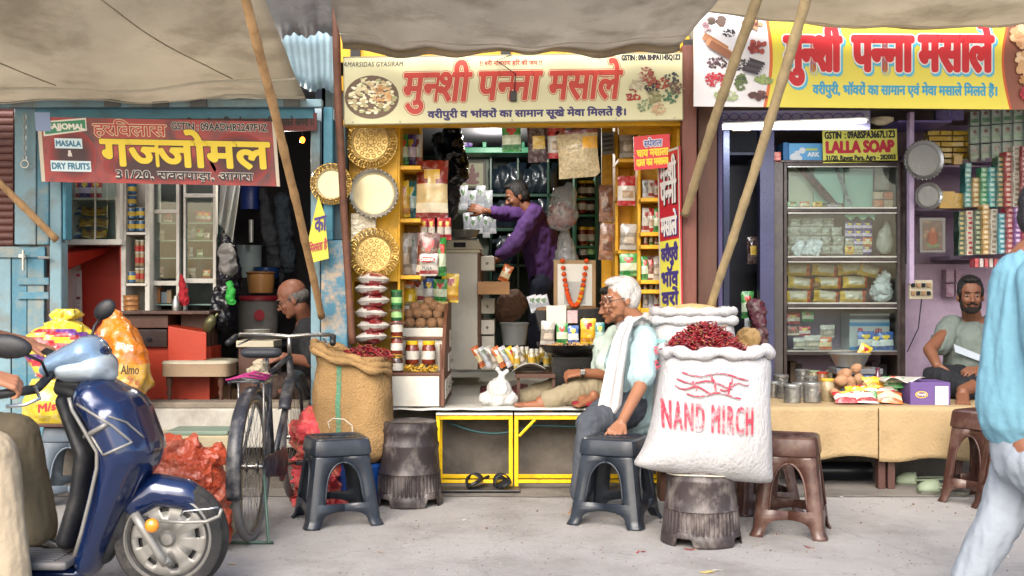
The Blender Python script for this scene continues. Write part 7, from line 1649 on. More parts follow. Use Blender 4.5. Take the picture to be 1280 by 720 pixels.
def hand_items(Wp, d, n, ts, curl=(.3, .4, .3), s=1, spread=.10, thumb=(.6, .5)):
    """Wp wrist, d direction of the fingers, n normal of the back of the hand, ts thumb side (+1/-1 along n x d)"""
    Wp = Vector(Wp); d = Vector(d).normalized(); n = Vector(n); n = (n - d * n.dot(d)).normalized(); a = n.cross(d)
    it = []
    offs = (.033, .011, -.011, -.032); ln = (.068, .078, .074, .058); rad = (.0088, .009, .0088, .0078)
    for k in range(4):
        y = offs[k] * ts; K = Wp + (d * .088 - n * .002 * abs(k - 1)) * s + a * y * s
        it.append((Wp + a * y * .55 * s + d * .012 * s, .0135 * s, K, .0112 * s))
        dd = (d + a * (y * spread * 20)).normalized(); p = K; ang = 0
        for j, fr in enumerate((.45, .31, .24)):
            ang += curl[j]; v = dd * math.cos(ang) - n * math.sin(ang)
            p2 = p + v * ln[k] * fr * s; it.append((p, rad[k] * (1 - .08 * j) * s, p2, rad[k] * (.92 - .1 * j) * s)); p = p2
    b = Wp + d * .02 * s + a * .022 * ts * s; v1 = (d * .75 + a * ts * thumb[0] - n * .25).normalized(); p1 = b + v1 * .045 * s
    v2 = (d * .95 + a * ts * thumb[1] * .4 - n * .3).normalized(); p2 = p1 + v2 * .03 * s; p3 = p2 + v2 * .026 * s
    it += [(b, .016 * s, p1, .0115 * s), (p1, .0105 * s, p2, .0095 * s), (p2, .0095 * s, p3, .0075 * s)]
    return it
def foot_items(A, toe, s=1, up=(0, 0, 1)):
    A = Vector(A); d = (Vector(toe) - A).normalized(); u = Vector(up); a = d.cross(u).normalized(); it = [(A, .037 * s, A - d * .03 * s - u * .045 * s, .034 * s)]
    bl = A + d * .14 * s - u * .055 * s
    for y in (-.024, 0, .024): it.append((A + a * y * .5 * s + d * .0 - u * .02 * s, .03 * s, bl + a * y * s, .019 * s))
    for k, y in enumerate((-.036, -.018, 0, .017, .034)): it.append((bl + a * y * s, .013 * s, bl + d * (.045 - .006 * abs(k - 1)) * s + a * y * 1.15 * s - u * .004 * s, (.0105 if k else .013) * s))
    return it
def skinm(n, c): return M('skin_' + n, c, .5, bump=.12, bs=90, var=.09, vs=14, spec=.35)
def clothm(n, c, **k): return M('fabric_' + n, c, .85, bump=k.get('bump', .35), bs=k.get('bs', 30), var=.07, vs=6, dirt=k.get('dirt'), ds=k.get('ds', 5), damt=.4)

# ---- old man on the bench edge
t = thing('person', P(785, 520, 6.45), 'white haired old man in pale blue shirt and white scarf, hand on the dark stool', 'person')
H = hmat(P(777, 374, 6.38), PI + .28, .16, s=.94); sk = skinm('old', '8d6148')
nk = P(796, 402, 6.42)
sho, elb, wri = P(806, 424, 6.24), P(800, 484, 6.08), P(777, 528, 5.93)
hand = hand_items(wri, P(764, 546, 5.84) - wri, Vector((.25, -.45, 1)), 1, (.15, .2, .15), 1.0, .14)
skin_i = head_items(H, nk, .052, .94) + [(nk, .06, P(800, 450, 6.42), .12), (P(800, 450, 6.42), .12, P(790, 505, 6.45), .12), (sho, .04, elb, .037), (elb, .038, wri, .027), (P(790, 420, 6.6), .045, P(770, 470, 6.6), .038)] + hand
ft = P(722, 645, 5.98)
skin_i += [(P(726, 620, 6.02), .035, P(722, 640, 6.0), .034)] + foot_items(P(722, 637, 5.98), P(700, 648, 5.9)) + [(P(787, 505, 6.4), .10, P(735, 532, 6.1), .055), (P(735, 532, 6.1), .05, P(726, 625, 6.02), .035)]
blob(skin_i, .0046, 2).build('body', sk, t, smooth=True)
head_parts(t, H, .94, sk, 'b5b1ac', 'a8a4a0', glasses=1, hair='swept')
shirt = clothm('pale_cyan', '93abae', bump=.4)
blob([(P(798, 412, 6.42), .075, P(803, 440, 6.42), .135), (P(803, 440, 6.42), .135, P(798, 490, 6.45), .145), (P(798, 490, 6.45), .145, P(799, 515, 6.46), .14), (P(797, 412, 6.42), .06, P(808, 424, 6.26), .062), (P(807, 424, 6.25), .07, P(802, 470, 6.12), .07), (P(790, 412, 6.5), .06, P(784, 424, 6.6), .06), (P(784, 424, 6.6), .062, P(768, 455, 6.62), .06), (P(788, 445, 6.35), .08, P(778, 490, 6.38), .09)], .009, 3, .014, .07, 3).build('shirt', shirt, t, smooth=True)
tr = clothm('slate_grey', '3f444b')
blob([(P(795, 508, 6.46), .125, P(778, 512, 6.36), .11), (P(785, 508, 6.34), .105, P(738, 530, 6.08), .074), (P(738, 530, 6.08), .072, P(728, 618, 6.0), .058), (P(790, 508, 6.6), .095, P(745, 524, 6.42), .07), (P(745, 524, 6.42), .066, P(736, 605, 6.4), .055), (P(760, 515, 6.3), .09, P(745, 525, 6.25), .07)], .009, 3, .014, .06, 7).build('trousers', tr, t, smooth=True)
sc = clothm('white_scarf', 'b9b6b4', bump=.5)
def ribbon(pts, w, side, folds=3, amp=.008, nu=30, m=None, name='scarf'):
    pts = [Vector(p) for p in pts]; side = Vector(side)
    def fn(u, v):
        q = u * (len(pts) - 1); i = min(int(q), len(pts) - 2); f_ = q - i; f2 = f_ * f_ * (3 - 2 * f_)
        p = pts[i].lerp(pts[i + 1], f_); ww = w[i] + (w[i + 1] - w[i]) * f_
        return p + side * (v - .5) * ww + Vector((0, -1, 0)) * (amp * math.sin(v * folds * PI * 2 + u * 2) + .018 * math.sin(PI * v))
    return MB().grid(fn, nu, 18).build(name, m, t, smooth=True, solid=.006)
ribbon([P(803, 402, 6.36), P(796, 396, 6.28), P(784, 404, 6.2), P(776, 424, 6.17), P(769, 462, 6.15), P(762, 508, 6.14), P(755, 520, 6.1)], [.07, .07, .075, .09, .11, .135, .12], (1, .05, .12), 2.5, .009, m=sc)
blob([(P(800, 404, 6.36), .034, P(808, 399, 6.45), .036), (P(808, 399, 6.45), .036, P(798, 400, 6.54), .034), (P(798, 400, 6.54), .034, P(778, 408, 6.5), .03), (P(800, 404, 6.36), .034, P(786, 402, 6.28), .028)], .008, 3, .008, .03).build('scarf_neck', sc, t, smooth=True)
# ---- second man on the shop floor, mostly behind him
t = thing('person', P(755, 500, 6.95), 'barefoot man in khaki trousers and pale shirt with a wristwatch sitting behind the old man', 'person')
sk2 = skinm('second', '86583f'); H2 = hmat(P(768, 382, 6.95), PI + .3, .2, s=.96)
e1, w1 = P(758, 468, 6.74), P(728, 466, 6.68)
ft1 = P(676, 502, 6.66)
it = head_items(H2, P(782, 412, 7.0), .05, .96) + [(P(785, 420, 7.0), .08, P(785, 500, 7.0), .11), (P(770, 420, 6.85), .045, e1, .038), (e1, .037, w1, .026)] + hand_items(w1, Vector((-1, 0, -.05)), Vector((0, -.5, 1)), -1, (.8, .9, .5), .95, .05)
it += [(P(745, 494, 6.8), .07, P(705, 496, 6.68), .045), (P(705, 496, 6.68), .042, ft1, .034)] + foot_items(ft1 + Vector((-.0, 0, 0)), ft1 + Vector((-1, -.12, .25)), .95, (-.2, 0, 1)) + [(P(735, 498, 6.74), .034, P(728, 500, 6.66), .03)] + foot_items(P(742, 494, 6.66), P(700, 500, 6.5), .8)
blob(it, .0055, 2).build('body', sk2, t, smooth=True)
head_parts(t, H2, .96, sk2, '16120f', '16120f')
blob([(P(780, 415, 6.98), .07, P(783, 440, 6.98), .12), (P(783, 440, 6.98), .12, P(780, 492, 6.98), .13), (P(768, 420, 6.86), .06, P(755, 455, 6.76), .062), (P(752, 430, 6.85), .05, P(752, 468, 6.8), .06)], .01, 3, .014, .06, 9).build('shirt', clothm('mint_white', 'a9b8ae'), t, smooth=True)
kh = clothm('khaki', '857a62')
blob([(P(770, 488, 6.9), .12, P(740, 484, 6.8), .10), (P(740, 484, 6.8), .092, P(708, 494, 6.7), .066), (P(708, 494, 6.7), .064, P(686, 500, 6.67), .05), (P(765, 485, 7.1), .09, P(705, 482, 7.05), .068), (P(705, 482, 7.05), .066, P(655, 496, 7.0), .05)], .009, 3, .012, .06, 4).build('trousers', kh, t, smooth=True)
MB().tube([w1 + Vector((.0, .03 * math.cos(a), .03 * math.sin(a))) for a in [2 * PI * j / 14 for j in range(15)]], .007, 6).build('watch_strap', M('black_leather', '1a1614', .5), t, smooth=True)
MB().obox(w1 + Vector((0, -.034, .006)), (.03, .008, .03)).build('watch_face', M('watch_metal', '8a8a88', .25, .8), t, bevel=.003)
# ---- shopkeeper in purple
YP = 9.5
t = thing('person', P(675, 430, YP), 'shopkeeper in a purple shirt and dark trousers reaching left inside the middle shop', 'person')
sk3 = skinm('keeper', '6f4632'); H3 = hmat(P(646, 246, YP), PI + .25, .35, s=1)
sh1, el1, hn1 = P(667, 271, YP - .13), P(640, 312, YP - .2), P(612, 330, YP - .25)
sh2, el2, hn2 = P(662, 266, YP + .1), P(632, 268, YP - .02), P(606, 264, YP - .15)
it = head_items(H3, P(664, 266, YP), .05) + [(P(668, 275, YP), .10, P(680, 340, YP), .11), (sh1, .04, el1, .034), (el1, .035, hn1, .026), (sh2, .04, el2, .034), (el2, .035, hn2, .026), (P(678, 350, YP - .08), .08, P(672, 430, YP - .08), .05), (P(686, 350, YP + .08), .08, P(688, 430, YP + .08), .05)]
it += hand_items(hn1, Vector((-1, -.1, .2)), Vector((0, -1, .3)), 1, (.3, .4, .3), 1) + hand_items(hn2, Vector((-1, 0, .3)), Vector((0, -1, .3)), 1, (.3, .4, .3), 1)
it += foot_items(P(670, 436, YP - .1), P(640, 440, YP - .15)) + foot_items(P(688, 436, YP + .08), P(660, 440, YP + .05))
blob(it, .007, 2).build('body', sk3, t, smooth=True)
head_parts(t, H3, 1, sk3, '0f0c0c', '0f0c0c', must='120e0c')
prp = clothm('purple', '482a60')
blob([(P(666, 268, YP), .08, P(673, 290, YP), .15), (P(673, 290, YP), .15, P(682, 335, YP), .155), (P(682, 335, YP), .155, P(684, 350, YP), .15), (P(668, 268, YP - .12), .075, P(641, 309, YP - .2), .062), (P(641, 309, YP - .2), .062, P(628, 318, YP - .22), .05), (P(664, 264, YP + .05), .075, P(634, 268, YP), .062), (P(634, 268, YP), .06, P(618, 266, YP - .1), .048)], .012, 3, .018, .07, 2).build('shirt', prp, t, smooth=True)
blob([(P(683, 348, YP), .14, P(680, 360, YP - .05), .13), (P(678, 360, YP - .1), .11, P(672, 432, YP - .1), .075), (P(688, 360, YP + .1), .11, P(688, 432, YP + .1), .075)], .012, 3, .014, .07, 5).build('trousers', clothm('navy', '151a2c'), t, smooth=True)
# ---- bald man on the left
YD = 7.2
t = thing('person', P(372, 500, YD), 'balding man with glasses and black shirt bent over his scale in the left shop', 'person')
sk4 = skinm('bald', '7c5240'); H4 = hmat(P(366, 374, YD - .1), PI + .15, .42, s=.98)
e4, w4 = P(386, 452, YD - .3), P(352, 446, YD - .4)
it = head_items(H4, P(384, 400, YD), .055) + [(P(388, 410, YD), .1, P(392, 490, YD), .12), (P(385, 415, YD - .18), .05, e4, .04), (e4, .038, w4, .028)] + hand_items(w4, Vector((-1, -.1, .1)), Vector((0, -.6, 1)), 1, (.4, .5, .3), 1)
it += [(P(392, 490, YD), .1, P(345, 488, YD - .35), .06), (P(345, 488, YD - .35), .055, P(312, 494, YD - .25), .04)] + foot_items(P(308, 494, YD - .25), P(280, 500, YD - .3))
blob(it, .0055, 2).build('body', sk4, t, smooth=True)
head_parts(t, H4, .98, sk4, '5a5654', '4a4442', glasses=1, hair='ring')
blob([(P(386, 408, YD), .075, P(392, 430, YD), .15), (P(392, 430, YD), .15, P(394, 490, YD), .16), (P(384, 412, YD - .17), .07, P(388, 447, YD - .28), .06)], .01, 3, .014, .06, 1).build('shirt', clothm('black', '17171b'), t, smooth=True)
blob([(P(392, 485, YD), .13, P(345, 486, YD - .33), .08), (P(345, 486, YD - .33), .078, P(318, 493, YD - .26), .055), (P(392, 485, YD + .1), .12, P(350, 484, YD + .1), .08)], .01, 3, .014, .06, 8).build('trousers', clothm('brown_dhoti', '3a2c26'), t, smooth=True)
# ---- bearded man on the right
YE = 7.5
t = thing('person', P(1210, 495, YE), 'bearded man in a grey green T-shirt seated behind the right end of the counter', 'person')
sk5 = skinm('beard', '6e4733'); H5 = hmat(P(1213, 370, YE - .15), -PI / 2 - .25, .05, s=1)
s5, e5, w5 = P(1186, 411, YE - .03), P(1162, 437, YE - .16), P(1171, 456, YE - .30)
it = head_items(H5, P(1216, 402, YE), .058) + [(P(1215, 412, YE), .11, P(1212, 470, YE), .12), (s5, .045, e5, .042), (e5, .043, w5, .03), (P(1246, 408, YE), .05, P(1256, 446, YE - .1), .042), (P(1256, 446, YE - .1), .04, P(1225, 462, YE - .3), .03)]
it += hand_items(w5, Vector((.25, -.3, -1)), Vector((-.6, -.6, .2)), 1, (.9, 1.1, .8), 1) + hand_items(P(1228, 462, YE - .3), Vector((-1, -.3, 0)), Vector((0, -.5, 1)), 1, (.4, .5, .4), 1)
it += foot_items(P(1203, 490, YE - .62), P(1206, 512, YE - 1.2), .95) + [(P(1203, 488, YE - .6), .036, P(1225, 480, YE - .45), .05)]
blob(it, .0055, 2).build('body', sk5, t, smooth=True)
head_parts(t, H5, 1, sk5, '0e0b0a', '0e0b0a', must='120e0c', beard=True)
blob([(P(1215, 408, YE), .08, P(1213, 428, YE), .165), (P(1213, 428, YE), .165, P(1212, 478, YE), .165), (P(1190, 407, YE), .075, P(1175, 431, YE - .08), .066), (P(1240, 407, YE), .075, P(1253, 424, YE - .06), .066)], .01, 3, .012, .06, 6).build('t_shirt', clothm('grey_green', '5f6862'), t, smooth=True)
MB().add([P(1192, 430, YE - .185), P(1236, 448, YE - .185), P(1236, 456, YE - .188), P(1194, 440, YE - .188)], [(0, 1, 2, 3)]).build('chest_print', M('pale_print2', '9aa4ac', .7), t, solid=.003)
blob([(P(1212, 480, YE), .13, P(1170, 474, YE - .28), .085), (P(1170, 474, YE - .28), .085, P(1205, 486, YE - .5), .06), (P(1225, 480, YE), .13, P(1268, 474, YE - .25), .085), (P(1268, 474, YE - .25), .085, P(1225, 482, YE - .5), .06), (P(1212, 484, YE - .2), .1, P(1215, 484, YE - .3), .1)], .01, 3, .014, .06, 5).build('trousers', clothm('black_jeans', '121318'), t, smooth=True)
# ---- passer-by at the right edge
YF = 4.0
def Q(px, py, dy=0): return P(px + 11, py, YF + dy)
t = thing('person', (X(1275, YF), YF, 0), 'passer by in a teal shirt and pale jeans walking past at the right edge', 'person')
sk6 = skinm('walker', '7a503c'); H6 = hmat(Q(1302, 272), .1, .05, s=1)
it = head_items(H6, Q(1292, 318), .055) + [(Q(1285, 330), .1, Q(1275, 520), .13), (Q(1288, 352, -.13), .045, Q(1296, 470, -.24), .038), (Q(1296, 470, -.24), .038, Q(1322, 540, -.2), .03), (Q(1285, 350, .18), .05, Q(1262, 470, .24), .042), (Q(1262, 470, .24), .04, Q(1250, 545, .26), .03)]
it += hand_items(Q(1322, 540, -.2), Vector((.4, 0, -1)), Vector((0, -1, 0)), 1) + hand_items(Q(1250, 545, .26), Vector((-.2, 0, -1)), Vector((0, 1, 0)), 1)
an1, an2 = Vector((X(1220, YF), YF + .1, .09)), Vector((X(1352, YF), YF - .1, .08))
it += [(Q(1272, 560, .08), .08, Vector((X(1272, YF), YF + .1, .40)), .055), (Vector((X(1272, YF), YF + .1, .40)), .05, an1, .035), (Q(1280, 560, -.08), .08, Vector((X(1335, YF), YF - .1, .42)), .055), (Vector((X(1335, YF), YF - .1, .42)), .05, an2, .035)] + foot_items(an1, an1 + Vector((1, 0, -.35))) + foot_items(an2, an2 + Vector((1, 0, 0)))
blob(it, .008, 2).build('body', sk6, t, smooth=True)
head_parts(t, H6, 1, sk6, '17171c', '17171c')
teal = clothm('teal_shirt', '5f8999', bump=.5)
blob([(Q(1288, 324), .08, Q(1282, 360), .15), (Q(1282, 360), .15, Q(1277, 450), .165), (Q(1277, 450), .165, Q(1274, 490), .17), (Q(1274, 490), .17, Q(1273, 510), .172), (Q(1288, 350, -.12), .075, Q(1295, 440, -.22), .062), (Q(1295, 440, -.22), .062, Q(1306, 485, -.25), .056), (Q(1284, 348, .14), .085, Q(1264, 440, .22), .075)], .01, 3, .012, .06, 2, .2).build('shirt', teal, t, smooth=True)
blob([(Q(1292, 322), .07, Q(1283, 330), .075)], .008, 2).build('collar', teal, t, smooth=True)
jn = clothm('pale_jeans', '7f868e', bump=.5)
blob([(Q(1274, 540), .13, Q(1276, 565), .135), (Q(1270, 580, .08), .10, Vector((X(1272, YF), YF + .1, .40)), .082), (Vector((X(1272, YF), YF + .1, .40)), .08, an1 + Vector((.02, 0, .05)), .06), (Q(1284, 580, -.08), .10, Vector((X(1335, YF), YF - .1, .42)), .082), (Vector((X(1335, YF), YF - .1, .42)), .08, an2 + Vector((0, 0, .05)), .06)], .01, 3, .011, .06, 3, .3).build('jeans', jn, t, smooth=True)
# ================================================================ SCOOTER AND RIDER
YS = 4.4
nav = M('navy_metallic_paint', '081e46', .2, .3, bump=.02, var=.05, coat=1)
navl = M('pale_blue_reflection', '7f9ab5', .15, .3, bump=.02, var=.1, coat=1)  # pale reflection on the cowl, painted in as its base colour
chrome = M('chrome', 'b0b2b4', .15, .95, bump=0, var=.05)
silp = M('silver_paint', '7d7b76', .4, .35, bump=.05, var=.05, dirt='6a655e', ds=8)
blkt = M('tyre_rubber', '1c1c1d', .8, bump=.5, bs=60, var=.2, dirt='55504a', ds=7)
blkpl = M('matt_black_plastic', '17181b', .5, bump=.15, bs=40, dirt='3c3a38', ds=8)
gryp = M('grey_floor_plastic', '4a4c50', .6, bump=.2, var=.1, dirt='77706a', ds=5)
sct = thing('scooter', (X(60, YS), YS, 0), 'dark blue motor scooter with silver trim riding in at the left edge', 'scooter')
def sblob(name, items, m, ky=1, vox=.008, sm=6, yc=YS, disp=0):
    r = blob([(Vector(a), ra, Vector(b), rb_) for a, ra, b, rb_ in items], vox, sm, disp)
    r.v = [(x, yc + (y - yc) * ky, z) for x, y, z in r.v]
    return r
def q(px, py): return P(px, py, YS)
lp = lambda n: n / F * YS
ap = sblob('apron', [(q(125, 497), lp(30), q(150, 520), lp(38)), (q(150, 520), lp(38), q(166, 562), lp(38)), (q(166, 562), lp(38), q(138, 628), lp(27)), (q(138, 628), lp(27), q(112, 700), lp(19))], nav, 1.75)
ap.build('front_apron', nav, sct, smooth=True)
bv2 = BVHTree.FromPolygons([Vector(v) for v in ap.v], ap.f)
def onap(px, py):
    o_ = Vector((0, 0, EYE)); h = bv2.ray_cast(o_, (P(px, py, 4) - o_).normalized())
    return (h[0] - (P(px, py, 4) - o_).normalized() * .004) if h[0] else P(px, py, YS - .1)
def strip(pts, r, m, name): MB().tube([onap(*p) for p in pts], lp(r), 7).build(name, m, sct, smooth=True)
def dense(pts, k=6):
    out = []
    for a, b in zip(pts, pts[1:]): out += [(a[0] + (b[0] - a[0]) * i / k, a[1] + (b[1] - a[1]) * i / k) for i in range(k)]
    return out + [pts[-1]]
strip(dense([(96, 505), (140, 532), (165, 553), (129, 569)]), 1.7, silp, 'emblem_trim'); strip(dense([(135, 520), (158, 528), (180, 547)]), 1.3, silp, 'emblem_trim')
strip(dense([(129, 569), (113, 543)]), 1.5, silp, 'emblem_trim'); strip(dense([(106, 546), (134, 530)]), 3.2, silp, 'emblem_bar')
MB().tube([P(x_, y_, YS - .17) for x_, y_ in ((86, 497), (90, 512), (104, 536), (121, 565), (121, 585), (112, 625), (102, 665), (93, 695))], lp(2.4), 8).build('side_trim', silp, sct, smooth=True)
sblob('x', [(q(84, 500), lp(12), q(112, 565), lp(15)), (q(112, 565), lp(15), q(104, 620), lp(14)), (q(104, 620), lp(14), q(88, 672), lp(14))], blkpl, 2.3).build('inner_shield', blkpl, sct, smooth=True)
# cowl and headlight
sblob('x', [(q(70, 455), lp(15), q(112, 440), lp(22)), (q(112, 440), lp(20), q(125, 455), lp(18)), (q(60, 462), lp(10), q(130, 470), lp(12))], navl, 1.9).build('handlebar_cowl', navl, sct, smooth=True)
sblob('x', [(q(88, 462), lp(17), q(124, 458), lp(21)), (q(124, 458), lp(19), q(137, 468), lp(10))], navl, 2.0).build('headlight', M('headlight_glass', 'a8b4bc', .08, .2, bump=.15, bs=60, coat=1), sct, smooth=True)
sblob('x', [(q(96, 430), lp(5), q(130, 440), lp(9)), (q(80, 438), lp(6), q(105, 432), lp(10))], navl, 2.4).build('visor', nav, sct, smooth=True)
sblob('x', [(q(80, 478), lp(10), q(138, 484), lp(7)), (q(78, 486), lp(10), q(95, 492), lp(9))], blkpl, 1.8).build('cowl_skirt', blkpl, sct, smooth=True)
# fender
fd = sblob('x', [(q(170, 628), lp(20), q(196, 612), lp(21)), (q(196, 612), lp(21), q(232, 618), lp(20)), (q(232, 618), lp(20), q(258, 636), lp(12)), (q(258, 636), lp(11), q(270, 645), lp(5))], nav, 1.05)
fd.build('front_fender', nav, sct, smooth=True)
MB().tube([P(x_, y_, YS - .105) for x_, y_ in ((200, 651), (230, 653), (258, 652), (274, 645), (277, 636))], lp(2.2), 8).build('fender_trim', silp, sct, smooth=True)
MB().tube([P(x_, y_, YS - .10) for x_, y_ in ((226, 645), (230, 639), (262, 636), (273, 634))], lp(1.2), 8).build('fender_trim', chrome, sct, smooth=True)
MB().ell(P(190, 657, YS - .14), (.028, .02, .028), n=14, m=10).build('indicator', M('amber_plastic', 'c87a12', .2, coat=1, bump=0), sct, smooth=True)
# wheels
def swheel(cx_, cz_, Y, R_, w, nm='front_wheel'):
    c = (cx_, Y, cz_); t2 = MB()
    prof = [(R_ * .66, -w * .42), (R_ * .80, -w * .5), (R_ * .93, -w * .42), (R_, -w * .15), (R_ * 1.005, 0), (R_, w * .15), (R_ * .93, w * .42), (R_ * .80, w * .5), (R_ * .66, w * .42), (R_ * .66, -w * .42)]
    wt_ = t2.lathe(prof, c, 64, axis='Y', cap=False).build(nm, blkt, sct, smooth=40)
    WL[wt_.name] = WL[wt_.name]
    mb = MB(); mb.lathe([(R_ * .76, -w * .50), (R_ * .73, -w * .54), (R_ * .70, -w * .42), (R_ * .66, -w * .30)], c, 64, axis='Y', cap=False)
    mb.build('rim', silp, wt_, smooth=30)
    # disc with slots: ring sectors
    mb = MB(); n = 96; r0, r1, r2, r3 = R_ * .14, R_ * .46, R_ * .54, R_ * .68
    def pt(r, a, d): return Vector((cx_ + r * math.cos(a), Y - w * d, cz_ + r * math.sin(a)))
    for k in range(n):
        a, b = 2 * PI * k / n, 2 * PI * (k + 1) / n; slot = (k % 12) < 5
        for (ra, da), (rb2, db) in zip([(r0, .42), (r1, .26), (r2, .24), (r3, .30)], [(r1, .26), (r2, .24), (r3, .30)]):
            if slot and ra == r1: continue
            mb.add([pt(ra, a, da), pt(ra, b, da), pt(rb2, b, db), pt(rb2, a, db)], [(0, 1, 2, 3)])
    mb.build('wheel_disc', silp, wt_, smooth=40, solid=.006, merge=.0005)
    MB().lathe([(.001, -w * .62), (R_ * .10, -w * .6), (R_ * .15, -w * .44), (R_ * .16, -w * .3)], c, 24, axis='Y').build('hub', silp, wt_, smooth=40)
    MB().lathe([(R_ * .62, -w * .1), (.001, -w * .08)], c, 40, axis='Y').build('brake_plate', blkpl, wt_)
swheel(X(214, YS), .225, YS, .225, .1); swheel(X(-185, YS), .225, YS, .225, .1, 'rear_wheel')
MB().tube([P(168, 642, YS - .09), P(180, 662, YS - .1), P(199, 693, YS - .1), P(208, 705, YS - .09)], [lp(6), lp(6), lp(5), lp(6)], 10).build('fork', silp, sct, smooth=True)
MB().tube([P(206, 700, YS - .10), P(214, 706, YS - .06)], lp(5), 10).build('fork_end', silp, sct, smooth=True)
sblob('x', [(q(150, 620), lp(22), q(150, 660), lp(20)), (q(150, 650), lp(20), q(128, 690), lp(16)), (q(160, 640), lp(16), q(182, 650), lp(12))], blkpl, 1.0).build('under_fender', blkpl, sct, smooth=True)
# floor
MB().box(X(-60, YS), X(104, YS), YS - .17, YS + .17, Z(700, YS), Z(690, YS)).build('floorboard', gryp, sct, bevel=.012)
mb = MB()
for k in range(11): mb.box(X(-55, YS), X(88, YS), YS - .155 + .03 * k, YS - .143 + .03 * k, Z(690, YS) + .0005, Z(690, YS) + .005)
mb.build('floor_ribs', gryp, sct, kind='stuff', bevel=.002)
sblob('x', [(q(-70, 712), lp(15), q(105, 712), lp(13))], nav, 2.1).build('belly_panel', nav, sct, smooth=True)
sblob('x', [(q(-90, 640), lp(45), q(-180, 600), lp(55)), (q(-180, 600), lp(55), q(-280, 585), lp(30)), (q(-70, 690), lp(28), q(-100, 620), lp(34)), (q(-60, 620), lp(20), q(-75, 570), lp(22))], nav, 1.25, .012).build('rear_body', nav, sct, smooth=True)
sblob('x', [(q(-60, 545), lp(15), q(-180, 535), lp(20)), (q(-180, 535), lp(20), q(-285, 530), lp(15))], blkpl, 2.1, .012).build('seat', M('seat_vinyl', '17161a', .5, bump=.3), sct, smooth=True)
MB().tube([q(-290, 560), q(-320, 600)], .03, 8).build('tail_light', M('tail_red', '8a1218', .2, coat=1), sct, smooth=True)
# handlebar, grips, levers, mirrors
YN, YFr = YS - .32, YS + .32
hb = [P(62, 470, YS - .1), Vector((X(35, YN), YN + .08, Z(485, YN + .1))), Vector((X(-5, YN), YN, Z(490, YN)))]
MB().tube([q(70, 462), hb[1]], .017, 8).build('handlebar', blkpl, sct, smooth=True); MB().tube([P(48, 486, YN + .06), P(-6, 494, YN)], .0175, 12).build('grip', blkpl, sct, smooth=True)
MB().tube([P(44, 484, YN + .02), P(50, 498, YN - .05), P(32, 506, YN - .06), P(8, 508, YN - .06)], [.008, .007, .006, .007], 8).build('brake_lever', chrome, sct, smooth=True)
MB().tube([q(85, 450), P(60, 440, YFr - .06), P(45, 436, YFr)], .016, 8).build('handlebar', blkpl, sct, smooth=True)
def mirror(c, r, rot, stem):
    o = MB().ell(c, r, rot, 20, 12).build('mirror', blkpl, sct, smooth=True)
    MB().tube(stem, .006, 7).build('mirror_stem', blkpl, o, smooth=True)
mirror(P(8, 433, YN), (.095, .025, .045), (0, .1, 0), [P(30, 442, YN), P(52, 452, YN + .05), P(60, 470, YN + .1)])
mirror(P(131, 387, YFr - .05), (.052, .02, .036), (0, -.75, 0), [P(126, 397, YFr - .05), P(118, 408, YFr - .08), P(112, 432, YFr - .1)])
# the rider
t = thing('person', P(-120, 560, YS), 'scooter rider in khaki trousers cut off by the left edge', 'person')
sk7 = skinm('rider', '9a6a50')
wr, wl = P(-8, 474, YN - .0), P(52, 432, YFr)
H7 = hmat(q(-75, 200), 0, .05)
hr = hand_items(P(-14, 470, YN - .03), Vector((.8, .35, -.25)), Vector((.3, -.4, 1)), 1, (.75, 1.0, .8), 1.05, .03)
hl = hand_items(P(38, 430, YFr), Vector((1, -.2, -.2)), Vector((.2, 0, 1)), -1, (.7, .9, .8), 1.0, .03)
it = head_items(H7, q(-90, 262), .055) + [(q(-95, 300), .11, q(-110, 500), .12), (P(-80, 300, YS - .18), .05, P(-95, 420, YN), .042), (P(-95, 420, YN), .04, P(-14, 470, YN - .03), .028), (P(-80, 300, YS + .18), .05, P(-60, 410, YFr), .042), (P(-60, 410, YFr), .04, P(38, 430, YFr), .028)] + hr + hl
it += [(P(-110, 530, YS - .1), .09, P(-8, 565, YS - .22), .06), (P(-8, 565, YS - .22), .055, P(12, 755, YS - .24), .04), (P(-110, 530, YS + .1), .09, P(25, 540, YS + .1), .06), (P(25, 540, YS + .1), .055, P(52, 670, YS + .1), .04)]
sh_ = foot_items(P(12, 752, YS - .24), P(60, 756, YS - .24)) + foot_items(P(48, 668, YS + .1), P(100, 671, YS + .1)); it += sh_; nh = len(sh_) // 2
for q_ in (sh_[:nh], sh_[nh:]): blob([(a_, ra * 1.25, b_, rb_ * 1.25) for a_, ra, b_, rb_ in q_], .007, 5).build('shoe', M('black_shoe', '15120f', .4, coat=.3), t, smooth=True)
blob(it, .0055, 2).build('body', sk7, t, smooth=True)
head_parts(t, H7, 1, sk7, '14100f', '14100f')
kh1 = clothm('light_khaki', '9a8c76', bump=.5); kh2 = clothm('shaded_khaki', '5a5140', bump=.5)  # same trousers; shade on the far leg is put into the darker khaki
blob([(q(-92, 280), .09, q(-98, 330), .16), (q(-98, 330), .16, q(-108, 520), .17), (P(-82, 298, YS - .16), .075, P(-92, 390, YN + .02), .06), (P(-82, 298, YS + .16), .075, P(-66, 390, YFr - .02), .06)], .012, 3, .015, .07).build('shirt', clothm('rider_shirt', '7a6a5a'), t, smooth=True)
blob([(q(-110, 540), .15, P(-100, 545, YS - .1), .12), (P(-110, 535, YS - .1), .11, P(-9, 568, YS - .22), .085), (P(-9, 568, YS - .22), .085, P(9, 700, YS - .24), .078), (P(9, 700, YS - .24), .078, P(12, 742, YS - .24), .08)], .009, 4, .007, .05, 2, .25).build('trousers', kh1, t, smooth=True)
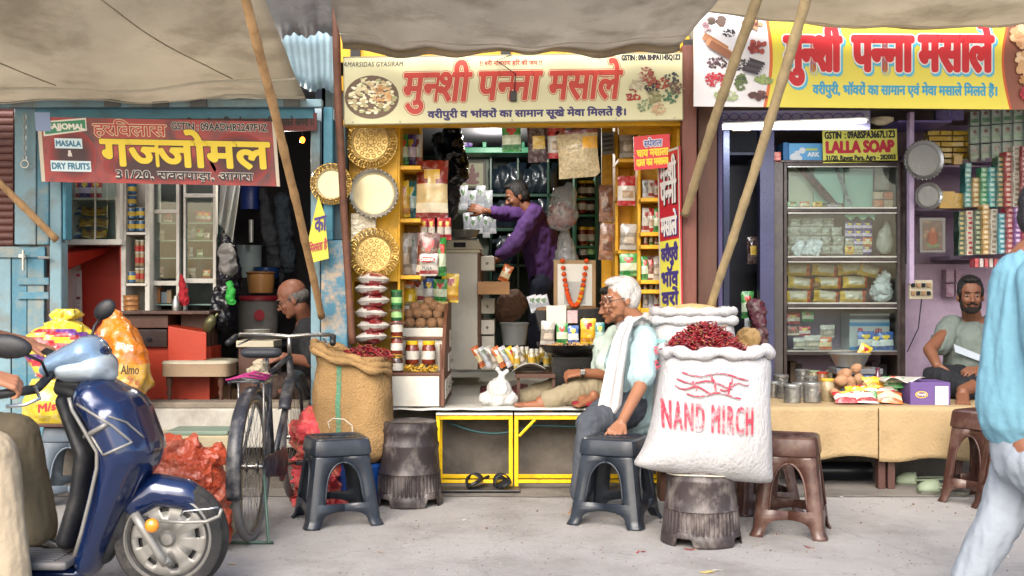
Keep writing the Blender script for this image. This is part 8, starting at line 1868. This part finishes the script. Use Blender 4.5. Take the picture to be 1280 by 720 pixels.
blob([(P(-110, 535, YS + .1), .11, P(22, 545, YS + .1), .085), (P(22, 545, YS + .1), .085, P(46, 640, YS + .1), .07), (P(46, 640, YS + .1), .07, P(50, 662, YS + .1), .07)], .009, 4, .007, .05, 5, .25).build('trouser_leg', kh2, t, smooth=True)

# ================================================================ BICYCLE (built along +Y, then stood in place)
bic = thing('bicycle', (0, 0, 0), 'old black bicycle seen from behind with a pink cord on its rear rack', 'bicycle')
bkp = M('chipped_black_paint', '23252c', .4, bump=.2, bs=30, var=.2, dirt='7a7670', ds=9, damt=.6)
bchr = M('dull_chrome', '85837f', .3, .85, bump=.2, var=.15, dirt='5a4a3c', ds=12)
tyr = M('grey_bicycle_tyre', '656260', .85, bump=.4, bs=80, var=.15, dirt='77706a', ds=6)
def bwheel(y, nm):
    R0 = .35; c = Vector((0, y, R0))
    w = MB().tube([c + Vector((0, R0 * .955 * math.cos(a), R0 * .955 * math.sin(a))) for a in [2 * PI * j / 64 for j in range(65)]], .0185, 10, cap=False).build(nm, tyr, bic, smooth=True)
    mb = MB(); rr_ = R0 * .89
    rs = [[c + Vector((x_, (rr_ + dz) * math.cos(a), (rr_ + dz) * math.sin(a))) for x_, dz in ((-.013, .006), (-.013, -.006), (0, -.012), (.013, -.006), (.013, .006))] for a in [2 * PI * j / 64 for j in range(65)]]
    mb.rings(rs, cap=False); mb.build('rim', bchr, w, smooth=40)
    mb = MB()
    for k in range(36):
        a = 2 * PI * k / 36; sx = .025 * (1 if k % 2 else -1); b_ = a + (.5 if (k // 2) % 2 else -.5)
        mb.tube([c + Vector((sx, .022 * math.cos(b_), .022 * math.sin(b_))), c + Vector((0, rr_ * math.cos(a), rr_ * math.sin(a)))], .0012, 4)
    mb.build('spokes', bchr, w)
    MB().lathe([(.008, -.06), (.014, -.045), (.014, -.035), (.026, -.03), (.026, -.022), (.014, -.018), (.014, .018), (.026, .022), (.026, .03), (.014, .035), (.008, .06)], c, 16, axis='X').build('hub', bchr, w, smooth=40)
    mb = MB(); R1 = R0 + .022; a0, a1 = (-.25, 2.3) if nm == 'rear_wheel' else (.5, 2.6)
    rs = []
    for j in range(30):
        a = a0 + (a1 - a0) * j / 29; 
        if nm == 'rear_wheel': a = PI - a
        rs.append([c + Vector((x_, (R1 + dz) * math.cos(a), (R1 + dz) * math.sin(a))) for x_, dz in ((-.034, -.014), (-.027, .002), (-.012, .009), (.012, .009), (.027, .002), (.034, -.014))])
    mb.rings(rs, cap=False, closed=False); mb.build('mudguard', bkp, bic, smooth=True, solid=.002)
bwheel(0, 'rear_wheel'); bwheel(1.06, 'front_wheel')
V = Vector
def tb_(pts, r, m, nm, p=bic, n=9): return MB().tube([V(x_) for x_ in pts], r, n).build(nm, m, p, smooth=True)
bb, stp, hdb, hdt = (0, .46, .29), (0, .33, .78), (0, .93, .66), (0, .90, .82)
tb_([bb, stp], .015, bkp, 'seat_tube'); tb_([(0, .34, .76), hdt], .014, bkp, 'top_tube'); tb_([bb, hdb], .016, bkp, 'down_tube'); tb_([hdb, hdt], .018, bkp, 'head_tube')
for s_ in (-1, 1):
    tb_([(s_ * .055, 0, .35), (s_ * .03, .30, .74), (0, .33, .76)], .008, bkp, 'seat_stay'); tb_([(s_ * .055, 0, .35), (s_ * .04, .4, .29)], .009, bkp, 'chain_stay')
    tb_([(s_ * .05, 1.06, .35), (s_ * .045, .98, .62), (s_ * .02, .93, .68)], .010, bkp, 'fork_blade')
    tb_([(s_ * .055, 0, .35), (s_ * .06, -.02, .76)], .006, bchr, 'rack_stay'); tb_([(s_ * .06, -.2, .765), (s_ * .06, .28, .765)], .007, bkp, 'rack_rail')
    tb_([(s_ * .06, -.02, .35), (s_ * .10, -.10, .01), (s_ * .12, -.09, .01)], .007, M('green_steel', '4a6055', .5, .3), 'stand_leg')
for k in range(5): tb_([(-.06, -.18 + .1 * k, .768), (.06, -.18 + .1 * k, .768)], .005, bkp, 'rack_bar')
tb_([(-.12, -.09, .01), (.12, -.09, .01)], .007, M('green_steel'), 'stand_bar')
tb_([(0, .90, .82), (0, .885, .93)], .012, bchr, 'stem')
tb_([(-.27, .72, .92), (-.25, .80, .945), (-.12, .88, .94), (0, .885, .93), (.12, .88, .94), (.25, .80, .945), (.27, .72, .92)], .011, bchr, 'handlebar')
for s_ in (-1, 1): tb_([(s_ * .265, .76, .935), (s_ * .28, .65, .905)], .017, blkpl, 'grip'); tb_([(s_ * .2, .84, .92), (s_ * .24, .72, .895)], .005, bchr, 'brake_rod')
tb_([(0, .33, .76), (0, .31, .86)], .012, bchr, 'seat_post')
r_ = blob([((-.06, .20, .885), .045, (.06, .20, .885), .045), ((0, .2, .885), .045, (0, .44, .89), .018)], .008, 5); r_.v = [(x_, y_, .88 + (z_ - .885) * .6) for x_, y_, z_ in r_.v]
r_.build('saddle', M('saddle_cover', '23262c', .6, bump=.3), bic, smooth=True)
MB().lathe([(.09, -.004), (.09, .004), (.06, .004), (.001, .004)], (.05, .46, .29), 26, axis='X').build('chain_ring', bchr, bic, smooth=30)
r_ = blob([((.062, 0, .35), .05, (.062, .46, .30), .075)], .008, 4); r_.v = [(.062 + (x_ - .062) * .16, y_, z_) for x_, y_, z_ in r_.v]; r_.build('chain_case', bkp, bic, smooth=True)
for s_ in (-1, 1):
    tb_([(s_ * .06, .46, .29), (s_ * .085, .46 + .17 * s_, .29 - .02 * s_)], .009, bchr, 'crank'); MB().box(min(s_ * .09, s_ * .19), max(s_ * .09, s_ * .19), .43 + .17 * s_, .49 + .17 * s_, .28 - .02 * s_, .302 - .02 * s_).build('pedal', blkpl, bic, bevel=.004)
for k in range(6): tb_([(-.085 + .01 * k, -.16 + .07 * k, .775), (0, -.14 + .06 * k, .79 + .01 * (k % 2)), (.09 - .008 * k, -.1 + .06 * k, .772)], .005, M('pink_cord', '8a1e5a', .7), 'pink_cord', n=6)
bic.location = (X(315, 5.33), 5.33, 0); bic.rotation_euler[2] = .0
# rag on the saddle and dark bag on the bars
bag('rag', [(P(325, 458, 5.5), .03, P(322, 468, 5.5), .04), (P(316, 466, 5.5), .025, P(332, 472, 5.5), .025)], M('beige_rag', '8f8570', .9, bump=.8, bs=30), 'crumpled beige rag tucked under the bicycle saddle', 'rag', .008, .012, .03, 2)
